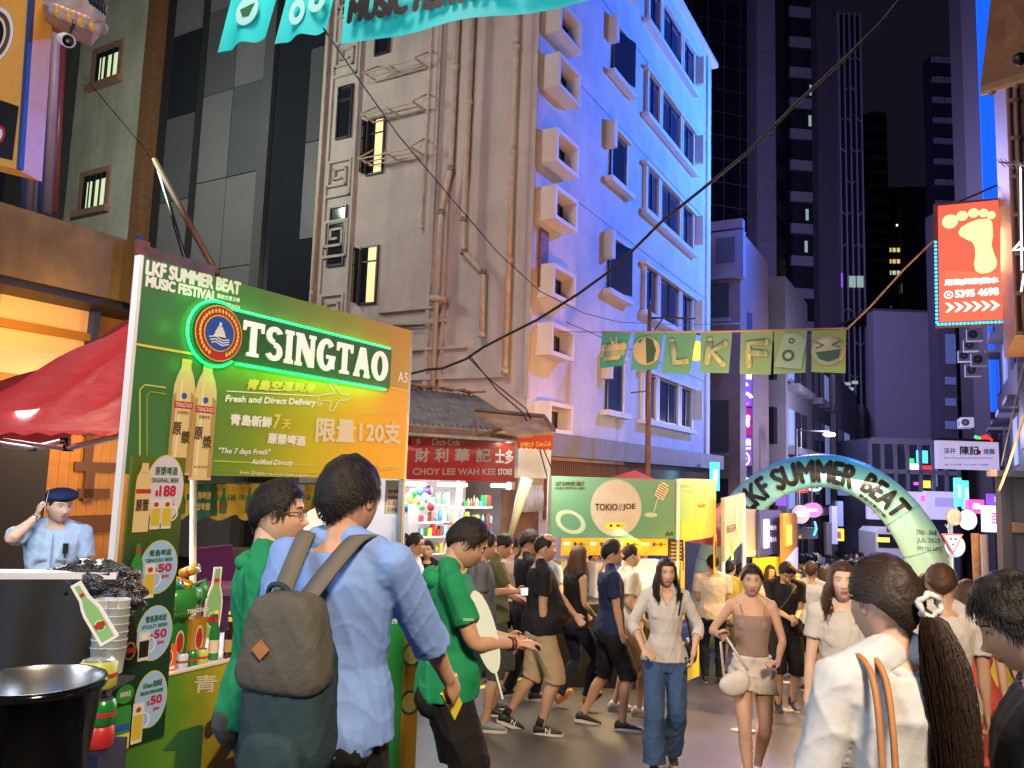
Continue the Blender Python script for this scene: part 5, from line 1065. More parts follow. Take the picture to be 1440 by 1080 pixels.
# red tent of the stall
tz = W(90, 613, 4.4).z; e0 = W(-190, 604, 4.2); e1 = W(182, 606, 4.45); ap = W(222, 424, 6.0); e2 = e1+Vector((1.4, 2.5, 0)); e3 = e0+Vector((-.4, 2.6, 0))
t = thing('red_tent', 'red fabric gazebo roof behind the header board at left', 'tent', Matrix.Identity(4))
mb = MB(); n = 14
def tri_sheet(a, b, c, sagk):
    vs = []; idx = {}; 
    for i in range(n+1):
        for j in range(n+1-i):
            u_, v_ = i/n, j/n; p_ = c*(1-u_-v_)+a*u_+b*v_; w_ = (1-u_-v_); s_ = -sagk*4*w_*(1-w_)*(1+.3*math.sin(12*(u_-v_))); idx[(i, j)] = len(vs); vs.append(p_+Vector((0, 0, s_)))
    fs = []
    for i in range(n):
        for j in range(n-i):
            fs.append((idx[(i, j)], idx[(i+1, j)], idx[(i, j+1)]))
            if i+j < n-1: fs.append((idx[(i+1, j)], idx[(i+1, j+1)], idx[(i, j+1)]))
    mb.add(vs, fs, 'tent_red', True)
apx = W(30, 520, 5.6); 
tri_sheet(e0, e1, ap, .12); tri_sheet(e1, e2, ap, .1); tri_sheet(e3, e0, ap, .1)
for (a_, b_) in ((e0, e1),):
    vs = []
    for i in range(21): q_ = a_+(b_-a_)*i/20; vs += [q_+Vector((0, 0, .0)), q_+Vector((0, -.02, .02 if i % 2 else .0))+Vector((0, 0, -.03))]
    mb.add(vs, [(2*i, 2*i+1, 2*i+3, 2*i+2) for i in range(20)], 'tent_red')
mb.build('canopy', t)
mb = MB(); pp = [W(-20, 622, 4.6), W(48, 630, 4.7), W(92, 620, 4.7), W(96, 630, 4.7), W(172, 612, 4.6)]; mb.tube(pp, .018, 'print_white', 6); mb.tube([W(5, 618, 4.6), W(95, 632, 4.7)], .012, 'print_white', 5)
for p_ in pp[1:4]: mb.cbox(p_, (.05, .03, .04), 'dark')
mb.build('frame', t)
lamp('AREA', 'tent_work_light', W(60, 600, 5.0), 42, (.85, .93, 1), W(90, 900, 4.8), .6)
lamp('AREA', 'tent_roof_light', W(120, 400, 3.6)+Vector((0, 0, .8)), 12, (1, .8, .75), W(90, 560, 5), .7)
# wheelie bin, small bunting behind the stall
t = thing('wheelie_bin', 'purple wheelie bin numbered 6 with open lid behind the stall', 'bin', Face(on_ground(305, 9.0), (.97, .24, 0)).M)
mat('bin_purple', (.14, .03, .13), .45); mat('bin_rim', (.30, .12, .18), .5)
mb = MB(); mb.add([(-.2, -.2, 0.08), (.2, -.2, .08), (.2, .22, .08), (-.2, .22, .08), (-.26, -.28, .82), (.26, -.28, .82), (.26, .28, .82), (-.26, .28, .82)], [(3,2,1,0), (4,5,6,7), (0,1,5,4), (1,2,6,5), (2,3,7,6), (3,0,4,7)], 'bin_purple'); mb.build('body', t)
mb = MB(); mb.box(-.29, .29, -.31, .3, .82, .90, 'bin_rim'); mb.build('rim', t); mb = MB(); mb.add([(-.22, .28, .9), (.28, .28, .9), (.20, .15, 1.32), (-.16, .15, 1.28), (-.22, .32, .9), (.28, .32, .9), (.2, .19, 1.33), (-.16, .19, 1.29)], [(0,1,2,3), (7,6,5,4), (0,4,5,1), (1,5,6,2), (2,6,7,3), (3,7,4,0)], 'bin_purple'); mb.build('lid', t)
mb = MB(); mb.flat([(-.25, .5), (-.02, .5), (-.02, .8), (-.26, .8)], -.285, 'sill_brown'); text_in(mb, '洛', -.2, -.06, .58, .74, -.29, 'brown', .004); text_in(mb, '6', .06, .18, .4, .62, -.29, 'cream', .006); mb.build('label', t)
for s_ in (-1, 1): MB().tube([(s_*.2-.02, .22, .09), (s_*.2+.02, .22, .09)], .09, 'black', 14).build('wheel', t)
f5 = Face(W(400, 700, 7.3), (1, .22, 0)); k = 0
for px, w_, m_ in ((285, 38, 'sign_green'), (316, 42, 'flag_gold'), (352, 32, 'flag_gold'), (444, 30, 'flag_gold'), (258, 26, 'flag_gold')):
    mat('flag_gold', (.78, .52, .03), .5); ft = f5.at(px, 680); fb = f5.at(px, 728); hw = (f5.at(px+w_/2, 690)[0]-ft[0])
    t = thing('beer_flag', ['dark green hanging beer flag nearest the menu panel', 'yellow hanging flag with green bottle in the middle', 'yellow flag partly behind the man with glasses', 'yellow flag right of the man with glasses', 'narrow yellow flag at the left end of the string'][k], 'flag', f5.M, 'beer flags strung behind the stall'); k += 1
    mb = MB(); vs = []; 
    for i in range(7):
        for j in range(2): vs.append((ft[0]-hw+2*hw*i/6+(.02 if j else 0), .02*math.sin(i*1.1), (ft[1] if j == 0 else fb[1]-.03*math.sin(i*.9))))
    mb.add(vs, [(2*i+1, 2*i+3, 2*i+2, 2*i) for i in range(6)], m_, True); mb.build('cloth', t)
    mb = MB()
    if m_ == 'flag_gold': zc = fb[1]+.04; mb.flat([(ft[0]-.03, zc), (ft[0]+.03, zc), (ft[0]+.03, zc+.12), (ft[0]+.01, zc+.17), (ft[0]+.01, zc+.23), (ft[0]-.01, zc+.23), (ft[0]-.01, zc+.17), (ft[0]-.03, zc+.12)], -.024, 'green_bottle'); mb.flat([(ft[0]-.03, zc+.04), (ft[0]+.03, zc+.04), (ft[0]+.03, zc+.08), (ft[0]-.03, zc+.08)], -.026, 'tsing_red'); text_in(mb, '120', ft[0]-hw*.8, ft[0]-.04, zc+.12, zc+.17, -.024, 'sign_green', .002); text_in(mb, '120', ft[0]+.04, ft[0]+hw*.8, zc+.12, zc+.17, -.024, 'sign_green', .002)
    else: text_in(mb, '青島啤酒', ft[0]-hw*.6, ft[0]+hw*.7, ft[1]-.14, ft[1]-.07, -.024, 'gold', .002); text_in(mb, '百廿年醇', ft[0]-hw*.6, ft[0]+hw*.7, ft[1]-.24, ft[1]-.17, -.024, 'gold', .002)
    mb.build('printing', t)
MB().tube([f5.M @ Vector((f5.at(240, 680)[0], 0, f5.at(240, 680)[1])), f5.M @ Vector((f5.at(470, 680)[0], 0, f5.at(470, 680)[1]))], .008, 'sign_green', 5).build('flag_line', label='green line carrying the small beer flags', cat='line')
MB().tube([W(270, 1000, 5.6), W(272, 660, 5.6)], .025, 'cream', 8).build('tent_pole', label='pale tent pole just right of the menu panel', cat='pole')
# tangle of clutter in the side street: planks and pallets
mat('clutter', (.12, .07, .06), .7, var=.4)
for k, (px, py, d, sz, rz) in enumerate([(345, 790, 9.6, (1.2, .3, .35), .2), (280, 740, 10.2, (1.5, .3, .8), .1), (375, 760, 10.5, (1.0, .4, 1.3), .3)]):
    p_ = on_ground(px, d); MB().cbox((0, 0, sz[2]/2), sz, 'clutter', rz).build('packing_case', label=['low dark packing case right of the purple bin', 'tall dark case behind the purple bin', 'dark cupboard in the side street behind the man with glasses'][k], cat='case', M=Matrix.Translation(p_))
# hanging notice at the right of the header board, translucent standee
nf = Face(W(556, 700, 6.7), (1, .1, 0)); a, b, c, d_ = px_rect(nf, 540, 676, 571, 723); t = thing('notice_board', 'pale green notice with blue lettering hanging at the stall corner', 'notice', nf.M); mat('pale_green', (.45, .58, .42), .5); MB().box(a, b, 0, .01, c, d_, 'pale_green').build('sheet', t); a, b, c, d_ = px_rect(nf, 543, 687, 569, 717); mb = MB(); mb.box(a, b, -.002, -.001, c, d_, 'cream')
for i, s_ in enumerate(('禁止售賣酒精', '飲品給未成年', '人士 18+', 'ONLY')): text_in(mb, s_, a+.01, b-.01, d_-.05-.05*i+.006, d_-.02-.05*i+.01, -.004, 'rust', .001)
mb.build('printing', t)
nf = Face(W(556, 760, 6.5), (1, .1, 0)); mat('acrylic', (.45, .75, .85), .1, emit=.12, ecol=(.4, .8, 1)); q = [nf.at(*p) for p in ((551, 815), (562, 818), (572, 724), (556, 722))]; MB().prism(q, 0, .03, 'acrylic').build('acrylic_panel', label='tall pale blue acrylic panel at the stall corner', cat='panel', M=nf.M)
q = Face(W(570, 990, 4.7), (1, .3, 0)); t = thing('beer_standee', 'green and gold beer barrel standee between the two staff', 'standee', q.M)
a, b, c, d_ = px_rect(q, 560, 900, 592, 1085); g_ = gz(q.O)-q.O.z; MB().box(a, b, 0, .05, g_, d_+.05, 'can_gold').build('barrel_print', t); MB().box(a-.16, a-.002, -.02, .05, g_, d_+.1, 'can_green').build('side_print', t)
mb = MB(); 
for zc in (d_-.08, d_-.35): mb.disc((a+b)/2, zc, .06, .07, -.002, 'sign_green', 20); mb.disc((a+b)/2, zc, .045, .055, -.003, 'gold', 20)
mb.build('emblem', t)

# ================================================================== CORNER STORE
sA = W(578, 640, 10.5); stf = Face(Vector((sA.x, sA.y, 0)), (math.sin(R(52)), math.cos(R(52)), 0))
t = thing('corner_store', 'small open corner store with red signboard, bright tubes and stocked shelves', 'shop', stf.M); store = t
def sx(px, py=650): return stf.at(px, py)[0]
def sz(px, py): return stf.at(px, py)[1]
xl = sx(560); xr = sx(727); z1 = sz(650, 617); z0 = sz(650, 676)
MB().box(xl, xr, 0, .12, z0, z1, 'red_sign').build('signboard', t)
mb = MB(); mat('sign_grey', (.42, .40, .40), .5); mat('signw', (.8, .78, .75), .5, emit=.12)
for ch, a, b in (('財', 583, 603), ('利', 611, 630), ('華', 639, 660), ('記', 669, 690)): text_px(mb, stf, ch, a, 650, b, 650, -.004, 'sign_grey', .006, 0, 20)
text_px(mb, stf, '士多', 696, 652, 722, 653, -.004, 'signw', .008, 0, 21); text_px(mb, stf, 'CHOY LEE WAH KEE', 580, 668, 697, 668, -.004, 'sign_grey', .004, 0, 10); text_px(mb, stf, 'STORE', 700, 668, 720, 668, -.004, 'signw', .004, 0, 9); mb.build('lettering', t)
mb = MB(); a = stf.at(576, 627); b = stf.at(648, 627); mb.box(a[0], b[0], -.02, -.003, sz(612, 627), sz(612, 611), 'tsing_red'); text_px(mb, stf, '多', 584, 626, 592, 626, -.024, 'cream', .002, 0, 10); text_px(mb, stf, 'Coca-Cola', 607, 626, 646, 627, -.024, 'cream', .002, .3, 10); mb.build('upper_strip', t)
# body of the shop
g_ = gz(sA); MB().box(xl, xr-.1, 1.15, 1.2, g_, z1, 'white').build('back_wall', t); MB().box(xl, xr, .02, 1.2, z1+.001, z1+.05, 'rust').build('ceiling', t)
mat('shop_frame', (.62, .66, .68), .3, .3); MB().box(xr-.1, xr-.03, .0, .1, g_, z0, 'shop_frame').build('door_post', t); MB().box(sx(664)-.03, sx(664)+.02, .25, .32, g_, z0, 'shop_frame').build('door_post', t)
MB().box(xl, xr-.12, .35, .37, g_, g_+.25, 'sill_brown').build('plinth', t)
goods = ['can_blue', 'can_green', 'lime', 'cream', 'cream', 'tsing_red', 'gold', 'print_white', 'menu_blue', 'menu_blue', 'green_bottle', 'rust']
rr = random.Random(5); sh = MB(); gs_ = []
for i, pz in enumerate((712, 737, 758, 783, 812, 845)):
    z = sz(650, pz); MB().box(sx(608), sx(662), .5, .8, z-.02, z, 'print_white').build('shelf', t); MB().box(sx(666), xr-.12, .4, .7, z-.02-.03, z-.03, 'tsing_red' if i in (1,) else 'print_white').build('shelf', t)
    for (xa, xb, yy, dz) in ((sx(609), sx(661), .5, 0), (sx(668), xr-.14, .4, -.03)):
        x = xa
        while x < xb:
            w_ = rr.uniform(.035, .07); h = rr.uniform(.08, .17); m = rr.choice(goods)
            mb = MB()
            if rr.random() < .5: mb.lathe([(0, 0), (w_*.45, 0), (w_*.45, h*.65), (w_*.18, h*.8), (w_*.18, h)], m, 8, Matrix.Translation((x+w_/2, yy+.06, z+dz+.002)))
            else: mb.box(x, x+w_*.9, yy+.01, yy+.1, z+dz+.002, z+dz+h, m)
            gs_.append((mb, i, 'left' if dz == 0 else 'right', m, 'bottle' if len(mb.v) > 8 else 'packet')); x += w_+.008
CN = {'can_blue': 'blue', 'can_green': 'green', 'lime': 'lime', 'cream': 'cream', 'can_orange': 'orange', 'tsing_red': 'red', 'gold': 'gold', 'print_white': 'white', 'menu_blue': 'sky blue', 'bin_purple': 'purple', 'green_bottle': 'dark green', 'rust': 'brown'}
for mb, i, side, m, kd in gs_[:70]: mb.build('goods', label=f"{CN[m]} {kd} on the {['top', 'second', 'third', 'fourth', 'fifth', 'lowest'][i]} shelf of the {side} store bay", cat=kd, M=stf.M, group='goods on the corner store shelves')
big = MB()
for mb, *_ in gs_[70:]:
    o = len(big.v); big.v += mb.v
    for f_, m_, s_ in zip(mb.f, mb.m, mb.smooth): big.f.append(tuple(i+o for i in f_)); big.m.append(big.mi(mb.mats[m_])); big.smooth.append(s_)
if big.v: big.build('shelf_stock', label='rows of mixed small goods filling the corner store shelves', cat='goods', M=stf.M, kind='stuff')
for k, (px, py, m) in enumerate([(590, 690, 'can_blue'), (598, 700, 'menu_blue'), (586, 703, 'lime'), (593, 711, 'neonish'), (581, 694, 'can_green'), (603, 690, 'bin_purple'), (606, 712, 'tsing_red'), (575, 700, 'gold'), (570, 712, 'can_blue')]):
    a = stf.at(px, py, .3); mb = MB(); mb.ell((a[0], .3, a[1]), (.06, .05, .07), m, 8, 6); mb.build('hanging_packet', label=['blue packet hanging highest in the store doorway', 'sky blue packet hanging in the middle of the doorway cluster', 'lime packet hanging at the left of the doorway cluster', 'bright green packet hanging low in the doorway cluster', 'dark green packet hanging at upper left of the doorway', 'purple packet hanging at the right of the doorway cluster', 'red packet hanging beside the store fridge', 'gold packet hanging at the far left of the doorway', 'blue packet hanging lowest at far left of the doorway'][k], cat='packet', M=stf.M, group='packets hanging in the corner store doorway')
MB().box(sx(591), sx(603), .2, .6, g_, sz(597, 713), 'print_white').build('fridge', label='white narrow fridge standing in the corner store doorway', cat='fridge', M=stf.M)
for (a, b) in ((572, 604), (622, 662), (697, 722)):
    mb = MB(); z = sz(640, 682); mb.tube([(sx(a), .08, z), (sx(b), .08, z)], .022, 'tube_light', 8); mb.build('tube_light', t)
for px in (590, 645, 705): q = stf.M @ Vector((sx(px), .25, sz(px, 684))); lamp('AREA', 'store_tube_glow', q, 26, COOL, q+Vector((0.15, -.15, -1)), .5)
lamp('POINT', 'store_sign_lamp', stf.M @ Vector((sx(707), -.12, sz(700, 622))), 2.4, (1, .97, .92), None, .04)
lamp('POINT', 'store_inner_light', stf.M @ Vector((sx(655), .35, sz(700, 700))), 16, COOL, None, .1)
mb = MB(); mb.box(sx(702), sx(726), -.14, -.1, sz(700, 612)+.0, sz(700, 616)+.02, 'e_white'); mb.build('sign_spotlight', t)
# corrugated roof
t = thing('corrugated_roof', 'rusty corrugated metal roof over the corner store', 'roof', stf.M)
xa, xb = sx(470), sx(724)+.05; yz0 = (-.35, sz(650, 603)); yz1 = (1.1, sz(650, 603)+.62)
vs = []; nn = 150
for i in range(nn+1):
    x = xa+(xb-xa)*i/nn; h = .022*math.sin(i*2*math.pi/5); vs += [(x, yz0[0], yz0[1]+h), (x, yz1[0], yz1[1]+h)]
mat('corrugated', (.30, .30, .33), .45, .4, var=.45, vscale=5); MB().add(vs, [(2*i, 2*i+2, 2*i+3, 2*i+1) for i in range(nn)], 'corrugated', True).build('sheet', t)
mb = MB(); mb.box(xa, xb, yz0[0]+.02, yz0[0]+.06, yz0[1]-.12, yz0[1]-.03, 'tile_brown'); mb.box(xa, xb, yz0[0]-.06, yz0[0]+.3, yz0[1]-.16, yz0[1]-.121, 'corrugated'); mb.build('eave', t)
mb = MB(); 
for k in range(16): x = xa+(xb-xa)*k/16; mb.cbox((x+.1, yz1[0]-.1+rr.uniform(-.05, .05), yz1[1]+.04), (.22, .12, .03), 'rust', rr.uniform(-.3, .3), rr.uniform(-.15, .15))
mb.build('debris', t)
# corner awning
q0 = stf.M @ Vector((sx(690), -.5, sz(690, 590))); t = thing('corner_awning', 'tattered awning with red scalloped valance at the store corner', 'awning', Matrix.Identity(4))
Aw = [W(668, 583, 10.2), W(765, 592, 10.0), W(779, 611, 9.7), W(728, 616, 9.4)]; mat('awning_dirty', (.42, .27, .17), .7, var=.4, vscale=6)
mb = MB(); mb.add(Aw+[p+Vector((0, 0, .04)) for p in Aw], [(0,1,2,3), (7,6,5,4), (0,4,5,1), (1,5,6,2), (2,6,7,3), (3,7,4,0)], 'awning_dirty'); mb.tube([Aw[0]+Vector((0, 0, .06)), Aw[1]+Vector((0, 0, .06)), Aw[2]+Vector((0, 0, .05))], .03, 'tile_brown', 6); mb.build('top_sheet', t)
vf = Face(W(728, 616, 9.4), W(779, 611, 9.7)-W(728, 616, 9.4)); a = vf.at(728, 617); b = vf.at(778, 612)
pts = [(a[0], a[1]), (b[0], b[1])]; n_ = 8
for i in range(n_*4+1): k = 1-i/(n_*4); pts.append((a[0]+(b[0]-a[0])*k, b[1]-.165+.022*abs(math.sin(k*n_*math.pi))*-1))
mb = MB(); mb.prism(pts, 0, .01, 'red'); text_px(mb, vf, '財利華記士多', 733, 629, 752, 628, -.003, 'gold', .001, 0, 7); text_px(mb, vf, 'Coca-Cola', 755, 628, 776, 627, -.003, 'gold', .001, .3, 7); mb.build('valance', t, M=vf.M)
mb = MB(); mb.tube([W(668, 590, 10.1), W(672, 612, 10.1), W(720, 600, 10)], .025, 'rust', 6); mb.tube([W(690, 612, 10.1), W(735, 618, 10.0)], .03, 'rust', 6); mb.build('bracket', t)
f = Face(W(727, 655, 10.2), UD); a, b, c, d_ = px_rect(f, 728, 640, 775, 672); MB().box(a, b, 0, .05, c, d_+.15, 'white').build('wall_panel', label='white side panel glowing under the red valance', cat='panel', M=f.M)
lamp('POINT', 'side_panel_light', W(733, 655, 9.6), 3, COOL, None, .05)
f = Face(W(735, 700, 9.9), (1, .3, 0)); mat('plastic_sheet', (.66, .64, .45), .35); MB().tube([W(741, 672, 9.8), W(733, 700, 9.8), W(716, 760, 9.8)], [.09, .07, .025], 'plastic_sheet', 7).build('rolled_sheet', label='rolled translucent plastic sheet hanging at the store corner', cat='sheet')
# wine display and racks beside
f = Face(W(740, 740, 10.6), UD); t = thing('bottle_rack', 'wooden rack with white bottles beside the corner store', 'rack', f.M); a, b, c, d_ = px_rect(f, 740, 690, 772, 742); MB().box(a, b, .15, .4, gz(f.O), d_, 'rust').build('rack_frame', t)
for k in range(7): x = a+.05+(b-a)*k/7.5; MB().lathe([(0, 0), (.04, 0), (.04, .22), (.015, .3), (.015, .36)], 'menu_circle0', 10, Matrix.Translation((x, .08, c+.2))).build('bottle', t)

# ================================================================== STALL A4 and its neighbours
af = Face(W(775, 715, 9.4), W(948, 715, 9.9)-W(775, 715, 9.4)); af.O.z = 0; af.M[2][3] = 0
t = thing('stall_header_board', 'mint green header board with grey circle and microphone, numbered A4', 'sign board', af.M)
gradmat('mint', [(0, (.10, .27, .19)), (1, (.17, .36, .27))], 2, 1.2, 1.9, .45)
a = af.at(775, 672); b = af.at(947, 758); zb_ = (af.at(775, 754)[1]+af.at(945, 759)[1])/2; zt_ = (a[1]+af.at(947, 672)[1])/2
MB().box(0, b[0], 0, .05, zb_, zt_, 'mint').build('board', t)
mat('pearl', (.50, .46, .42), .5, var=.12, vscale=6); mat('pale_mint', (.38, .52, .42), .5)
mb = MB(); c = af.at(864, 714); r_ = zt_-c[1]-.03; mb.disc(c[0], c[1], r_+.012, r_+.012, -.002, 'pale_mint', 40); mb.disc(c[0], c[1], r_, r_, -.003, 'pearl', 40)
c2 = af.at(800, 734); 
for i in range(28):
    a0, a1 = 2*math.pi*i/28, 2*math.pi*(i+1)/28; P_ = []
    for aa, k in ((a0, 1), (a1, 1), (a1, .68), (a0, .68)): x, z = .2*math.cos(aa)*k, .13*math.sin(aa)*k; P_.append((c2[0]+x*.92+z*.5, c2[1]-x*.42+z*.9))
    mb.flat(P_, -.003, 'pale_mint')
mb.build('balloon_print', t)
mb = MB(); text_px(mb, af, 'LKF SUMMER BEAT', 778, 683, 819, 683, -.005, 'char_brown', .002, 0, 6); text_px(mb, af, 'MUSIC FESTIVAL 2023', 778, 688, 819, 688, -.005, 'char_brown', .001, 0, 3.5)
text_px(mb, af, 'TOKIO', 834, 718, 866, 718, -.006, 'char_brown', .003, 0, 10); text_px(mb, af, '//', 867, 718, 872, 718, -.006, 'rust', .001, 0, 10); text_px(mb, af, 'JOE', 873, 718, 891, 718, -.006, 'char_brown', .003, 0, 10); text_px(mb, af, 'A4', 944-.0, 754, 954, 754, -.005, 'char_brown', .004, 0, 7) if False else text_px(mb, af, 'A4', 934, 754, 945, 754, -.005, 'char_brown', .004, 0, 7)
c = af.at(863, 739); mb.box(c[0]-.14, c[0]+.14, -.006, -.005, c[1]-.045, c[1]+.04, 'gold'); text_in(mb, '買一送一', c[0]-.08, c[0]+.1, c[1]-.02, c[1]+.015, -.008, 'char_brown', .002); mb.build('lettering', t)
mb = MB(); c = af.at(928, 690); u_ = Vector((math.cos(R(62)), math.sin(R(62)))); v_ = Vector((-u_.y, u_.x))
def mp(p, q_): return (c[0]+u_.x*p+v_.x*q_, c[1]+u_.y*p+v_.y*q_)
mb.flat([mp(-.1, -.07), mp(.06, -.07), mp(.1, -.045), mp(.1, .045), mp(.06, .07), mp(-.1, .07)], -.004, 'cream')
for k in range(6): mb.flat([mp(-.085+k*.03, -.062), mp(-.072+k*.03, -.062), mp(-.072+k*.03, .062), mp(-.085+k*.03, .062)], -.005, 'char_brown')
mb.stroke([mp(-.1, 0), mp(-.17, .0), (c[0]-.11, c[1]-.26)], .02, -.004, 'pale_mint'); mb.disc(c[0]-.15, c[1]-.3, .09, .03, -.004, 'pale_mint', 20); mb.build('microphone_print', t)
zlo = af.at(860, 781)[1]; mat('menu_amber', (.75, .42, .04), .45)
for k in range(4):
    xa = af.at(788+k*37.5, 765)[0]; xb = af.at(788+k*37.5+37, 765)[0]; mb = MB(); mb.box(xa, xb, .0, .02, zlo, zb_-.005, 'menu_amber'); mb.box(xa+.02, xa+.11, -.003, -.001, zlo+.04, zb_-.05, 'beer'); mb.box(xa+.02, xa+.11, -.004, -.003, zb_-.09, zb_-.05, 'print_white'); text_in(mb, '買一送一', xa+.15, xb-.03, zb_-.1, zb_-.05, -.003, 'char_brown', .002); mb.build('menu_card', t)
a, b, c, d_ = px_rect(af, 939, 759, 959, 789); mb = MB(); mb.box(a, b, -.01, .01, c, d_, 'dark')
for k in range(6): text_in(mb, 'ROCK OYSTER 88', a+.03, b-.03, d_-.05-k*.045, d_-.03-k*.045, -.013, 'cream')
mb.build('small_menu', t)
MB().box(-.04, 0, 0, .04, gz(af.O)-.2, zt_, 'steel').build('post', t)
b = af.at(950, 700)[0]; MB().box(b-.01, b+.03, -.01, .04, gz(af.M @ Vector((b, 0, 0)))-.1, zt_+.01, 'white').build('post', t)
MB().box(0, b, .3, .9, gz(af.O)-.3, gz(af.O)+.92, 'dark').build('counter', t)
# side board of A4 (yellow green)
s2 = Face(af.M @ Vector((b+.035, 0, 0)), UD+Vector((.05, 0, 0))); t = thing('stall_side_board', 'yellow green side board of the A4 stall with a bright gold oval', 'sign board', s2.M)
mat('yellowgreen', (.52, .56, .05), .45, emit=.06); gradmat('side_print', [(0, (.14, .34, .12)), (.5, (.26, .40, .09)), (1, (.42, .40, .06))], 0, 0, 1.0, .45, emit=.05)
xq = s2.at(1007, 700)[0]; MB().box(0, xq, 0, .04, zb_-.05, zt_+.02, 'side_print').build('board', t)
mb = MB(); c = s2.at(986, 712); mb.disc(c[0], c[1], .17*xq, .32, -.003, 'gold', 30); mb.box(.05, xq*.55, -.004, -.003, zb_-.03, zb_+.2, 'menu_amber'); text_in(mb, 'TOKIO//JOE', c[0]-.13*xq, c[0]+.13*xq, c[1]-.03, c[1]+.03, -.005, 'rust', .001); text_in(mb, 'LKF SUMMER BEAT', .06, xq*.33, zt_-.1, zt_-.05, -.004, 'pale_mint', .001); text_in(mb, 'MUSIC FESTIVAL', .06, xq*.33, zt_-.16, zt_-.12, -.004, 'pale_mint', .001); mb.build('printing', t)
for k in range(2): xx = (.02, xq*.9)[k]; mb = MB(); mb.box(xx, xx+.12, -.02, -.01, zb_-(.55 if k else 1.0), zb_-.02, 'menu_amber'); text_in(mb, '生啤酒', xx+.03, xx+.09, zb_-.4, zb_-.1, -.023, 'char_brown', .002); mb.build('strip_menu', t)
# things glowing inside the stall A4: back bar and vendors' gear
mat('bar_glow', (.8, .85, .9), .4, emit=.5)
for k, (px, py, d, sz_, m) in enumerate([(800, 815, 10.6, (.35, .3, .5), 'cream'), (845, 820, 10.6, (.3, .3, .55), 'menu_circle0'), (905, 812, 10.5, (.5, .3, .45), 'bar_glow'), (930, 830, 10.7, (.3, .3, .5), 'cream'), (870, 835, 10.3, (.3, .2, .3), 'print_white')]):
    MB().cbox((0, 0, 0), sz_, m, .3).build('bar_box', label=['cream box on the back bar at the left of stall A4', 'pale grey dispenser inside stall A4', 'bright white machine inside stall A4', 'cream container at the right of stall A4', 'small white tub on the stall A4 bar'][k], cat='box', M=Matrix.Translation(W(px, py, d)))
lamp('AREA', 'stall_four_light', W(860, 770, 9.9), 70, (1.0, .72, .35), W(850, 950, 8.5), .8)
lamp('POINT', 'stall_four_yellow_light', W(965, 790, 9.6), 8, AMBER, None, .08)
mat('tent2', (.55, .07, .03), .6, emit=.0)
ap = W(893, 661, 10.8); t = thing('red_tent', 'small red tent peak showing behind the A4 board', 'tent', Matrix.Identity(4)); mb = MB(); e = [W(800, 690, 9.9), W(955, 690, 10.2), W(955, 690, 12.2), W(800, 690, 12)]; mb.add(e+[ap], [(0,1,4), (1,2,4), (2,3,4), (3,0,4)], 'tent2'); mb.build('canopy', t)
# second red tent and stalls down the line
t = thing('red_tent', 'red stall tent with blue skirt between the yellow board and the A2 stalls', 'tent', Matrix.Identity(4)); e = [W(962, 768, 11.2), W(1022, 755, 12.6), W(1030, 705, 14.5), W(985, 720, 13.5)]
mb = MB(); mb.add([W(965, 762, 11), W(1019, 770, 12), W(1018, 705, 13), W(1000, 712, 13)], [(0,1,2,3)], 'tent2'); mb.build('canopy', t); f = Face(W(965, 800, 11.6), (1, .35, 0)); a, b, c, d_ = px_rect(f, 965, 781, 1050, 812); MB().box(a, b, 0, .03, c-.4, d_, 'navy').build('skirt', t)
def stall_board(label, px0, px1, y0a, y0b, y1a, y1b, d0, d1, m, txts, name='stall_board'):
    f = Face(W(px0, 720, d0), W(px1, 720, d1)-W(px0, 720, d0)); t = thing(name, label, 'sign board', f.M); q = [f.at(px0, y0a), f.at(px1, y0b), f.at(px1, y1b), f.at(px0, y1a)]; MB().prism(q, 0, .05, m).build('board', t)
    mb = MB()
    for it in txts: text_px(mb, f, it[0], it[1], it[2], it[3], it[4], -.004, it[5], .003, 0, it[6])
    if txts: mb.build('lettering', t)
    return t, f
mat('blueboard', (.05, .06, .22), .4, emit=.12); mat('greyboard', (.30, .26, .28), .5); mat('palegold', (.55, .48, .30), .5, emit=.08); mat('orangeboard', (.65, .24, .03), .5, emit=.15)
t, f = stall_board('pale gold panel with orange glass prints hanging at the second stall', 1019, 1048, 701, 693, 790, 757, 11.2, 12.4, 'palegold', [('BEER', 1022, 750, 1036, 746, 'rust', 10)]); c = f.at(1030, 772); mb = MB(); mb.box(c[0]-.1, c[0]+.02, -.005, -.003, c[1]-.15, c[1]+.12, 'gold'); c = f.at(1036, 725); mb.disc(c[0], c[1], .07, .25, -.004, 'cream', 20); mb.build('glass_print', t)
for k, px in enumerate((1017, 1046)): MB().tube([on_ground(px, 11.3+k), W(px, 700, 11.3+k)], .03, 'print_white', 8).build('tent_pole', label=['white pole left of the pale gold panel', 'white pole right of the pale gold panel'][k], cat='pole')
t, f = stall_board('brown and grey board numbered A2', 1048, 1068, 715, 717, 783, 783, 12.6, 13.2, 'greyboard', [('A2', 1056, 779, 1064, 780, 'print_white', 6)])
t, f = stall_board('dark blue beer board with a bright white edge under the arch', 1068, 1099, 717, 718, 782, 778, 13.0, 14.2, 'blueboard', [('BEER', 1083, 745, 1092, 745, 'e_lilac', 6), ('BAR', 1083, 762, 1092, 762, 'e_lilac', 7)]); a, b, c, d_ = px_rect(f, 1074, 730, 1079, 771); mb = MB(); mb.box(a, b, -.03, 0, c, d_, 'e_white'); mb.build('lit_edge', t)
t, f = stall_board('orange board with a lilac lit side next to the blue beer board', 1101, 1121, 722, 722, 800, 775, 13.6, 15.5, 'orangeboard', []); a, b, c, d_ = px_rect(f, 1106, 738, 1111, 768); mb = MB(); mb.box(a, b, -.03, 0, c, d_, 'e_yellow'); mb.build('lit_edge', t)
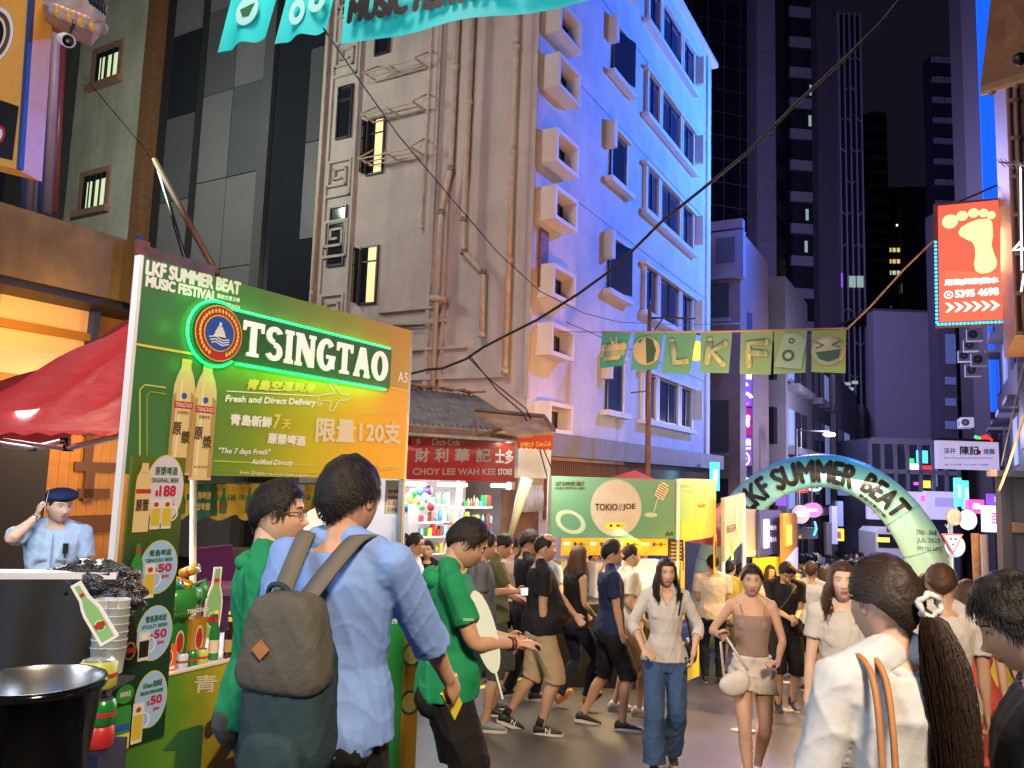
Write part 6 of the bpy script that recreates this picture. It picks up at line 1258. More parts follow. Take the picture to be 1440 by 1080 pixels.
t, f = stall_board('pale lilac lit panel below the orange board', 1106, 1122, 790, 770, 830, 815, 13.8, 15.4, 'e_lilac', [])
mat('yellow_skirt', (.75, .55, .03), .5, emit=.25)
t, f = stall_board('bright yellow stall skirt below the A2 boards', 1062, 1099, 785, 783, 815, 812, 13.0, 13.8, 'yellow_skirt', [], 'stall_skirt')
t, f = stall_board('yellow printed counter side beside the white bag woman', 964, 982, 905, 903, 960, 952, 9.0, 9.8, 'yellow_skirt', [], 'stall_skirt')
lamp('POINT', 'second_stall_light', W(1085, 795, 12.4), 60, AMBER, None, .1)

# ================================================================== BANNERS
ff = Face(W(1020, 490, 12), ND); mats_b = []
gradmat('flag_green', [(0, (.04, .34, .28)), (.45, (.12, .36, .24)), (.8, (.22, .38, .16)), (1, (.36, .44, .07))], 0, ff.at(850, 490)[0], ff.at(1190, 490)[0], .5)
mat('balloon', (.30, .44, .28), .35, bump=.2, bscale=10); mat('balloon_hi', (.50, .48, .30), .35); mat('flag_dark', (.03, .10, .06), .5)
flags = [((847, 467), (888, 466), (877, 514), (843, 518), 'burger', 'teal banner with a pale burger shape, leftmost in the string'), ((892, 467), (934, 467), (925, 520), (887, 520), 'ball', 'banner with a striped beach ball, second in the string'), ((937, 468), (980, 467), (971, 526), (930, 525), 'L', 'banner with balloon letter L'), ((985, 467), (1030, 466), (1025, 525), (984, 524), 'K', 'banner with balloon letter K'), ((1042, 466), (1087, 466), (1084, 527), (1040, 526), 'F', 'banner with balloon letter F'), ((1089, 466), (1135, 464), (1133, 524), (1088, 526), 'spk', 'banner with a loudspeaker picture'), ((1141, 464), (1190, 462), (1189, 525), (1141, 523), 'face', 'banner with a laughing balloon face, rightmost in the string')]
for (a, b, c, d_, kind, lab) in flags:
    t = thing('hanging_banner', lab, 'banner', ff.M, 'festival banners on the rope across the street'); q = [ff.at(*p) for p in (a, b, c, d_)]
    mb = MB(); vs = []; n_ = 8
    for i in range(n_+1):
        k = i/n_; tp = (q[0][0]+(q[1][0]-q[0][0])*k, q[0][1]+(q[1][1]-q[0][1])*k); bt = (q[3][0]+(q[2][0]-q[3][0])*k, q[3][1]+(q[2][1]-q[3][1])*k)
        for j in range(4): s_ = j/3; vs.append((tp[0]+(bt[0]-tp[0])*s_, .012*math.sin(k*5)*s_, tp[1]+(bt[1]-tp[1])*s_))
    fs = [(i*4+j+1, i*4+j+5, i*4+j+4, i*4+j) for i in range(n_) for j in range(3)]; mb.add(vs, fs, 'flag_green', True); mb.build('cloth', t)
    mb = MB(); cx_ = sum(p[0] for p in q)/4; cz_ = sum(p[1] for p in q)/4; s_ = .21; Y = -.02
    def blob(pts, r_=.055, m='balloon'):
        v = [(cx_+x*s_, Y, cz_+z*s_) for x, z in pts]; o_ = len(mb.v); mb.tube(v, r_, m, 8); mb.v[o_:] = [(x, Y+(y-Y)*.25, z) for x, y, z in mb.v[o_:]]
        for p_ in (v[0], v[-1]): mb.ell(p_, (r_, r_*.25, r_), m, 10, 6)
    if kind == 'L': blob([(-.5, .9), (-.35, 0), (-.3, -.75), (.6, -.65)]); blob([(-.46, .8), (-.36, 0)], .02, 'balloon_hi'); blob([(-.2, -.66), (.5, -.6)], .02, 'balloon_hi')
    elif kind == 'K': blob([(-.4, .9), (-.6, -.7)]); blob([(.75, .6), (-.3, .05), (.6, -.9)]); blob([(.7, .62), (0, .25)], .02, 'balloon_hi'); blob([(.1, -.2), (.55, -.8)], .02, 'balloon_hi')
    elif kind == 'F': blob([(-.5, -.9), (-.55, .7), (.75, .75)]); blob([(-.4, .0), (.65, -.1)]); blob([(-.45, .8), (.7, .82)], .018, 'balloon_hi')
    elif kind == 'ball':
        mb.ell((cx_, Y, cz_), (.24, .03, .24), 'balloon_hi', 20, 10); mb.flat([(cx_, cz_+.22), (cx_+.02, cz_-.22), (cx_+.14, cz_-.18), (cx_+.18, cz_), (cx_+.12, cz_+.17)], Y-.034, 'flag_dark'); mb.flat([(cx_-.14, cz_+.15), (cx_-.03, cz_+.21), (cx_-.1, cz_+.13)], Y-.034, 'flag_dark')
    elif kind == 'burger':
        blob([(-.8, .1), (.8, .2)], .07, 'balloon_hi'); blob([(-.9, -.35), (.7, -.3)], .06); blob([(-.3, .9), (0, .3)], .02, 'balloon_hi'); blob([(.2, .9), (.2, .3)], .02, 'balloon_hi'); blob([(-.7, -.75), (.4, -.65)], .04, 'balloon_hi')
    elif kind == 'spk':
        mb.prism([(cx_-.22, cz_-.22), (cx_+.16, cz_-.27), (cx_+.24, cz_+.16), (cx_+.1, cz_+.27), (cx_-.08, cz_+.27)], Y-.02, Y, 'balloon'); mb.ring(cx_-.02, cz_-.06, .05, .09, Y-.024, 'flag_dark', 20); mb.ring(cx_-.02, cz_-.06, .0, .03, Y-.024, 'balloon_hi', 12); mb.ring(cx_+.03, cz_+.16, .02, .045, Y-.024, 'flag_dark', 16)
    else:
        mb.ell((cx_, Y, cz_), (.235, .035, .22), 'balloon_hi', 24, 10); yy = Y-.04
        mb.flat([(cx_-.17, cz_-.02), (cx_+.18, cz_+.01), (cx_+.14, cz_-.12), (cx_, cz_-.17), (cx_-.12, cz_-.12)], yy, 'flag_dark')
        for sg in (-1, 1): mb.stroke([(cx_+sg*.17, cz_+.13), (cx_+sg*.06, cz_+.08), (cx_+sg*.16, cz_+.04)], .016, yy, 'flag_dark')
    mb.build('picture', t)
a = ff.at(845, 467); b = ff.at(1192, 462); mb = MB(); mb.tube([(a[0], 0, a[1]), ((a[0]+b[0])/2, 0, (a[1]+b[1])/2-.02), (b[0], 0, b[1])], .016, 'rope', 6); mb.tube([(a[0], 0, a[1]), (a[0]-1.0, .2, a[1]+.1)], .006, 'cable_black', 5); mb.build('banner_rope', label='tan rope that carries the seven festival banners', cat='rope', M=ff.M)
tf = Face(W(560, 30, 6.0), ND); mat('turquoise', (.02, .52, .50), .5, var=.12, vscale=3, emit=.06); mat('turq_print', (.30, .66, .60), .4)  # faint emission in turquoise stands for light falling on the banner cloth
for (q, kind, lab) in [(((340, -60), (408, -70), (372, 52), (306, 74)), 'face', 'turquoise pennant with a smiling balloon mouth at top left'), (((418, -60), (486, -70), (457, 42), (386, 62)), 'ring', 'turquoise pennant with headphone print beside the long banner'), (((494, -110), (960, -170), (830, 0), (480, 62)), 'long', 'long turquoise festival banner across the top of the view')]:
    t = thing('overhead_banner', lab, 'banner', tf.M); Q = [tf.at(*p) for p in q]; mb = MB(); vs = []; n_ = 14
    for i in range(n_+1):
        k = i/n_; tp = (Q[0][0]+(Q[1][0]-Q[0][0])*k, Q[0][1]+(Q[1][1]-Q[0][1])*k); bt = (Q[3][0]+(Q[2][0]-Q[3][0])*k, Q[3][1]+(Q[2][1]-Q[3][1])*k)
        for j in range(5): s_ = j/4; vs.append((tp[0]+(bt[0]-tp[0])*s_, .03*math.sin(k*9)*s_, tp[1]+(bt[1]-tp[1])*s_+.01*math.sin(k*14)*s_))
    mb.add(vs, [(i*5+j+1, i*5+j+6, i*5+j+5, i*5+j) for i in range(n_) for j in range(4)], 'turquoise', True); mb.build('cloth', t); mb = MB()
    if kind == 'face': c = tf.at(352, 18); mb.disc(c[0], c[1], .15, .14, -.04, 'turq_print', 24); mb.flat([(c[0]-.09, c[1]+.03), (c[0]+.1, c[1]+.05), (c[0]+.03, c[1]-.06), (c[0]-.05, c[1]-.05)], -.045, 'sign_green')
    elif kind == 'ring': c = tf.at(422, 20); mb.ring(c[0], c[1], .05, .12, -.04, 'turq_print', 24, sx=.8); c = tf.at(450, 5); mb.ring(c[0], c[1], .03, .1, -.04, 'turq_print', 24)
    else: text_px(mb, tf, 'MUSIC FESTIVAL 2023', 487, 35, 800, -22, -.05, 'black', .02, .12, 36)
    mb.build('printing', t)
lamp('SPOT', 'banner_floodlight', W(560, 330, 3.6), 260, (.75, .95, 1), W(560, 0, 6), .3, spot=75, blend=.8)

# ================================================================== INFLATABLE ARCH
arf = Face(W(1160, 860, 14), ND); t = thing('inflatable_arch', 'mint and blue inflatable festival arch spanning the street', 'arch', arf.M)
pxm = 14/1100*1.0
def apx(px, py): return arf.at(px, py)
rxA = apx(1322, 860)[0]; lxA = -apx(1000, 860)[0]; rzA = apx(1160, 662)[1]-apx(1160, 860)[1]; rT = .30; rL = .37
zg = gz(arf.O)-arf.O.z
gradmat('arch_print', [(0, (.42, .70, .56)), (.5, (.44, .72, .56)), (.76, (.28, .64, .62)), (.95, (.05, .38, .62)), (1, (.03, .32, .62))], 2, -.5, rzA+.35, .35)
def cl(s_): # centre line param 0..1 from right foot over the top to the left foot
    a_ = math.pi*s_; x = (rxA if a_ < math.pi/2 else lxA)*math.cos(a_); return Vector((x, 0, rzA*math.sin(a_)))
pts = [Vector((rxA+.02, 0, zg)), Vector((rxA+.01, 0, zg*.5))]+[cl(i/64) for i in range(65)]+[Vector((-lxA-.01, 0, zg*.5)), Vector((-lxA-.02, 0, zg))]
rad = [rL*1.05, rL*1.03]+[rT+(rL-rT)*(1-math.sin(math.pi*i/64)) for i in range(65)]+[rL*1.03, rL*1.05]
mb = MB(); mb.tube(pts, rad, 'arch_print', 24); mb.build('tube', t)
mb = MB()
for i in range(4, 64, 6): c = cl(i/64); d = (cl((i+.5)/64)-cl((i-.5)/64)).normalized(); r_ = rT+(rL-rT)*(1-math.sin(math.pi*i/64)); mb.tube([c-d*.006, c+d*.006], r_+.004, 'arch_seam' if 'arch_seam' in MATS else mat('arch_seam', (.10, .34, .34), .5), 24)
mb.build('seam', t)
def subdiv(g, f_, mx):
    P = [tuple(p) for p in g]; T = []; st_ = []
    for q in f_:
        for i in range(1, len(q)-1): st_.append((q[0], q[i], q[i+1]))
    cache = {}
    while st_:
        a, b, c = st_.pop(); e = [(math.dist(P[a], P[b]), a, b, c), (math.dist(P[b], P[c]), b, c, a), (math.dist(P[c], P[a]), c, a, b)]; L_, i, j, k = max(e)
        if L_ < mx: T.append((a, b, c)); continue
        key = (min(i, j), max(i, j))
        if key not in cache: cache[key] = len(P); P.append(((P[i][0]+P[j][0])/2, (P[i][1]+P[j][1])/2))
        m_ = cache[key]; st_ += [(i, m_, k), (m_, j, k)]
    return P, T
def arch_text(mb, s_, a0, a1, h0, h1, m, bold=.012):
    """a0,a1: angle in degrees measured from the right foot, text runs left to right (a0 > a1)"""
    g, f_, sz__ = text_geo(s_); g, f_ = subdiv(g, f_, .22); offs = [(0, 0), (bold, 0), (-bold, 0), (0, bold), (0, -bold)] if bold else [(0, 0)]
    for k, (dx, dz) in enumerate(offs):
        vs = []
        for p in g:
            aa = R(a0+(a1-a0)*(p[0]/sz__[0])); cpt = cl(aa/math.pi); e = .002; tn = (cl((aa+e)/math.pi)-cl((aa-e)/math.pi)).normalized(); nrm = Vector((tn.z, 0, -tn.x));
            if nrm.z < 0 and abs(nrm.x) < .9: nrm = -nrm
            if nrm.dot(cpt) < 0: nrm = -nrm
            r_ = rT+(rL-rT)*(1-math.sin(aa)); h = h0+(h1-h0)*(p[1]/sz__[1])+dz; h = max(-r_*.97, min(r_*.97, h))
            q_ = cpt+nrm*h-tn*dx; y = -math.sqrt(max(0, r_*r_-h*h))-.016-k*.0006; vs.append((q_.x, y, q_.z))
        mb.add(vs, f_, m)
mb = MB(); arch_text(mb, 'LKF', 133, 117.5, -.20, .17, 'black', .02); arch_text(mb, 'SUMMER', 113.5, 72, -.20, .18, 'black', .022); arch_text(mb, 'BEAT', 67, 45.5, -.13, .20, 'black', .018); arch_text(mb, '蘭桂坊夏日嘩', 66, 48.5, -.25, -.19, 'char_brown', .002)
mb.build('lettering', t)
mb = MB()
def leg_text(s_, x0, y, x1, hh, b): 
    g, f_, sz__ = text_geo(s_); a = apx(x0, y); b_ = apx(x1, y); h = apx(x0, y-hh)[1]-a[1]; vs = []
    for p in g:
        X = a[0]+(b_[0]-a[0])*p[0]/sz__[0]; Z = a[1]+h*p[1]/sz__[1]; sA_ = max(0.02, min(1, Z/rzA)); cxl = rxA*math.sqrt(max(0, 1-sA_*sA_)); dn = abs(X-cxl)*.97; y_ = -math.sqrt(max(.002, rL*rL-dn*dn))-.02; vs.append((X, y_, Z))
    mb.add(vs, f_, 'black')
leg_text('29th - 30th', 1290, 750, 1318, 7, .0); leg_text('JUL 2023', 1291, 762, 1322, 8, 0); leg_text('1PM TILL LATE', 1291, 771, 1325, 5, 0); mb.build('date_lettering', t)
mb = MB(); mb.box(rxA-.5, rxA+.5, -.5, .5, zg, zg+.12, 'dark'); mb.build('foot_pad', t)
# road signs
p = on_ground(1336, 8.6); f = Face(p, (1, .1, 0)); t = thing('road_sign_post', 'give way road sign, red rimmed white triangle on a grey pole with round signs', 'road sign', f.M)
zz = lambda py: f.at(1336, py)[1]
MB().tube([(0, .02, 0), (0, .02, zz(735))], .025, 'steel', 8).build('pole', t)
c = f.at(1336, 763); mb = MB(); s_ = .125; tri = lambda k, y: mb.flat([(-s_*k, c[1]+s_*.62*k+.0), (s_*k, c[1]+s_*.62*k), (0, c[1]-s_*1.15*k)], y, 'red' if k == 1 else 'print_white')
mb.prism([(-s_, c[1]+s_*.75), (s_, c[1]+s_*.75), (0, c[1]-s_)], -.01, 0, 'red'); mb.flat([(-s_*.72, c[1]+s_*.58), (s_*.72, c[1]+s_*.58), (0, c[1]-s_*.68)], -.013, 'print_white'); text_in(mb, '慢讓', -.05, .05, c[1]+.02, c[1]+.06, -.015, 'black', .001); text_in(mb, '讓', -.02, .02, c[1]-.035, c[1]+.0, -.015, 'black', .001); mb.build('triangle_plate', t)
mat('plate_grey', (.16, .16, .22), .5); mb = MB(); c = f.at(1361, 731); mb.disc(c[0], c[1], .11, .11, 0, 'plate_grey', 24, .01); c = f.at(1344, 768); mb.disc(c[0], c[1], .12, .12, .012, 'plate_grey', 24, .02); mb.build('round_plate', t); mb = MB(); c = f.at(1342, 727); mb.disc(c[0], c[1], .09, .09, .0, 'rust', 24, .01); mb.build('round_plate', t)
mb = MB(); c1_ = f.at(1361, 731); mb.tube([(0, .02, zz(737)), (c1_[0], .02, c1_[1])], .01, 'steel', 5); mb.tube([f.at(1333, 735)+() if False else (f.at(1332, 738)[0], .03, f.at(1332, 738)[1]), (f.at(1352, 768)[0], .03, f.at(1352, 768)[1])], .006, 'steel', 5); mb.build('bracket', t)
for k, (px, yt, m, d) in enumerate([(1371, 756, 'rust', 11), (1383, 758, 'lavender', 11.5)]): MB().tube([on_ground(px, d), W(px, yt-6, d)], .05, m, 8).build('post', label=['short rusty post right of the road sign', 'grey post right of the rusty post'][k], cat='post')
# parked scooter / metal shapes behind crowd at right
t = thing('parked_car', 'silver car parked at the right behind the crowd, roof and windows showing', 'car', Face(on_ground(1380, 13.5), (-UD.x, -UD.y, 0)).M)
mat('car_silver', (.35, .36, .42), .25, .7); prof = [(-2, .3), (2, .3), (2.05, .75), (1.3, .95), (.7, 1.42), (-1.1, 1.45), (-1.9, .98), (-2.05, .8)]
MB().prism(prof, -.8, .8, 'car_silver').build('body', t); MB().prism([(1.15, .98), (.65, 1.35), (-1.0, 1.38), (-1.65, 1.0)], -.81, -.8+.0, 'glass_dark').build('window', t)
for x in (-1.25, 1.3):
    mb = MB(); mb.tube([(x, -.82, .3), (x, -.6, .3)], .3, 'black', 18); mb.tube([(x, -.83, .3), (x, -.81, .3)], .18, 'steel', 14); mb.build('wheel', t)
mb = MB(); mb.ell((2.03, -.55, .65), (.06, .18, .1), 'silver'); mb.build('headlight', t)
# ================================================================== PEOPLE
from mathutils import noise as mno
mat('skin_a', (.56, .35, .245), .5, var=.06, vscale=30, spec=.35); mat('skin_b', (.47, .28, .185), .5, var=.08, vscale=30, spec=.35); mat('skin_c', (.64, .44, .34), .5, var=.05, vscale=30, spec=.35)
mat('lips', (.36, .10, .08), .4); mat('eye_white', (.62, .60, .58), .25); mat('iris', (.02, .012, .008), .15); mat('brow', (.03, .02, .015), .7)
mat('hair_black', (.009, .008, .008), .6, bump=.9, bscale=110, dist=.006, spec=.3); mat('hair_dark', (.020, .012, .009), .55, bump=.6, bscale=110, dist=.005, spec=.35); mat('hair_brown', (.060, .028, .015), .55, bump=.6, bscale=110, dist=.005, spec=.35)
def cloth(key, c, rough=.8, bump=.4, sc_=16): return mat(key, c, rough, bump=bump, bscale=sc_, dist=.012, var=.10, vscale=9, spec=.2)
def hsh(q): return sum(ord(c)*(i+1) for i, c in enumerate(q))
def ring_loft(mb, rings, m='skin_a', n=20):
    """rings: list of (centre, xaxis, yaxis, rx, ry); closed with rounded ends"""
    vs = []; fs = []
    c0, X0, Y0, a0, b0 = rings[0]; c1, X1, Y1, a1, b1 = rings[-1]
    for (c, X_, Y_, rx, ry) in rings:
        for k in range(n):
            t = 2*math.pi*k/n; vs.append(c+X_*(rx*math.cos(t))+Y_*(ry*math.sin(t)))
    for i in range(len(rings)-1):
        for k in range(n): a = i*n+k; b = i*n+(k+1) % n; fs.append((a, b, b+n, a+n))
    fs.append(tuple(range(n-1, -1, -1))); fs.append(tuple(range((len(rings)-1)*n, len(rings)*n)))
    mb.add(vs, fs, m, True)
def limb(mb, pts, rad, n=14, flat=1.0):
    """tapered limb with rounded ends"""
    P = [Vector(p) for p in pts]; d0 = (P[0]-P[1]).normalized(); d1 = (P[-1]-P[-2]).normalized(); r0, r1 = rad[0], rad[-1]
    PP = [P[0]+d0*r0*.9, P[0]+d0*r0*.6]+P+[P[-1]+d1*r1*.6, P[-1]+d1*r1*.9]; RR = [r0*.35, r0*.78]+list(rad)+[r1*.78, r1*.35]
    mb.tube(PP, RR, 'skin_a', n)
def smoothpath(P, R_, k=4):
    """Catmull-Rom through points"""
    P = [Vector(p) for p in P]; out = []; rr = []
    for i in range(len(P)-1):
        p0 = P[max(0, i-1)]; p1 = P[i]; p2 = P[i+1]; p3 = P[min(len(P)-1, i+2)]
        for j in range(k):
            t = j/k; out.append(.5*((2*p1)+(p2-p0)*t+(2*p0-5*p1+4*p2-p3)*t*t+(3*p1-p0-3*p2+p3)*t**3)); rr.append(R_[i]+(R_[i+1]-R_[i])*t)
    out.append(P[-1]); rr.append(R_[-1]); return out, rr
def ik(a, t, l1, l2, pole):
    d = t-a; D = min(d.length, (l1+l2)*.999); d.normalize(); t = a+d*D
    x = (l1*l1-l2*l2+D*D)/(2*D); h = math.sqrt(max(0, l1*l1-x*x)); p = pole-d*pole.dot(d)
    if p.length < 1e-6: p = d.orthogonal()
    return a+d*x+p.normalized()*h, t
def remesh(mb, vox, sm=3, disp=0.0, dscale=9.0, seed=0):
    me = mb.mesh('tmp'); o = bpy.data.objects.new('tmp', me); COL.objects.link(o)
    r_ = o.modifiers.new('r', 'REMESH'); r_.mode = 'VOXEL'; r_.voxel_size = vox; r_.adaptivity = 0
    if sm: s_ = o.modifiers.new('s', 'SMOOTH'); s_.factor = .5; s_.iterations = sm
    dg = bpy.context.evaluated_depsgraph_get(); out = bpy.data.meshes.new_from_object(o.evaluated_get(dg))
    bpy.data.objects.remove(o); bpy.data.meshes.remove(me)
    nv = len(out.vertices); co = np.empty(nv*3, 'f'); out.vertices.foreach_get('co', co); co = co.reshape(-1, 3)
    if disp:
        no = np.empty(nv*3, 'f'); out.vertices.foreach_get('normal', no); no = no.reshape(-1, 3); q = co*dscale+seed*7.3
        # folds: stretched sine bands bent by low frequency noise
        w1 = np.sin(q[:, 0]*1.3+2.1*np.sin(q[:, 2]*.55+q[:, 1]*.7)+q[:, 2]*.5); w2 = np.sin(q[:, 2]*1.5+q[:, 0]*2.2+2.6*np.sin(q[:, 1]*1.1+q[:, 0]*.6)); w3 = np.sin(q[:, 2]*3.6-q[:, 0]*2.4+2.0*np.sin(q[:, 0]*1.7+q[:, 1]*2.0))
        f = (1-np.abs(w1))**2*1.1+(1-np.abs(w2))**2*.9+(1-np.abs(w3))**3*.5+.3*np.sin(q[:, 1]*1.9+q[:, 2]*1.1)-.6
        co = co+no*(disp*f)[:, None]; out.vertices.foreach_set('co', co.reshape(-1))
    fc = [tuple(p.vertices) for p in out.polygons]; bpy.data.meshes.remove(out)
    return co, fc
# ---- head: sphere grid shaped by bumps, centre at the head centre, face towards +y
def head_grid(female=False, nt=88, nz=56):
    th = []
    for i in range(nt):
        u_ = 2*math.pi*i/nt; th.append(u_+.38*math.sin(u_)*-1)      # denser at the front (theta 0 = +y)
    V = np.zeros((nz+1, nt, 3)); 
    for j in range(nz+1):
        ph = math.pi*j/nz; z = math.cos(ph); rr_ = math.sin(ph)
        for i, t in enumerate(th): V[j, i] = (math.sin(t)*rr_, math.cos(t)*rr_, z)
    x, y, z = V[..., 0].copy(), V[..., 1].copy(), V[..., 2].copy()
    w_ = .074 if female else .078; X_ = x*w_; Y_ = y*.094; Z_ = z*.118
    jaw = np.clip((-.1-z)/.9, 0, 1); fr = np.clip(y, 0, 1)
    X_ *= 1-(.34 if female else .26)*jaw**1.3*(.4+.6*fr)
    Y_ = np.where(y > 0, Y_*(1-.05*np.clip(1-abs(z)*1.2, 0, 1)), Y_*(1-.45*jaw))
    Y_ = Y_+.012*fr*np.clip(jaw*1.2, 0, 1)
    Y_ = Y_+np.where(y < 0, -.010*np.clip(z+.3, 0, 1)*np.clip(-y, 0, 1), 0)
    g = lambda cx, cz, sx_, sz_: np.exp(-((X_-cx)**2/(2*sx_**2)+(Z_-cz)**2/(2*sz_**2)))*(y > .1)
    Yd = -.006*(g(-.031, .010, .014, .009)+g(.031, .010, .014, .009))+.003*(g(-.03, .030, .018, .007)+g(.03, .030, .018, .007))
    Yd += .0045*(g(-.040, -.022, .016, .014)+g(.040, -.022, .016, .014))
    nose = g(0, -.020, .0085, .018)*.010+g(0, -.030, .010, .0075)*.013+(g(-.011, -.034, .005, .005)+g(.011, -.034, .005, .005))*.007
    Yd += nose*(.85 if female else 1)
    Yd += .0052*g(0, -.056, .016, .0042)+.0058*g(0, -.0665, .014, .0048)-.0045*g(0, -.0610, .020, .0018)-.002*g(0, -.047, .004, .005)
    Yd += .005*g(0, -.095, .014, .012)-.003*g(0, -.078, .016, .005)
    Y_ = Y_+Yd
    return X_, Y_, Z_, x, y, z, nt, nz
_HG = {}
def head_geo(female):
    if female not in _HG: _HG[female] = head_grid(female)
    return _HG[female]
def hairline(x, y, z_):
    """lowest z (head units) that carries hair, by direction"""
    t = abs(math.atan2(x, y)); k = t/math.pi
    if k < .22: return .066
    if k < .40: return .066+(k-.22)/.18*(-.062)
    if k < .48: return .004
    if k < .56: return .012
    return .012-(k-.56)/.44*.085
def build_head(mb, M, female, skin, lipm='lips', blink=False, hair='hair_black', smile=0, glasses=None):
    X_, Y_, Z_, x, y, z, nt, nz = head_geo(female)
    vs = [M @ Vector((X_[j, i], Y_[j, i], Z_[j, i])) for j in range(nz+1) for i in range(nt)]
    fs = []; fl = []
    for j in range(nz):
        for i in range(nt):
            i2 = (i+1) % nt; q = (j*nt+i, (j+1)*nt+i, (j+1)*nt+i2, j*nt+i2); cx, cz = (X_[j, i]+X_[j+1, i2])/2, (Z_[j, i]+Z_[j+1, i2])/2
            if y[j, i] > .3 and (cx/.0215)**2+((cz+.061)/.0098)**2 < 1: fl.append(q)
            else: fs.append(q)
    mb.add(vs, fs, skin, True); mb.add(vs, fl, lipm, True)
    for sg in (-1, 1):
        e = Vector((sg*.031, .0775 if female else .0775, .0095))
        if not blink:
            mb.ell(M @ e, (1, 1, 1), 'eye_white', 12, 8, M.to_3x3() @ Matrix.Diagonal((.0125, .0075, .0050)))
            mb.ell(M @ (e+Vector((0, .0052, 0))), (1, 1, 1), 'iris', 10, 6, M.to_3x3() @ Matrix.Diagonal((.0052, .0035, .0047)))
        for (dz, r_, mm_) in ((.0050, .0016, 'brow'), ) if not blink else ((.0, .0014, 'brow'),):
            P = [M @ (e+Vector((sg*k*.0135, .0066-abs(k)*.0045, dz-(k*k)*.0035))) for k in (-1, -.5, 0, .5, 1)]; mb.tube(P, [.0005, r_, r_, r_, .0006], mm_, 5)
        P = [M @ Vector((sg*a, b, c)) for a, b, c in ((.014, .0885, .0275), (.026, .0885, .0315), (.038, .081, .0315), (.047, .072, .027))]; mb.tube(P, [.0022, .0028, .0026, .001] if not female else [.0014, .002, .0018, .0008], 'brow', 5)
        ec = M @ Vector((sg*(.073 if female else .077), -.004, .0)); RM = M.to_3x3() @ Matrix.Rotation(sg*-.35, 3, 'Z')
        mb.ell(ec, (1, 1, 1), skin, 10, 8, RM @ Matrix.Diagonal((.0075, .018, .030))); mb.ell(ec+RM @ Vector((sg*.004, .003, .002)), (1, 1, 1), 'skin_shade_'+skin, 8, 6, RM @ Matrix.Diagonal((.005, .010, .019)))
for s_ in ('skin_a', 'skin_b', 'skin_c'):
    c = MATS[s_].node_tree.nodes['Principled BSDF'].inputs['Base Color'].default_value; mat('skin_shade_'+s_, tuple(v*.6 for v in c[:3]), .6)
def strand(V_, F_, pts, wd, side):
    o = len(V_); n = len(pts)
    for i, p in enumerate(pts):
        k = wd*(1-.85*(i/(n-1))**2); V_.append(p-side*k); V_.append(p+side*k)
    for i in range(n-1): F_.append((o+2*i, o+2*i+1, o+2*i+3, o+2*i+2))
def hair_cap(mb, M, female, m, thick, seed=0, off=None):
    X_, Y_, Z_, x, y, z, nt, nz = head_geo(female); vs = []; keep = {}
    for j in range(nz+1):
        for i in range(nt):
            p = Vector((X_[j, i], Y_[j, i], Z_[j, i])); hl = hairline(x[j, i], y[j, i], 0); d = Z_[j, i]-hl
            e = max(0, min(1, (d+.008)/.026)); t = -.004+(thick+.004)*e*(1+.25*mno.noise(Vector((x[j, i]*4, y[j, i]*4, z[j, i]*4+seed))))
            vs.append(M @ (p+Vector((x[j, i], y[j, i], z[j, i]*1.1))*t))
            keep[(j, i)] = d > -.024
    fs = []
    for j in range(nz):
        for i in range(nt):
            i2 = (i+1) % nt
            if keep[(j, i)] or keep[(j+1, i)] or keep[(j, i2)]: fs.append((j*nt+i, (j+1)*nt+i, (j+1)*nt+i2, j*nt+i2))
    mb.add(vs, fs, m, True)
def hair_short(mb, M, female, m, thick=.014, n=900, ln=.03, seed=1, up=0.3):
    hair_cap(mb, M, female, m, thick, seed); rr = random.Random(seed); V_ = []; F_ = []; M3 = M.to_3x3()
    k = 0
    while k < n:
        t = rr.uniform(-math.pi, math.pi); zz = rr.uniform(-.55, 1); r_ = math.sqrt(1-zz*zz); d = Vector((math.sin(t)*r_, math.cos(t)*r_, zz))
        if d.z*.118 < hairline(d.x, d.y, 0)+.004: continue
        k += 1; root = Vector((d.x*.078, d.y*.095-.003, d.z*.118))+d*thick*.7
        fl = Vector((d.x*.5+rr.uniform(-.5, .5), .35*d.z+d.y*.2+rr.uniform(-.35, .35), -.75+.5*max(0, d.z)*0)); fl = fl-d*fl.dot(d); fl.normalize()
        dr = (fl+d*up*rr.uniform(.4, 1.3)).normalized(); L_ = ln*rr.uniform(.6, 1.2)*(1 if d.z > 0 else .55)
        P = [M @ (root+dr*L_*s_-d*(L_*.35*s_*s_)) for s_ in (0, .5, 1)]; strand(V_, F_, P, .0016, M3 @ d.cross(dr).normalized())
    mb.add(V_, F_, m, True)
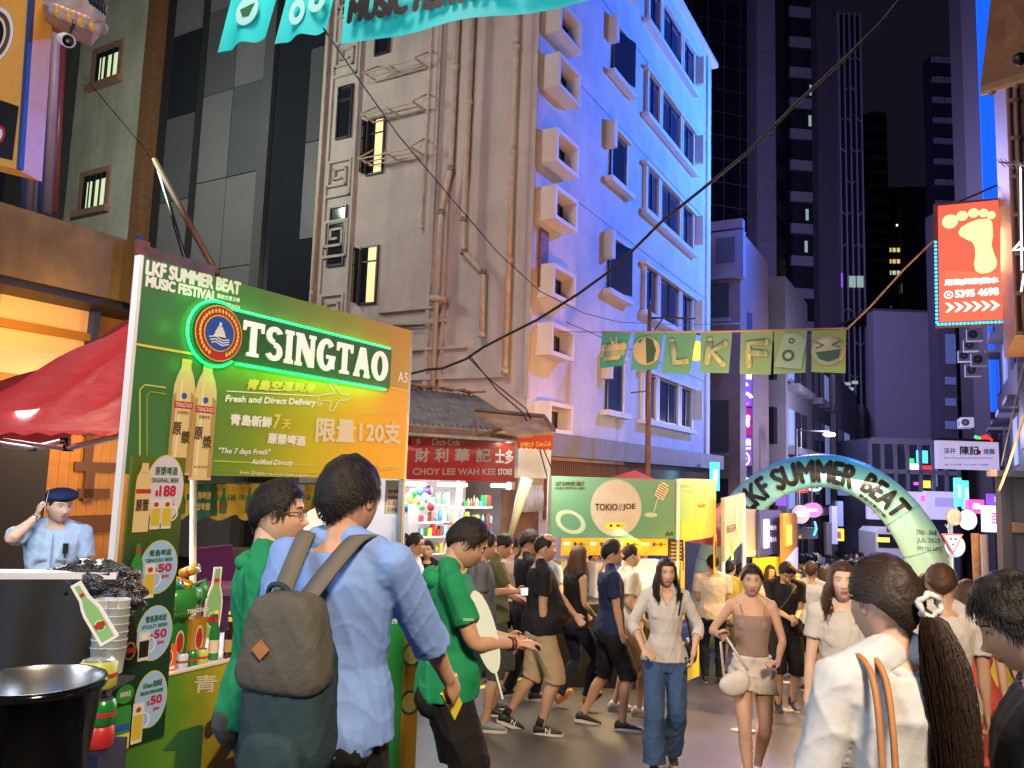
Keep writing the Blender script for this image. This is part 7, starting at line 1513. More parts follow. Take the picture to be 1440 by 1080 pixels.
def hair_long(mb, M, female, m, length=.35, n=300, seed=1, wave=0.0, part=0.0, back=True, body=.09, front=.5):
    """locks from the parting over the skull, hanging down round the sides and back"""
    hair_cap(mb, M, female, m, .013, seed); rr = random.Random(seed); V_ = []; F_ = []; M3 = M.to_3x3(); Wd = Vector((0, 0, -1))
    for k in range(n):
        t = rr.uniform(front, 2*math.pi-front); cx = math.sin(t); cy = math.cos(t); lay = rr.uniform(.9, 1.25)
        P = []; sp = part*.078
        for s_ in np.linspace(0, 1, 5):       # over the skull
            ph = s_*math.pi*.52; P.append(Vector((sp*(1-s_)+cx*math.sin(ph)*(.083+.008*lay), cy*math.sin(ph)*(.1+.008*lay)-.004, math.cos(ph)*.128+.004*lay)))
        W0 = [M @ p for p in P]; L_ = length*rr.uniform(.82, 1.05); last = W0[-1]; out = (M3 @ Vector((cx, cy, 0))); out.z = 0
        a = rr.uniform(0, 6.28); nn = 7
        for i in range(1, nn+1):
            s_ = i/nn; spread = .022*math.sin(min(1, s_*1.6)*math.pi*.5)*lay; wv = wave*math.sin(a+s_*9)*(.4+s_)
            q = last+Wd*(L_*s_)+out*(spread-.03*s_*max(0, s_-.55))+Vector((wv, wv*.6, 0)); W0.append(q)
        sd = (out.cross(Vector((0, 0, 1)))); sd = sd.normalized() if sd.length > .01 else Vector((1, 0, 0)); strand(V_, F_, W0, rr.uniform(.004, .008), sd)
    mb.add(V_, F_, m, True)

def person(label, px, d, H, head_deg, skin='skin_b', female=False, top=('white_tee', 'short'), bottom=('shorts', .55, 'denim'), feet=None, hands=None, lean=0.0, look=(0, 0), hair=('short', 'hair_black'), shoe=('shoe_dark', 'shoe_white'), build=1.0, vox=.011, group=None, twist=0.0, blink=False, socks=None, pos=None, hd=1.0, elbows=None, curl=.5, belly=1.0, z_off=0.0, glasses=False, loose=1.0, hands_w=None):
    """heading: 0 faces away from the camera, 90 to the right of the picture, 180 towards the camera"""
    k = H/1.75; p = pos or on_ground(px, d); hdr = -R(head_deg); M0 = Matrix.Translation((p.x, p.y, p.z+z_off)) @ Matrix.Rotation(hdr, 4, 'Z')
    t = thing('person', label, 'person', M0, group)
    sh_w = (.158 if female else .182)*build**.5; hip_w = (.092 if female else .088); pel = Vector((0, 0, .93*k))
    feet = feet or ((.10, .0, 0), (-.10, .0, 0)); lf_, rf_ = [Vector((f[0], f[1], 0))*k+Vector((0, 0, .085*k+f[2])) for f in (feet[1], feet[0])]
    dz = 0; Lt, Ls = .435*k, .425*k
    hips = {s_: pel+Vector((s_*hip_w*k, 0, -.02*k)) for s_ in (-1, 1)}; ank = {1: rf_, -1: lf_}
    over = max(max(0, (hips[s_]-ank[s_]).length-(Lt+Ls)*.995) for s_ in (-1, 1)); pel.z -= over*1.15
    hips = {s_: pel+Vector((s_*hip_w*k, 0, -.02*k)) for s_ in (-1, 1)}
    RL = Matrix.Rotation(-R(lean), 3, 'X') @ Matrix.Rotation(R(twist), 3, 'Z')
    def B(x, y, z): return pel+RL @ (Vector((x, y, z-.93))*k)
    Xa = RL @ Vector((1, 0, 0)); Ya = RL @ Vector((0, 1, 0))
    body = MB(); bw = build; fb = 1 if female else 0
    def torso_rings(g, zlo=.84, zhi=1.47, bel=1.0):
        prof = [(.80, .135+.02*fb, .105, 0), (.88, .160+.014*fb, .115, -.005), (.95, .152, .108, .0), (1.02, .136-.010*fb, .102, .008), (1.10, .132-.018*fb, .100, .012), (1.18, .142-.016*fb, .105, .012), (1.27, .158-.018*fb, .114, .008), (1.35, .170-.022*fb, .112, .0), (1.41, .160-.022*fb, .092, -.008), (1.45, .120-.016*fb, .072, -.012), (1.472, .082, .062, -.012), (1.48, .075, .060, -.010)]
        out = []
        for (z, rx, ry, oy) in prof:
            if z < zlo-.001 or z > zhi+.001: continue
            bb = 1+(bel-1)*math.exp(-((z-1.06)/.13)**2); out.append((B(0, oy+(bb-1)*.07, z), Xa, Ya, (rx*bw*(1+(bb-1)*.5)+g)*k, (ry*bw*bb+g)*k))
        return out
    ring_loft(body, torso_rings(0.0, .80, 1.48, belly))
    for s_ in (-1, 1): limb(body, [B(s_*.08, -.01, 1.38), B(s_*sh_w*.93, -.005, 1.40)], [.06*k, .046*k], 12)
    if female:
        for s_ in (-1, 1): body.ell(B(s_*.066, .066, 1.27), (.058*k, .046*k, .058*k), 'skin_a')
    for s_ in (-1, 1): body.ell(pel+Vector((s_*.075*k, -.065*k, -.05*k)), (.085*k*bw, .075*k*bw, .095*k), 'skin_a')
    knee = {}; legpts = {}
    for s_ in (-1, 1):
        kn, an = ik(hips[s_], ank[s_], Lt, Ls, Vector((s_*.12, 1, .1))); knee[s_] = kn; ank[s_] = an
        P, Rr = smoothpath([hips[s_], hips[s_].lerp(kn, .45), kn, kn.lerp(an, .35)-Vector((0, .012*k, 0)), kn.lerp(an, .75), an], [x*k*bw**.6 for x in ((.088 if female else .086), .074, .054, .056, .038, .036)], 4)
        legpts[s_] = (P, Rr); limb(body, P, Rr, 14)
        fp = feet[0 if s_ == 1 else 1]; pit = fp[3] if len(fp) > 3 else 0; yaw = fp[4] if len(fp) > 4 else s_*-.12
        FR = Matrix.Rotation(yaw, 3, 'Z') @ Matrix.Rotation(-pit, 3, 'X'); knee['F%d' % s_] = FR
    # neck, head
    lookR = RL @ Matrix.Rotation(R(lean), 3, 'X') @ Matrix.Rotation(-R(look[0]), 3, 'Z') @ Matrix.Rotation(R(look[1]), 3, 'X')
    nb = B(0, -.012, 1.45); hc = B(0, 0, 1.503)+lookR @ (Vector((0, .022, .118))*k); hs = k*1.03*hd
    HM = Matrix.Translation(hc) @ lookR.to_4x4() @ Matrix.Scale(hs, 4)
    nr = .048 if female else .058; limb(body, [nb-Vector((0, 0, .03*k)), nb.lerp(hc, .5)+Vector((0, -.012*k, 0)), HM @ Vector((0, -.025, -.03))], [nr*1.15*k, nr*k, nr*.95*k], 14)
    for s_ in (-1, 1): limb(body, [B(s_*.035, -.02, 1.50), B(s_*sh_w*.8, -.008, 1.435)], [.040*k, .045*k], 10)
    # arms
    hands = hands or ((.24, .04, .80), (-.24, .04, .80)); shp = {s_: B(s_*sh_w, -.005, 1.425) for s_ in (-1, 1)}; Lu, Lf = .285*k, .255*k; arm = {}
    for s_ in (-1, 1):
        h = hands[0 if s_ == 1 else 1]; tg = pel+(RL @ (Vector((h[0], h[1], h[2]-.93))*k)) if not (hands_w and hands_w[0 if s_ == 1 else 1]) else M0.inverted() @ hands_w[0 if s_ == 1 else 1]; pole = Vector(elbows[0 if s_ == 1 else 1]) if elbows else Vector((s_*.35, -.8, -.5))
        el, wr = ik(shp[s_], tg, Lu, Lf, RL @ pole); arm[s_] = (el, wr); rr0 = (.043 if female else .050)*bw**.5
        P, Rr = smoothpath([shp[s_], shp[s_].lerp(el, .5), el, el.lerp(wr, .35), el.lerp(wr, .75), wr], [x*k for x in (rr0*1.08, rr0*.92, rr0*.74, rr0*.76, rr0*.56, .026)], 4); limb(body, P, Rr, 12)
        # hand: palm and five fingers
        hv = h[3] if len(h) > 3 else None; fw = (RL @ Vector(hv)).normalized() if hv else (wr-el).normalized()
        pn = RL @ Vector(h[4]) if len(h) > 4 else Vector((-s_*1.0, .15, 0)); pn = (pn-fw*pn.dot(fw)).normalized(); sd = fw.cross(pn)*1.0; th = -1 if sd.dot(Vector((0, 1, 0))+Vector((0, 0, .6))) < 0 else 1
        Lh = .95*k; cu = h[5] if len(h) > 5 else curl
        ring_loft(body, [(wr-fw*.01*Lh, sd, pn, .024*Lh, .019*Lh), (wr+fw*.02*Lh, sd, pn, .032*Lh, .018*Lh), (wr+fw*.055*Lh, sd, pn, .041*Lh, .016*Lh), (wr+fw*.088*Lh, sd, pn, .040*Lh, .014*Lh)], n=12)
        for i, (ox, ln) in enumerate(((.031, .062), (.011, .074), (-.010, .070), (-.030, .056))):
            b0 = wr+fw*.078*Lh+sd*th*ox*Lh; ang = cu*.5; P = [b0]; dcur = fw.copy()
            for j, fl in enumerate((.45, .3, .25)): ang_ = cu*(.55+.35*j); dcur = (fw*math.cos(ang_*(j+.7))+pn*math.sin(ang_*(j+.7))+sd*th*ox*1.6).normalized(); P.append(P[-1]+dcur*ln*fl*1.1*Lh)
            limb(body, P, [.0092*Lh, .0088*Lh, .0080*Lh, .0068*Lh], 8)
        b0 = wr+fw*.02*Lh+sd*th*.024*Lh; P = [b0, b0+(fw*.6+sd*th*.7+pn*.25)*.035*Lh, b0+(fw*.6+sd*th*.7+pn*.25)*.035*Lh+(fw*.9+sd*th*.15+pn*.35)*.03*Lh, b0+(fw*.6+sd*th*.7+pn*.25)*.035*Lh+(fw*.9+sd*th*.05+pn*.5)*.052*Lh]; limb(body, P, [.014*Lh, .0115*Lh, .0095*Lh, .0075*Lh], 8)
        arm['h%d' % s_] = (wr, fw, pn, sd*th)
    co, fc = remesh(body, vox, 3); fin = MB(); fin.add([tuple(c) for c in co], fc, skin, True)
    build_head(fin, HM, female, skin, blink=blink); fin.build('body', t)
    # clothes
    sty = top[1]; g = (.016 if sty != 'tank' else .007)*loose
    c_ = MB(); lo = {'crop': 1.10, 'tank': 1.0}.get(sty, .84); hi = 1.455 if sty not in ('tank', 'cami') else 1.38
    if sty == 'cami': lo = 1.02
    tr = torso_rings(g, lo, hi, belly)
    if sty in ('short', 'half', 'long', 'sleeveless', 'rolled'): tr = [(c, a, b, rx*(1+.15*loose*max(0, (i < 3))), ry*(1+.16*loose*(i < 3))) for i, (c, a, b, rx, ry) in enumerate(tr)]
    ring_loft(c_, tr)
    if lo < 1:
        for s_ in (-1, 1): c_.ell(pel+Vector((s_*.072*k, -.058*k, -.03*k)), ((.092*bw+g)*k, (.078*bw+g)*k, (.095+g)*k), 'skin_a')
    if female:
        for s_ in (-1, 1): c_.ell(B(s_*.066, .072, 1.27), ((.064)*k, .052*k, .064*k), 'skin_a')
        c_.ell(B(0, .07, 1.275), (.07*k, .04*k, .05*k), 'skin_a')
    if sty in ('short', 'half', 'long', 'rolled', 'crop', 'sleeveless'):
        for s_ in (-1, 1):
            limb(c_, [B(s_*.046, -.018, 1.492), B(s_*sh_w*.85, -.008, 1.432)], [(.040+g*.7)*k, (.046+g)*k], 10)
            el, wr = arm[s_]; rr0 = (.043 if female else .050)*bw**.5
            if sty == 'sleeveless': continue
            r1 = (rr0*1.10+g*.75)*k
            if sty in ('short', 'crop'): P = [shp[s_], shp[s_].lerp(el, .35), shp[s_].lerp(el, .68 if sty == 'short' else .55)]; Rr = [r1, r1*.98, r1*1.02]
            elif sty == 'half': P = [shp[s_], shp[s_].lerp(el, .5), el, el.lerp(wr, .35)]; Rr = [r1, r1*.92, r1*.86, r1*.92]
            elif sty == 'rolled': P = [shp[s_], shp[s_].lerp(el, .5), el, el.lerp(wr, .22), el.lerp(wr, .30)]; Rr = [r1*1.05, r1*1.02, r1*.95, r1*.98, r1*1.04]
            else: P = [shp[s_], shp[s_].lerp(el, .5), el, el.lerp(wr, .9)]; Rr = [r1, r1*.9, r1*.82, r1*.6]
            P, Rr = smoothpath(P, Rr, 3); d0 = (P[0]-P[1]).normalized(); c_.tube([P[0]+d0*Rr[0]*.85, P[0]+d0*Rr[0]*.6, P[0]+d0*Rr[0]*.3]+P, [Rr[0]*.45, Rr[0]*.8, Rr[0]*.96]+Rr, 'skin_a', 14)
            limb(c_, [B(s_*.09, -.01, 1.38), B(s_*sh_w*.95, -.005, 1.40)], [(.06+g)*k, (.05+g)*k], 12)
    co, fc = remesh(c_, vox, 2, .0062*min(1.25, loose) if sty not in ('tank', 'cami') else .002, 7.5/k, hsh(label) % 17)
    mb = MB(); mb.add([tuple(c) for c in co], fc, top[0], True)
    if sty == 'cami':
        for s_ in (-1, 1): mb.tube([B(s_*.085, .10, 1.36), B(s_*.10, .05, 1.425), B(s_*.10, -.03, 1.435), B(s_*.085, -.09, 1.36)], .004*k, top[0], 5)
    mb.build('shirt', t)
    bk, frac, bm_ = bottom
    c_ = MB(); gb_ = {'jeans': .012, 'wide': .02, 'shorts': .022, 'trousers': .016, 'skirt': .02}[bk]
    rngs = torso_rings(gb_*.8, .80, 1.02 if bk in ('shorts', 'wide') and female else .95, belly*.4+.6); ring_loft(c_, rngs)
    for s_ in (-1, 1):
        c_.ell(pel+Vector((s_*.075*k, -.065*k, -.05*k)), (.088*k*bw+gb_*k, .078*k*bw+gb_*.6*k, .098*k), 'skin_a')
        P, Rr = legpts[s_]; n_ = len(P)
        if bk == 'shorts': m_ = max(3, int(n_*frac*.5+.5)); Pn = P[:m_]; Rn = [r_+(gb_+.018*(i/m_))*k for i, r_ in enumerate(Rr[:m_])]
        elif bk == 'wide': Pn = P[:]; Rn = [max(r_+gb_*k, (.078+.022*(i/n_))*k) for i, r_ in enumerate(Rr)]
        elif bk == 'skirt': Pn = P[:int(n_*frac)]; Rn = [r_+(.03+.05*i/n_)*k for i, r_ in enumerate(Rr[:int(n_*frac)])]
        else: Pn = P[:]; Rn = [r_+gb_*k+(.008*k if i > n_*.6 else 0) for i, r_ in enumerate(Rr)]
        c_.tube(Pn, Rn, 'skin_a', 16)
    co, fc = remesh(c_, vox, 2, .007, 7.0/k, 3+hsh(label) % 11); mb = MB(); mb.add([tuple(c) for c in co], fc, bm_, True); mb.build({'shorts': 'shorts', 'skirt': 'skirt', 'jeans': 'jeans'}.get(bk, 'trousers'), t)
    # shoes
    for s_ in (-1, 1):
        a = ank[s_]; FR = knee['F%d' % s_]; fp = feet[0 if s_ == 1 else 1]; heel = a+FR @ Vector((0, -.055, -.03))*k
        SM = Matrix.Translation(a) @ FR.to_4x4() @ Matrix.Scale(k*(.92 if female else 1.03), 4); zb = -.085
        up_ = MB(); rings = []
        for (y_, w_, h_) in ((-.070, .022, .040), (-.055, .033, .068), (-.02, .037, .085), (.03, .038, .070), (.08, .043, .050), (.13, .046, .040), (.165, .038, .030), (.185, .018, .018)):
            rings.append((SM @ Vector((0, y_, zb+.020+h_*.5)), (SM.to_3x3() @ Vector((1, 0, 0))), (SM.to_3x3() @ Vector((0, 0, 1))), w_, h_*.55))
        ring_loft(up_, rings, shoe[0], 14); o_ = up_.build('shoe', t)
        so = MB(); n_ = 20; ol = []
        for i in range(n_):
            aa = 2*math.pi*i/n_; yy = .06+.135*math.sin(aa); ww = (.040+.010*math.sin(aa))*math.cos(aa); ol.append((ww, yy))
        vs = [SM @ Vector((x_, y_, zb)) for x_, y_ in ol]+[SM @ Vector((x_*1.02, y_, zb+.030)) for x_, y_ in ol]
        so.add(vs, [tuple(range(n_-1, -1, -1)), tuple(range(n_, 2*n_))]+[(i, (i+1) % n_, (i+1) % n_+n_, i+n_) for i in range(n_)], shoe[1]); so.build('sole', o_)
        if socks: c1 = SM @ Vector((0, -.01, 0)); kd = (knee[s_]-c1).normalized(); MB().tube([c1, c1+kd*.07*k], [.044*k, .042*k], socks, 12).build('sock', t)
    # hair
    hb = MB(); kind = hair[0]; hm = hair[1]; sd_ = hsh(label) % 97; n_ = int(5500 if vox < .0072 else 1500 if vox < .009 else 500)
    if kind == 'short': hair_short(hb, HM, female, hm, hair[2] if len(hair) > 2 else .012, n_, hair[3] if len(hair) > 3 else .028, sd_)
    elif kind == 'buzz': hair_short(hb, HM, female, hm, .004, n_//2, .008, sd_, .1)
    elif kind == 'long': hair_long(hb, HM, female, hm, hair[2], 420 if vox < .009 else 260, sd_, hair[3] if len(hair) > 3 else 0, .0, front=hair[4] if len(hair) > 4 else .75)
    elif kind == 'bun':
        hair_short(hb, HM, female, hm, .017, n_, .03, sd_, .12); hb.ell(HM @ Vector((0, -.11, .01)), (.035, .035, .04), hm)
    elif kind == 'beret':
        hair_short(hb, HM, female, hm, .005, 250, .012, sd_)
    elif kind == 'pony':
        hair_cap(hb, HM, female, hm, .012, sd_)
    if hb.v: hb.build('hair', t)
    if glasses:
        mb = MB()
        for s_ in (-1, 1):
            P = [HM @ Vector((s_*.033+.024*math.cos(a_), .0945-.004*abs(math.cos(a_)), .008+.016*math.sin(a_))) for a_ in np.linspace(0, 2*math.pi, 17)]; mb.tube(P, .0018, 'brown', 5); mb.tube([HM @ Vector((s_*.057, .090, .014)), HM @ Vector((s_*.076, .06, .012)), HM @ Vector((s_*.081, -.005, .006))], .0028, 'brown', 5)
        mb.tube([HM @ Vector((-.01, .0985, .011)), HM @ Vector((.01, .0985, .011))], .0016, 'brown', 5); mb.build('glasses', t)
    return dict(t=t, B=B, HM=HM, arm=arm, k=k, RL=RL, shp=shp, pel=pel, M0=M0, ank=ank, knee=knee, legs=legpts)
# ------------------------------------------------------------------ the people of the photograph
cloth('blue_shirt', (.17, .30, .66)); cloth('green_tee', (.012, .23, .095)); cloth('grey_polo', (.13, .135, .15)); cloth('khaki_tee', (.10, .11, .05)); cloth('pink_tee', (.46, .36, .34)); cloth('black_tee', (.013, .013, .016))
cloth('navy_tee', (.014, .024, .075)); cloth('white_tee', (.52, .50, .47)); cloth('white_shirt', (.44, .48, .52)); cloth('police_shirt', (.36, .47, .62)); cloth('taupe', (.30, .22, .19), .75, .15); cloth('denim', (.045, .09, .19), .85, .4, 30); cloth('dark_denim', (.012, .018, .04)); cloth('black_short', (.012, .012, .014)); cloth('grey_short', (.055, .065, .065)); cloth('khaki_short', (.40, .30, .18)); cloth('white_denim', (.62, .59, .54)); cloth('red_dress', (.50, .08, .06)); cloth('yellow_tee', (.60, .42, .06)); cloth('pink_skirt', (.50, .38, .36)); cloth('steel_tee', (.22, .26, .34)); cloth('maroon', (.16, .02, .03))
mat('shoe_dark', (.018, .018, .022), .55); mat('shoe_white', (.62, .62, .60), .5); mat('shoe_grey', (.16, .20, .20), .5); mat('heel_brown', (.35, .14, .05), .4); mat('phone', (.01, .01, .012), .15); mat('phone_yellow', (.65, .55, .05), .4); mat('sock_black', (.012, .012, .012), .8); mat('fan_white', (.62, .74, .70), .5)
mat('screen_glow', (.7, .75, .8), .3, emit=.8)
def lw(P, v): return P['M0'] @ Vector(v)
def phone(label, P, side, m='phone', rot=(0, 0, 0)):
    wr, fw, pn, sd = P['arm']['h%d' % side]; k = P['k']; X3 = sd; c = wr+fw*.10*k+pn*.030*k; M = Matrix(((sd.x, pn.x, fw.x, c.x), (sd.y, pn.y, fw.y, c.y), (sd.z, pn.z, fw.z, c.z), (0, 0, 0, 1)))
    t = thing('phone', label, 'phone', P['M0'] @ M); MB().box(-.037, .037, -.004, .004, -.06, .09, m).build('case', t); MB().box(-.033, .033, .0045, .006, -.056, .086, 'screen_glow' if m == 'phone' else 'phone').build('screen', t); return t
def sleeve_text(P, s_, side, frac, sz_=.05):
    a = P['shp'][side]; el = P['arm'][side][0]; c = a.lerp(el, frac)+Vector((side*.082*P['k'], .01, 0)); mb = MB(); g, f_, q = text_geo(s_); vs = [(c.x, c.y+(p[0]/q[0]-.5)*sz_*side, c.z+(p[1]/q[1])*.011) for p in g]; mb.add(vs, f_, 'print_white'); mb.build('sleeve_print', P['t'])
# 1 blue shirt
P = person('tall man in a rolled sleeve light blue shirt seen from behind', 487, 2.75, 1.845, 17, 'skin_b', top=('blue_shirt', 'rolled'), bottom=('jeans', 1, 'black_short'), hands_w=(W(634, 962, 3.0), W(350, 1050, 2.75)), elbows=((.5, -.6, -.5), (-.6, -.5, -.2)), look=(12, 0), hair=('short', 'hair_black', .015, .034), vox=.007, build=1.04, curl=.7, belly=1.1, hd=1.08)
t = phone('phone in a yellow case held low by the man in the blue shirt', P, 1, 'phone_yellow')
B = P['B']; k = P['k']; bp = thing('backpack', 'grey flap backpack with tan leather patch worn by the man in blue', 'backpack', P['M0'])
cloth('bag_grey', (.085, .085, .075), .85, .3, 60); cloth('bag_teal', (.025, .050, .062), .85, .4, 30); mat('leather', (.34, .15, .05), .6, var=.2, vscale=20); cloth('strap_grey', (.12, .115, .10))
def soft_box(mb, c, hx, hy, hz, m, n=2.6, taper=0.0, sag=0.0):
    vs = []; nu, nv = 28, 16; fs = []
    for j in range(nv+1):
        v = -math.pi/2+math.pi*j/nv
        for i in range(nu):
            u_ = 2*math.pi*i/nu; f = lambda q: math.copysign(abs(q)**(2/n), q); x, y, z = f(math.cos(v))*f(math.cos(u_)), f(math.cos(v))*f(math.sin(u_)), f(math.sin(v)); w_ = 1+taper*z
            vs.append(c+Vector((x*hx*w_, y*hy*(1-sag*z), z*hz)))
    for j in range(nv):
        for i in range(nu): fs.append((j*nu+i, j*nu+(i+1) % nu, (j+1)*nu+(i+1) % nu, (j+1)*nu+i))
    mb.add(vs, fs, m, True)
def bag_part(c, h, m, name, **kw):
    mb = MB(); soft_box(mb, Vector(c)*k, h[0]*k, h[1]*k, h[2]*k, m, **kw); co, fc = remesh(mb, .010, 2, .004, 12, 2); q = MB(); q.add([tuple(v) for v in co], fc, m, True); return q.build(name, bp)
bag_part((-.02, -.225, 1.03), (.135, .085, .22), 'bag_teal', 'body', n=4.2, taper=-.08); bag_part((-.02, -.262, 1.21), (.130, .072, .145), 'bag_grey', 'flap', n=4.5, taper=-.20)
bag_part((-.02, -.30, .88), (.10, .05, .09), 'bag_teal', 'pocket', n=3.5)
mb = MB(); mb.cbox(Vector((-.055, -.339, 1.20))*k, (.042, .008, .042), 'leather', .05, .75); mb.build('leather_patch', bp)
for s_ in (-1, 1):
    Q, Rr = smoothpath([Vector((s_*.045-.02, -.24, 1.33))*k, B(s_*.07, -.165, 1.43), B(s_*.095, -.06, 1.50), B(s_*.115, .05, 1.47), B(s_*.13, .14, 1.32)], [.028]*5, 6); vs = []
    for i, q in enumerate(Q): d_ = Vector((.032*k, 0, 0)); vs += [q-d_, q+d_, q+d_+Vector((0, 0, .012)), q-d_+Vector((0, 0, .012))]
    mb = MB(); mb.add(vs, [(i*4+a, i*4+(a+1) % 4, i*4+4+(a+1) % 4, i*4+4+a) for i in range(len(Q)-1) for a in range(4)], 'strap_grey', True); mb.build('shoulder_strap', bp)
mb = MB(); Q = [Vector((-.06+.04*math.cos(a_), -.25-.02*math.sin(a_), 1.33+.045*math.sin(a_)))*k for a_ in np.linspace(0, math.pi, 9)]; mb.tube(Q, .009, 'bag_teal', 6); mb.build('handle', bp)
MB().box(-.035, .035, -.005, 0, -.02, .03, 'print_white', Matrix.Translation(Vector((-.02, -.356, .83))*k)).build('label_tag', bp)
# 2 green left
P = person('young man in a green tee and dark rimmed glasses standing behind the beer counter', 388, 3.1, 1.77, 78, 'skin_a', top=('green_tee', 'short'), bottom=('shorts', .9, 'grey_short'), look=(8, 0), hair=('short', 'hair_black', .018, .040), vox=.0078, glasses=True, build=1.08, hands=((.22, .05, .80), (-.22, .05, .82)), belly=1.1)
sleeve_text(P, 'TSINGTAO', 1, .58); q = P; mb = MB()
for s_ in (-1, 1): mb.ell(q['B'](s_*.055, -.085, 1.445), (.06, .04, .035), 'green_tee', 12, 8)
mb.build('hood', q['t'])
def fan(label, c, M3, r_=.16):
    t = thing('paddle_fan', label, 'fan', Matrix.Translation(c) @ M3.to_4x4()); MB().disc(0, 0, r_*.85, r_, 0, 'fan_white', 32, .006).build('blade', t); MB().box(-.012, .012, -.004, .010, -r_-.10, -r_+.0, 'fan_white').build('grip', t)
fan('big round pale fan behind the head of the man in blue', W(455, 765, 3.4), Matrix.Rotation(.25, 3, 'Z'))
# 3 green right with fan
P = person('man in a green tee looking down with a long white fan at his chest', 640, 3.95, 1.74, 82, 'skin_b', top=('green_tee', 'short'), bottom=('shorts', .8, 'black_short'), look=(5, -28), hair=('short', 'hair_black', .015, .032), vox=.0085, hands=((.10, .33, 1.13, (-.3, 1, .05), (0, 0, -1), .6), (-.08, .30, 1.12)), elbows=((.6, -.6, -.8), (-.6, -.6, -.8)), feet=((.10, .03, 0), (-.12, -.06, 0)), belly=1.2, build=1.05)
sleeve_text(P, 'TSINGTAO', 1, .58); mb = MB(); text_in(mb, 'TS', -.04, .03, 0, .035, 0, 'print_white', .002); mb.build('chest_print', P['t'], M=Matrix.Translation(P['B'](.155, .07, 1.24)) @ Matrix.Rotation(R(62), 4, 'Z'))
fan('long white oval fan tucked against the green tee', lw(P, (.20, .155, 1.20)), Matrix.Rotation(R(22), 3, 'Z') @ Matrix.Rotation(R(-18), 3, 'Y') @ Matrix.Diagonal((.42, 1, 1.25)))
mb = MB(); el, wr = P['arm'][1]; mb.tube([wr.lerp(el, .10), wr.lerp(el, .14)], .034, 'maroon', 10); mb.tube([wr.lerp(el, .17), wr.lerp(el, .20)], .035, 'black', 10); mb.build('bracelet', P['t'])
mb = MB()
for s_ in (-1, 1): mb.ell(P['B'](s_*.07, -.09, 1.43), (.07, .05, .05), 'green_tee', 12, 8)
mb.build('hood', P['t'])
# 4, 5 grey and khaki
P = person('man in a grey polo shirt and dark shorts holding up a phone in the queue', 680, 7.2, 1.72, 80, 'skin_b', top=('grey_polo', 'short'), bottom=('shorts', .95, 'grey_short'), look=(4, -14), hands=((.14, -.02, .86), (-.05, .36, 1.2)), feet=((.10, .08, 0), (-.10, -.14, .01, .15)), shoe=('shoe_grey', 'shoe_white'), vox=.0095, belly=1.15)
phone('dark phone held up by the man in the grey polo', P, -1)
P = person('man in a khaki tee behind the grey polo man looking at a phone', 702, 7.9, 1.74, 86, 'skin_b', top=('khaki_tee', 'short'), bottom=('shorts', .95, 'grey_short'), look=(0, -22), hands=((.10, .34, 1.05), (-.05, .34, 1.05)))
phone('pale phone held by the man in the khaki tee', P, 1, 'phone')
# 6, 7
person('person in a pale pink sports tee and black shorts seen from behind', 722, 10.6, 1.72, 28, 'skin_b', top=('pink_tee', 'short'), bottom=('shorts', .8, 'black_short'), look=(25, 0), feet=((.1, .04, 0), (-.12, -.02, 0)))
person('tall person all in black behind the bald man in the queue', 744, 8.8, 1.80, 70, 'skin_b', top=('black_tee', 'short'), bottom=('trousers', 1, 'black_short'), look=(20, -5), feet=((.1, .1, 0), (-.12, -.12, 0)), hair=('short', 'hair_black', .022, .05))
# 8 bald
P = person('heavy balding man in a black polo and khaki shorts striding right', 766, 7.3, 1.74, 86, 'skin_b', top=('black_tee', 'short'), bottom=('shorts', .95, 'khaki_short'), feet=((.10, .02, 0), (-.08, -.27, .03, .35)), hands=((.17, .02, .84), (-.02, .32, 1.02)), hair=('buzz', 'hair_black'), belly=1.55, build=1.12, socks='sock_black', vox=.009)
mb = MB(); mb.ell(P['HM'] @ Vector((0, .02, .082)), (.062, .075, .045), 'skin_b', 18, 12); mb.build('bald_crown', P['t'])
for s_ in (-1, 1):
    a = P['ank'][s_]; FR = P['knee']['F%d' % s_]; mb = MB(); g, f_, q = text_geo('N'); vs = [tuple(a+FR @ Vector((.056, .035+p[0]/q[0]*.045, -.052+p[1]/q[1]*.045))) for p in g]; mb.add(vs, f_, 'print_white'); mb.build('shoe_emblem', P['t'])
# 9 woman black top
P = person('woman with long brown hair in a black sleeveless top and dark jeans and heels', 812, 8.5, 1.68, 62, 'skin_a', True, ('black_tee', 'sleeveless'), ('jeans', 1, 'dark_denim'), hands=((.12, .2, .98), (-.14, .2, .98)), hair=('long', 'hair_brown', .38), shoe=('heel_brown', 'heel_brown'), feet=((.1, .12, .05, -.5), (-.08, -.12, .05, -.5)), look=(30, -8))
# 10 navy
P = person('man in a navy tee and black shorts striding right in dark running shoes', 861, 7.75, 1.75, 88, 'skin_b', top=('navy_tee', 'short'), bottom=('shorts', .95, 'black_short'), feet=((.10, .12, 0), (-.08, -.22, .015, .2)), hands=((.17, .1, .80), (-.15, -.05, .82)), look=(2, 2), hair=('short', 'hair_black', .017, .032), vox=.009, glasses=True)
person('man with cropped hair in a white tee queueing behind the navy tee man', 886, 8.5, 1.74, 80, 'skin_a', top=('white_tee', 'short'), bottom=('shorts', .9, 'khaki_short'), hair=('buzz', 'hair_black'), hands=((.20, .12, .98), (-.1, .3, 1.1)), feet=((.1, .1, 0), (-.1, -.1, 0)), belly=1.2, shoe=('shoe_white', 'shoe_white'))
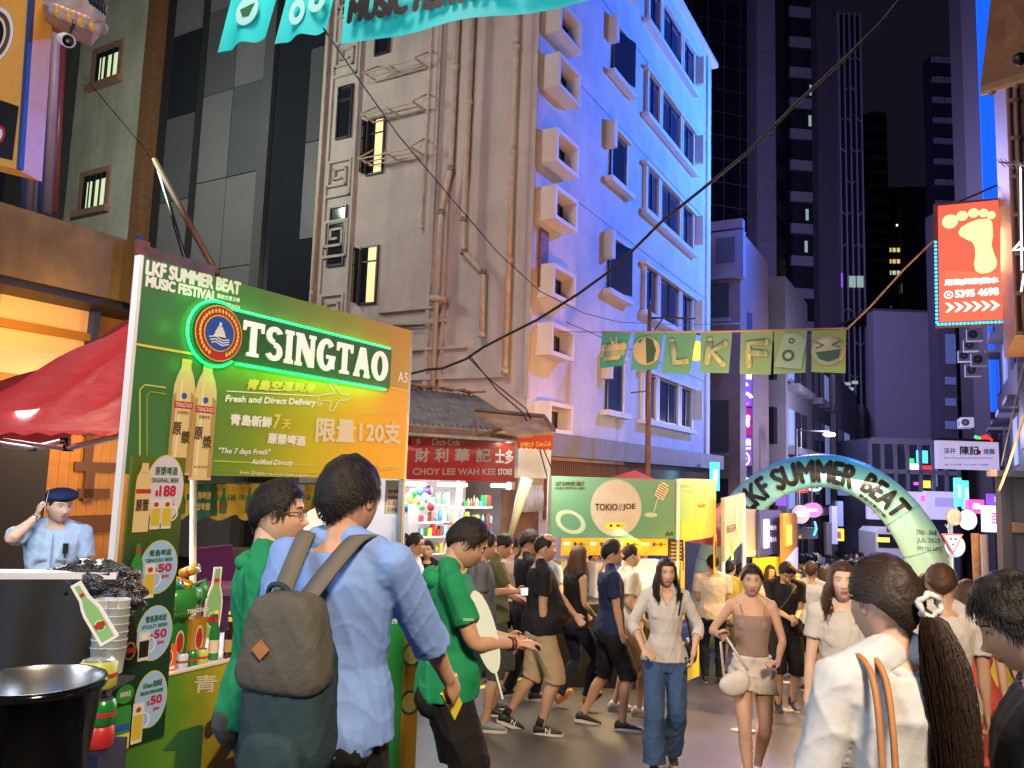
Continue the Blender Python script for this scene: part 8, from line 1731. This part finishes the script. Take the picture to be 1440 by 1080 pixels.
# 12 woman white top
P = person('woman in a white v neck top and wide blue jeans walking towards the camera', 938, 6.5, 1.62, 186, 'skin_a', True, ('white_tee', 'half'), ('wide', 1, 'denim'), feet=((.10, .20, 0), (-.07, -.10, .02, .2)), hands=((.20, .20, 1.00, (-.55, .6, -.3), (-.3, 0, -1), .35), (-.22, .16, .97)), elbows=((.9, -.6, -.4), (-.9, -.6, -.4)), hair=('long', 'hair_dark', .25, .006), vox=.0078, look=(-6, 0), shoe=('shoe_dark', 'shoe_white'), loose=.8, build=1.02)
B = P['B']; mb = MB(); mb.add([tuple(B(x, y, z)) for x, y, z in ((-.055, .085, 1.462), (.055, .085, 1.462), (0, .150, 1.36))], [(0, 1, 2)], 'skin_a'); mb.build('neckline', P['t'])
t = thing('shoulder_bag', 'dark shoulder bag with thin strap carried by the woman in the white top', 'bag', P['M0']); mb = MB(); mb.tube([B(-.10, .12, 1.28), B(-.135, .06, 1.46), B(-.14, -.05, 1.45), B(-.20, -.10, 1.2), B(-.23, -.08, 1.05)], .008, 'black', 6); mb.build('strap', t); mb = MB(); soft_box(mb, B(-.23, -.10, .95), .05, .11, .10, 'black'); mb.build('bag_body', t)
# 13
P = person('stout man in a white shirt and jeans seen from behind at the stall', 1003, 11.2, 1.74, 12, 'skin_b', top=('white_tee', 'short'), bottom=('jeans', 1, 'dark_denim'), hands=((.12, .25, 1.1), (-.12, .25, 1.1)), build=1.15, belly=1.2)
person('person in a yellow lit tee beside the stout man in white', 1026, 11.9, 1.68, 35, 'skin_b', top=('yellow_tee', 'short'), bottom=('shorts', .9, 'khaki_short'), hair=('short', 'hair_black'), build=1.1)  # yellow light on this figure is put into the tee colour
# 14 camisole
P = person('woman in a taupe camisole and white denim shorts walking towards the camera', 1057, 6.2, 1.62, 190, 'skin_a', True, ('taupe', 'cami'), ('shorts', .52, 'white_denim'), feet=((.05, .20, 0), (-.06, -.12, .03, .25)), hands=((.24, .20, 1.17, (.2, .3, .5), (0, 1, 0), 1.0), (-.17, .24, 1.02, (.7, .6, .1), (.2, 0, -1), .6)), elbows=((.8, -.7, -.9), (-.8, -.8, -.9)), hair=('bun', 'hair_dark'), vox=.0078, look=(4, 0), hd=1.05, shoe=('shoe_white', 'shoe_white'), loose=.8)
B = P['B']; wr = P['arm']['h1'][0]; t = thing('white_handbag', 'soft white handbag hanging from the hand of the woman in the camisole', 'bag', P['M0']); c = wr+Vector((-.07, .09, -.30)); mb = MB(); soft_box(mb, c, .115, .05, .085, 'white_denim', 2.2, .15); mb.build('bag_body', t, M=Matrix.Translation(c) @ Matrix.Rotation(.5, 4, 'Y') @ Matrix.Translation(-c)); mb = MB(); mb.tube([c+Vector((.08, 0, .03)), wr+Vector((.03, .03, -.02)), wr+Vector((-.01, .05, .02)), c+Vector((-.09, 0, .10))], .010, 'white_denim', 6); mb.build('strap', t)
mb = MB(); mb.tube([B(.15*math.cos(a_), .11*math.sin(a_), 1.015) for a_ in np.linspace(0, 2*math.pi, 21)], .009, 'white_denim', 6); mb.build('waistband', P['t'])
# 15 .. 17
P = person('young man in a black tee with crossbody bag looking down at his phone', 1103, 9.5, 1.76, 186, 'skin_b', top=('black_tee', 'short'), bottom=('shorts', .95, 'black_short'), feet=((.10, .06, 0), (-.10, -.1, 0)), hands=((.03, .30, 1.10), (-.05, .30, 1.08)), look=(0, -38), hair=('short', 'hair_black', .02, .04), vox=.0095, socks='sock_black')
phone('lit phone in the hands of the man in the black tee', P, 1); MB().tube([P['B'](-.10, .10, 1.44), P['B'](.0, .135, 1.28), P['B'](.12, .12, 1.12)], .012, 'grey_short', 6).build('bag_strap', label='diagonal crossbody strap on the man looking at his phone', cat='strap', M=P['M0'])
person('man in a white tee and black shorts walking away near the arch', 1139, 11.2, 1.76, 14, 'skin_b', top=('white_tee', 'short'), bottom=('shorts', .8, 'black_short'), feet=((.1, .1, 0), (-.1, -.1, .02, .2)), look=(15, 0), hair=('short', 'hair_brown', .018))
P = person('woman with wavy brown hair in a white knotted crop top, eyes half closed', 1182, 4.9, 1.68, 188, 'skin_c', True, ('white_tee', 'crop'), ('skirt', .5, 'pink_skirt'), hands=((.24, .06, .84), (-.16, .26, 1.10, (.7, .3, .1), (0, 0, -1), .9)), hair=('long', 'hair_brown', .26, .022, .8), vox=.0078, look=(8, 6), blink=True, feet=((.1, .05, 0), (-.1, -.05, 0)))
c = P['arm']['h-1'][0]; mb = MB(); soft_box(mb, c+Vector((-.02, .06, .03)), .075, .03, .035, 'can_blue'); soft_box(mb, c+Vector((-.07, .05, .02)), .03, .032, .03, 'red'); mb.build('snack_pack', label='blue and red packet in the hand of the brown haired woman', cat='packet', M=P['M0'])
mb = MB(); mb.ell(P['B'](0, .135, 1.2), (.03, .02, .03), 'white_tee', 10, 8); mb.build('knot', P['t'])
# 18 ponytail woman, close
P = person('woman with a long ponytail in a loose white shirt seen close from behind', 1252, 2.05, 1.655, -10, 'skin_a', True, ('white_shirt', 'half'), ('trousers', 1, 'white_denim'), hands=((.26, .05, .86), (-.30, .06, .84)), hair=('pony', 'hair_dark'), vox=.0068, look=(-10, -4), loose=1.4, build=1.02)
HM = P['HM']; mb = MB(); rr = random.Random(9); V_ = []; F_ = []; tie = Vector((.012, -.120, .000)); M3 = HM.to_3x3()
for i in range(2600):
    t_ = rr.uniform(-math.pi, math.pi); zz = rr.uniform(-.5, 1); r_ = math.sqrt(1-zz*zz); d = Vector((math.sin(t_)*r_, math.cos(t_)*r_, zz))
    if d.z*.118 < hairline(d.x, d.y, 0)+.002: continue
    td = tie.normalized(); L_ = [];
    for s_ in np.linspace(0, 1, 7):
        q = d.lerp(td, s_); q = q.normalized() if q.length > 1e-3 else d; lift = .010+.004*math.sin(s_*math.pi)+rr.uniform(-.001, .001); L_.append(HM @ (Vector((q.x*.077, q.y*.096, q.z*.120))+q*lift*(1-.2*s_)))
    strand(V_, F_, L_, .0022, (M3 @ d.cross(td)).normalized() if d.cross(td).length > .01 else Vector((1, 0, 0)))
tw = HM @ (tie*1.08); cp = Vector((.0, -.05, 0))
for i in range(3000):
    a_ = rr.uniform(0, 6.28); q = math.sqrt(rr.random()); L_ = rr.uniform(.34, .50); pts_ = [HM @ (tie*.98)]; ph = rr.uniform(0, 6.28)
    for j in range(1, 10):
        s_ = j/9; rad_ = (.018+.042*math.sin(min(1, s_*1.5)*math.pi*.55))*q; c = tw+Vector((0, -.035*math.sin(s_*2.2), -L_*s_+.02*math.sin(s_*3.1)))+Vector((.035*s_, -.01*s_, 0)); pts_.append(c+Vector((math.cos(a_)*rad_+.007*math.sin(ph+s_*7), math.sin(a_)*rad_*.7, .0)))
    strand(V_, F_, pts_, rr.uniform(.0008, .0016), Vector((math.sin(a_)*.4+1, -math.cos(a_)*.4, 0)).normalized())
mb.add(V_, F_, 'hair_dark', True); mb.build('ponytail', P['t'])
mb = MB(); 
mb.tube([tw+Vector((.028*math.cos(a_), -.004+.006*math.sin(a_*5), .026*math.sin(a_)+.004)) for a_ in np.linspace(0, 2*math.pi, 25)], [.008+.002*math.sin(i*1.3) for i in range(25)], 'white_shirt', 8); mb.build('hair_tie', P['t'])
B = P['B']; t = thing('tote_bag', 'cream tote bag with thin tan leather straps on the shoulder of the ponytail woman', 'bag', P['M0'])
for o_ in (0, .035):
    Q, Rr = smoothpath([B(-.12-o_, -.16, 1.02), B(-.115-o_, -.155, 1.25), B(-.10-o_, -.10, 1.455), B(-.10-o_, .0, 1.485), B(-.13-o_, .10, 1.35), B(-.17, .10, 1.05)], [.01]*6, 5); MB().tube(Q, .0085, 'leather', 6).build('strap', t)
mb = MB(); soft_box(mb, B(-.26, -.05, .84), .10, .20, .22, 'white_denim', 3.5, -.1); co, fc = remesh(mb, .012, 2, .006, 9, 3); q = MB(); q.add([tuple(c) for c in co], fc, 'white_denim', True); q.build('bag_body', t)
mb = MB(); mb.tube([B(x, y, 1.445+.02*abs(x)/.06) for x, y in [(.066*math.sin(a_), .07*-math.cos(a_)*.95-.012) for a_ in np.linspace(-2.2, 2.2, 15)]], .016, 'white_shirt', 8); mb.build('collar', P['t'])
# 19 right edge
P = person('man in a black tee at the right frame edge looking down to the left', 1466, 2.0, 1.65, -62, 'skin_a', top=('black_tee', 'short'), bottom=('jeans', 1, 'dark_denim'), look=(-10, -24), hair=('short', 'hair_black', .024, .05), vox=.0068, hands=((.2, .25, 1.0), (-.2, .25, 1.0)), build=1.08)
person('man in a white tee seen from behind to the right of the arch', 1320, 4.75, 1.72, 14, 'skin_b', top=('white_tee', 'short'), bottom=('shorts', .9, 'khaki_short'), look=(10, -6), hair=('short', 'hair_brown', .012, .02), vox=.0095)
person('woman with reddish hair in a red dress bending towards the stall', 1356, 5.6, 1.64, 32, 'skin_c', True, ('red_dress', 'short'), ('skirt', .6, 'red_dress'), hair=('long', 'hair_brown', .25, .015), hands=((.22, .10, .84), (-.2, .3, 1.0)), lean=8)
person('woman in an orange red top behind the woman in the red dress', 1384, 6.8, 1.6, 60, 'skin_c', True, ('yellow_tee', 'short'), ('skirt', .6, 'red_dress'), hair=('long', 'hair_brown', .2), look=(10, -10))
# 22 small heads between the staff
for (px, d, H, hd_, tp, gl, lab, fem) in [(586, 8.2, 1.66, 95, 'white_shirt', True, 'man with glasses and white shirt between the green tee staff and the store', False), (606, 9.6, 1.60, 185, 'black_tee', False, 'dark haired person facing the camera in front of the store shelves', True), (536, 9.0, 1.60, 180, 'maroon', False, 'woman half hidden behind the shoulder of the man in blue', True), (570, 9.8, 1.66, 120, 'white_tee', False, 'small figure by the acrylic panel near the store', False), (772, 10.2, 1.70, 40, 'steel_tee', False, 'man in a grey blue tee behind the queue by the A4 board', False)]:
    person(lab, px, d, H, hd_, 'skin_b', fem, (tp, 'short'), ('trousers', 1, 'dark_denim'), glasses=gl, vox=.013)
# vendors and others
for (px, d, H, hd_, tp, lab, fem, hr) in [(906, 11.0, 1.72, 180, 'steel_tee', 'vendor in a grey blue tee inside stall A4', False, 'short'), (838, 10.9, 1.65, 170, 'white_shirt', 'vendor in a pale shirt at the left of stall A4', True, 'short'), (1082, 13.2, 1.62, 175, 'white_tee', 'woman with long hair in white by the yellow stall skirt', True, 'long'), (1121, 12.6, 1.60, 190, 'pink_tee', 'woman with centre parted hair left of the white tee man', True, 'long'), (1060, 13.8, 1.70, 30, 'navy_tee', 'man in a navy tee waiting at stall A2', False, 'short'), (1042, 12.9, 1.62, 90, 'white_tee', 'small woman in profile near stall A2', True, 'bun'), (1158, 13.0, 1.66, 20, 'black_tee', 'dark haired woman walking away under the arch', True, 'long'), (1300, 8.2, 1.70, 10, 'yellow_tee', 'man in yellow behind the white tee man at right', False, 'short'), (1405, 8.6, 1.62, 200, 'yellow_tee', 'woman in yellow light at the right edge crowd', True, 'long'), (1372, 9.4, 1.68, 190, 'maroon', 'person in a dark red top in the right edge crowd', False, 'short')]:
    person(lab, px, d, H, hd_, 'skin_b', fem, (tp, 'short'), ('trousers', 1, 'dark_denim'), hair=(hr, 'hair_dark', .25) if hr == 'long' else (hr, 'hair_black'), vox=.014, feet=((.1, .06, 0), (-.1, -.06, 0)))
# 24 police officer
P = person('police officer in a light blue shirt and dark beret talking on a phone', 84, 5.9, 1.74, 152, 'skin_a', top=('police_shirt', 'short'), bottom=('trousers', 1, 'black_short'), hands=((.115, .115, 1.55, (-.1, -.1, 1), (-1, -.1, 0), .9), (-.28, .05, .82)), elbows=((.75, .35, -.9), (-.4, -.6, -.3)), look=(-28, -6), hair=('beret', 'hair_black'), vox=.0085, build=1.08)
HM = P['HM']; mb = MB(); mb.ell(HM @ Vector((-.008, .0, .082)), (1, 1, 1), 'navy_tee', 20, 12, HM.to_3x3() @ Matrix.Rotation(.10, 3, 'Y') @ Matrix.Diagonal((.105, .125, .052))); mb.build('beret', P['t'])
phone('dark phone pressed to the ear of the police officer', P, 1); B = P['B']
for s_ in (-1, 1): mb = MB(); mb.cbox(B(s_*.13, -.005, 1.492), (.12, .05, .014), 'black', 0, s_*.22); mb.build('epaulette', P['t'])
mb = MB(); mb.cbox(B(-.085, .135, 1.32), (.035, .03, .07), 'black'); mb.tube([B(-.085, .14, 1.29), B(-.09, .15, 1.15), B(-.12, .13, 1.0)], .007, 'black', 6); mb.build('radio', P['t']); mb = MB(); mb.cbox(B(-.07, .148, 1.24), (.085, .008, .012), 'steel_tee'); mb.cbox(B(.07, .142, 1.24), (.085, .008, .012), 'steel_tee'); mb.tube([B(0, .145, 1.42), B(0, .155, 1.2), B(0, .14, .98)], .006, 'steel_tee', 5); mb.build('shirt_placket', P['t'])
el, wr = P['arm'][1]; MB().tube([wr.lerp(el, .08), wr.lerp(el, .16)], .031, 'silver', 12).build('watch', P['t'])
# ------------------------------------------------------------------ distant crowd
tops = [('white', 'white_tee'), ('black', 'black_tee'), ('navy', 'navy_tee'), ('pale blue', 'police_shirt'), ('grey', 'grey_polo'), ('red', 'red_dress'), ('pink', 'pink_tee'), ('yellow', 'yellow_tee')]; bots = [('dark trousers', 'dark_denim'), ('black shorts', 'black_short'), ('blue jeans', 'denim'), ('pale shorts', 'khaki_short')]
rr = random.Random(21); seen = {}
def small_person(p, H, hd_, tn, bn, where):
    k = H/1.75; mb = MB(); sk = 'skin_b'; st_ = rr.uniform(.05, .2)
    for s_ in (-1, 1):
        f = s_*st_; P_ = [(s_*.09*k, 0, .9*k), (s_*.09*k, f*.5+.03, .48*k), (s_*.09*k, f, .07*k)]; short = 'short' in bn[0]
        mb.tube(P_[:2], [.09*k, .07*k], bn[1], 8); mb.tube(P_[1:], [.066*k, .04*k], sk if short else bn[1], 8); mb.box(s_*.09*k-.045, s_*.09*k+.045, f-.07, f+.17, 0, .075, 'shoe_dark')
        mb.tube([(s_*.18*k, 0, 1.42*k), (s_*.23*k, -.02, 1.18*k)], [.055*k, .05*k], tn[1], 8); mb.tube([(s_*.23*k, -.02, 1.18*k), (s_*.22*k, .10*rr.random(), .92*k)], [.04*k, .028*k], sk, 8)
    ring_loft(mb, [(Vector((0, 0, z*k)), Vector((1, 0, 0)), Vector((0, 1, 0)), rx*k, ry*k) for z, rx, ry in ((.84, .15, .11), (.95, .155, .115), (1.1, .14, .11), (1.3, .17, .12), (1.42, .17, .09), (1.47, .07, .06))], tn[1], 12)
    mb.tube([(0, 0, 1.45*k), (0, .01, 1.56*k)], .05*k, sk, 8); mb.ell((0, .015, 1.63*k), (.078*k, .095*k, .118*k), sk, 10, 8); long_ = rr.random() < .45; mb.ell((0, -.012, 1.655*k), (.09*k, .10*k, .108*k), 'hair_black', 10, 8)
    if long_: mb.ell((0, -.06, 1.53*k), (.10*k, .05*k, .17*k), 'hair_dark', 8, 6)
    lab = f'distant {"long haired " if long_ else ""}person in {tn[0]} top and {bn[0]} {where}'; mb.build('person', label=lab, cat='person', M=Matrix.Translation(p) @ Matrix.Rotation(-R(hd_), 4, 'Z'), group='distant crowd down the street')
for i in range(46):
    d = rr.choice([rr.uniform(15.5, 20), rr.uniform(20, 32), rr.uniform(32, 60)]); px = rr.uniform(1140, 1222) if d > 20 else rr.uniform(1110, 1235); p = on_ground(px, d)
    small_person(p, rr.uniform(1.55, 1.8), rr.choice([rr.uniform(-40, 40), rr.uniform(150, 220)]), tops[i % 8 if rr.random() < .5 else rr.choice([0, 1, 1, 4])], rr.choice(bots), 'under the arch' if d < 20 else 'beyond the arch' if d < 32 else 'far down the street')
for i in range(12): d = rr.uniform(11, 17); small_person(on_ground(rr.uniform(1290, 1420), d), rr.uniform(1.6, 1.75), rr.uniform(0, 360), rr.choice(tops), rr.choice(bots), 'at the right side crowd')
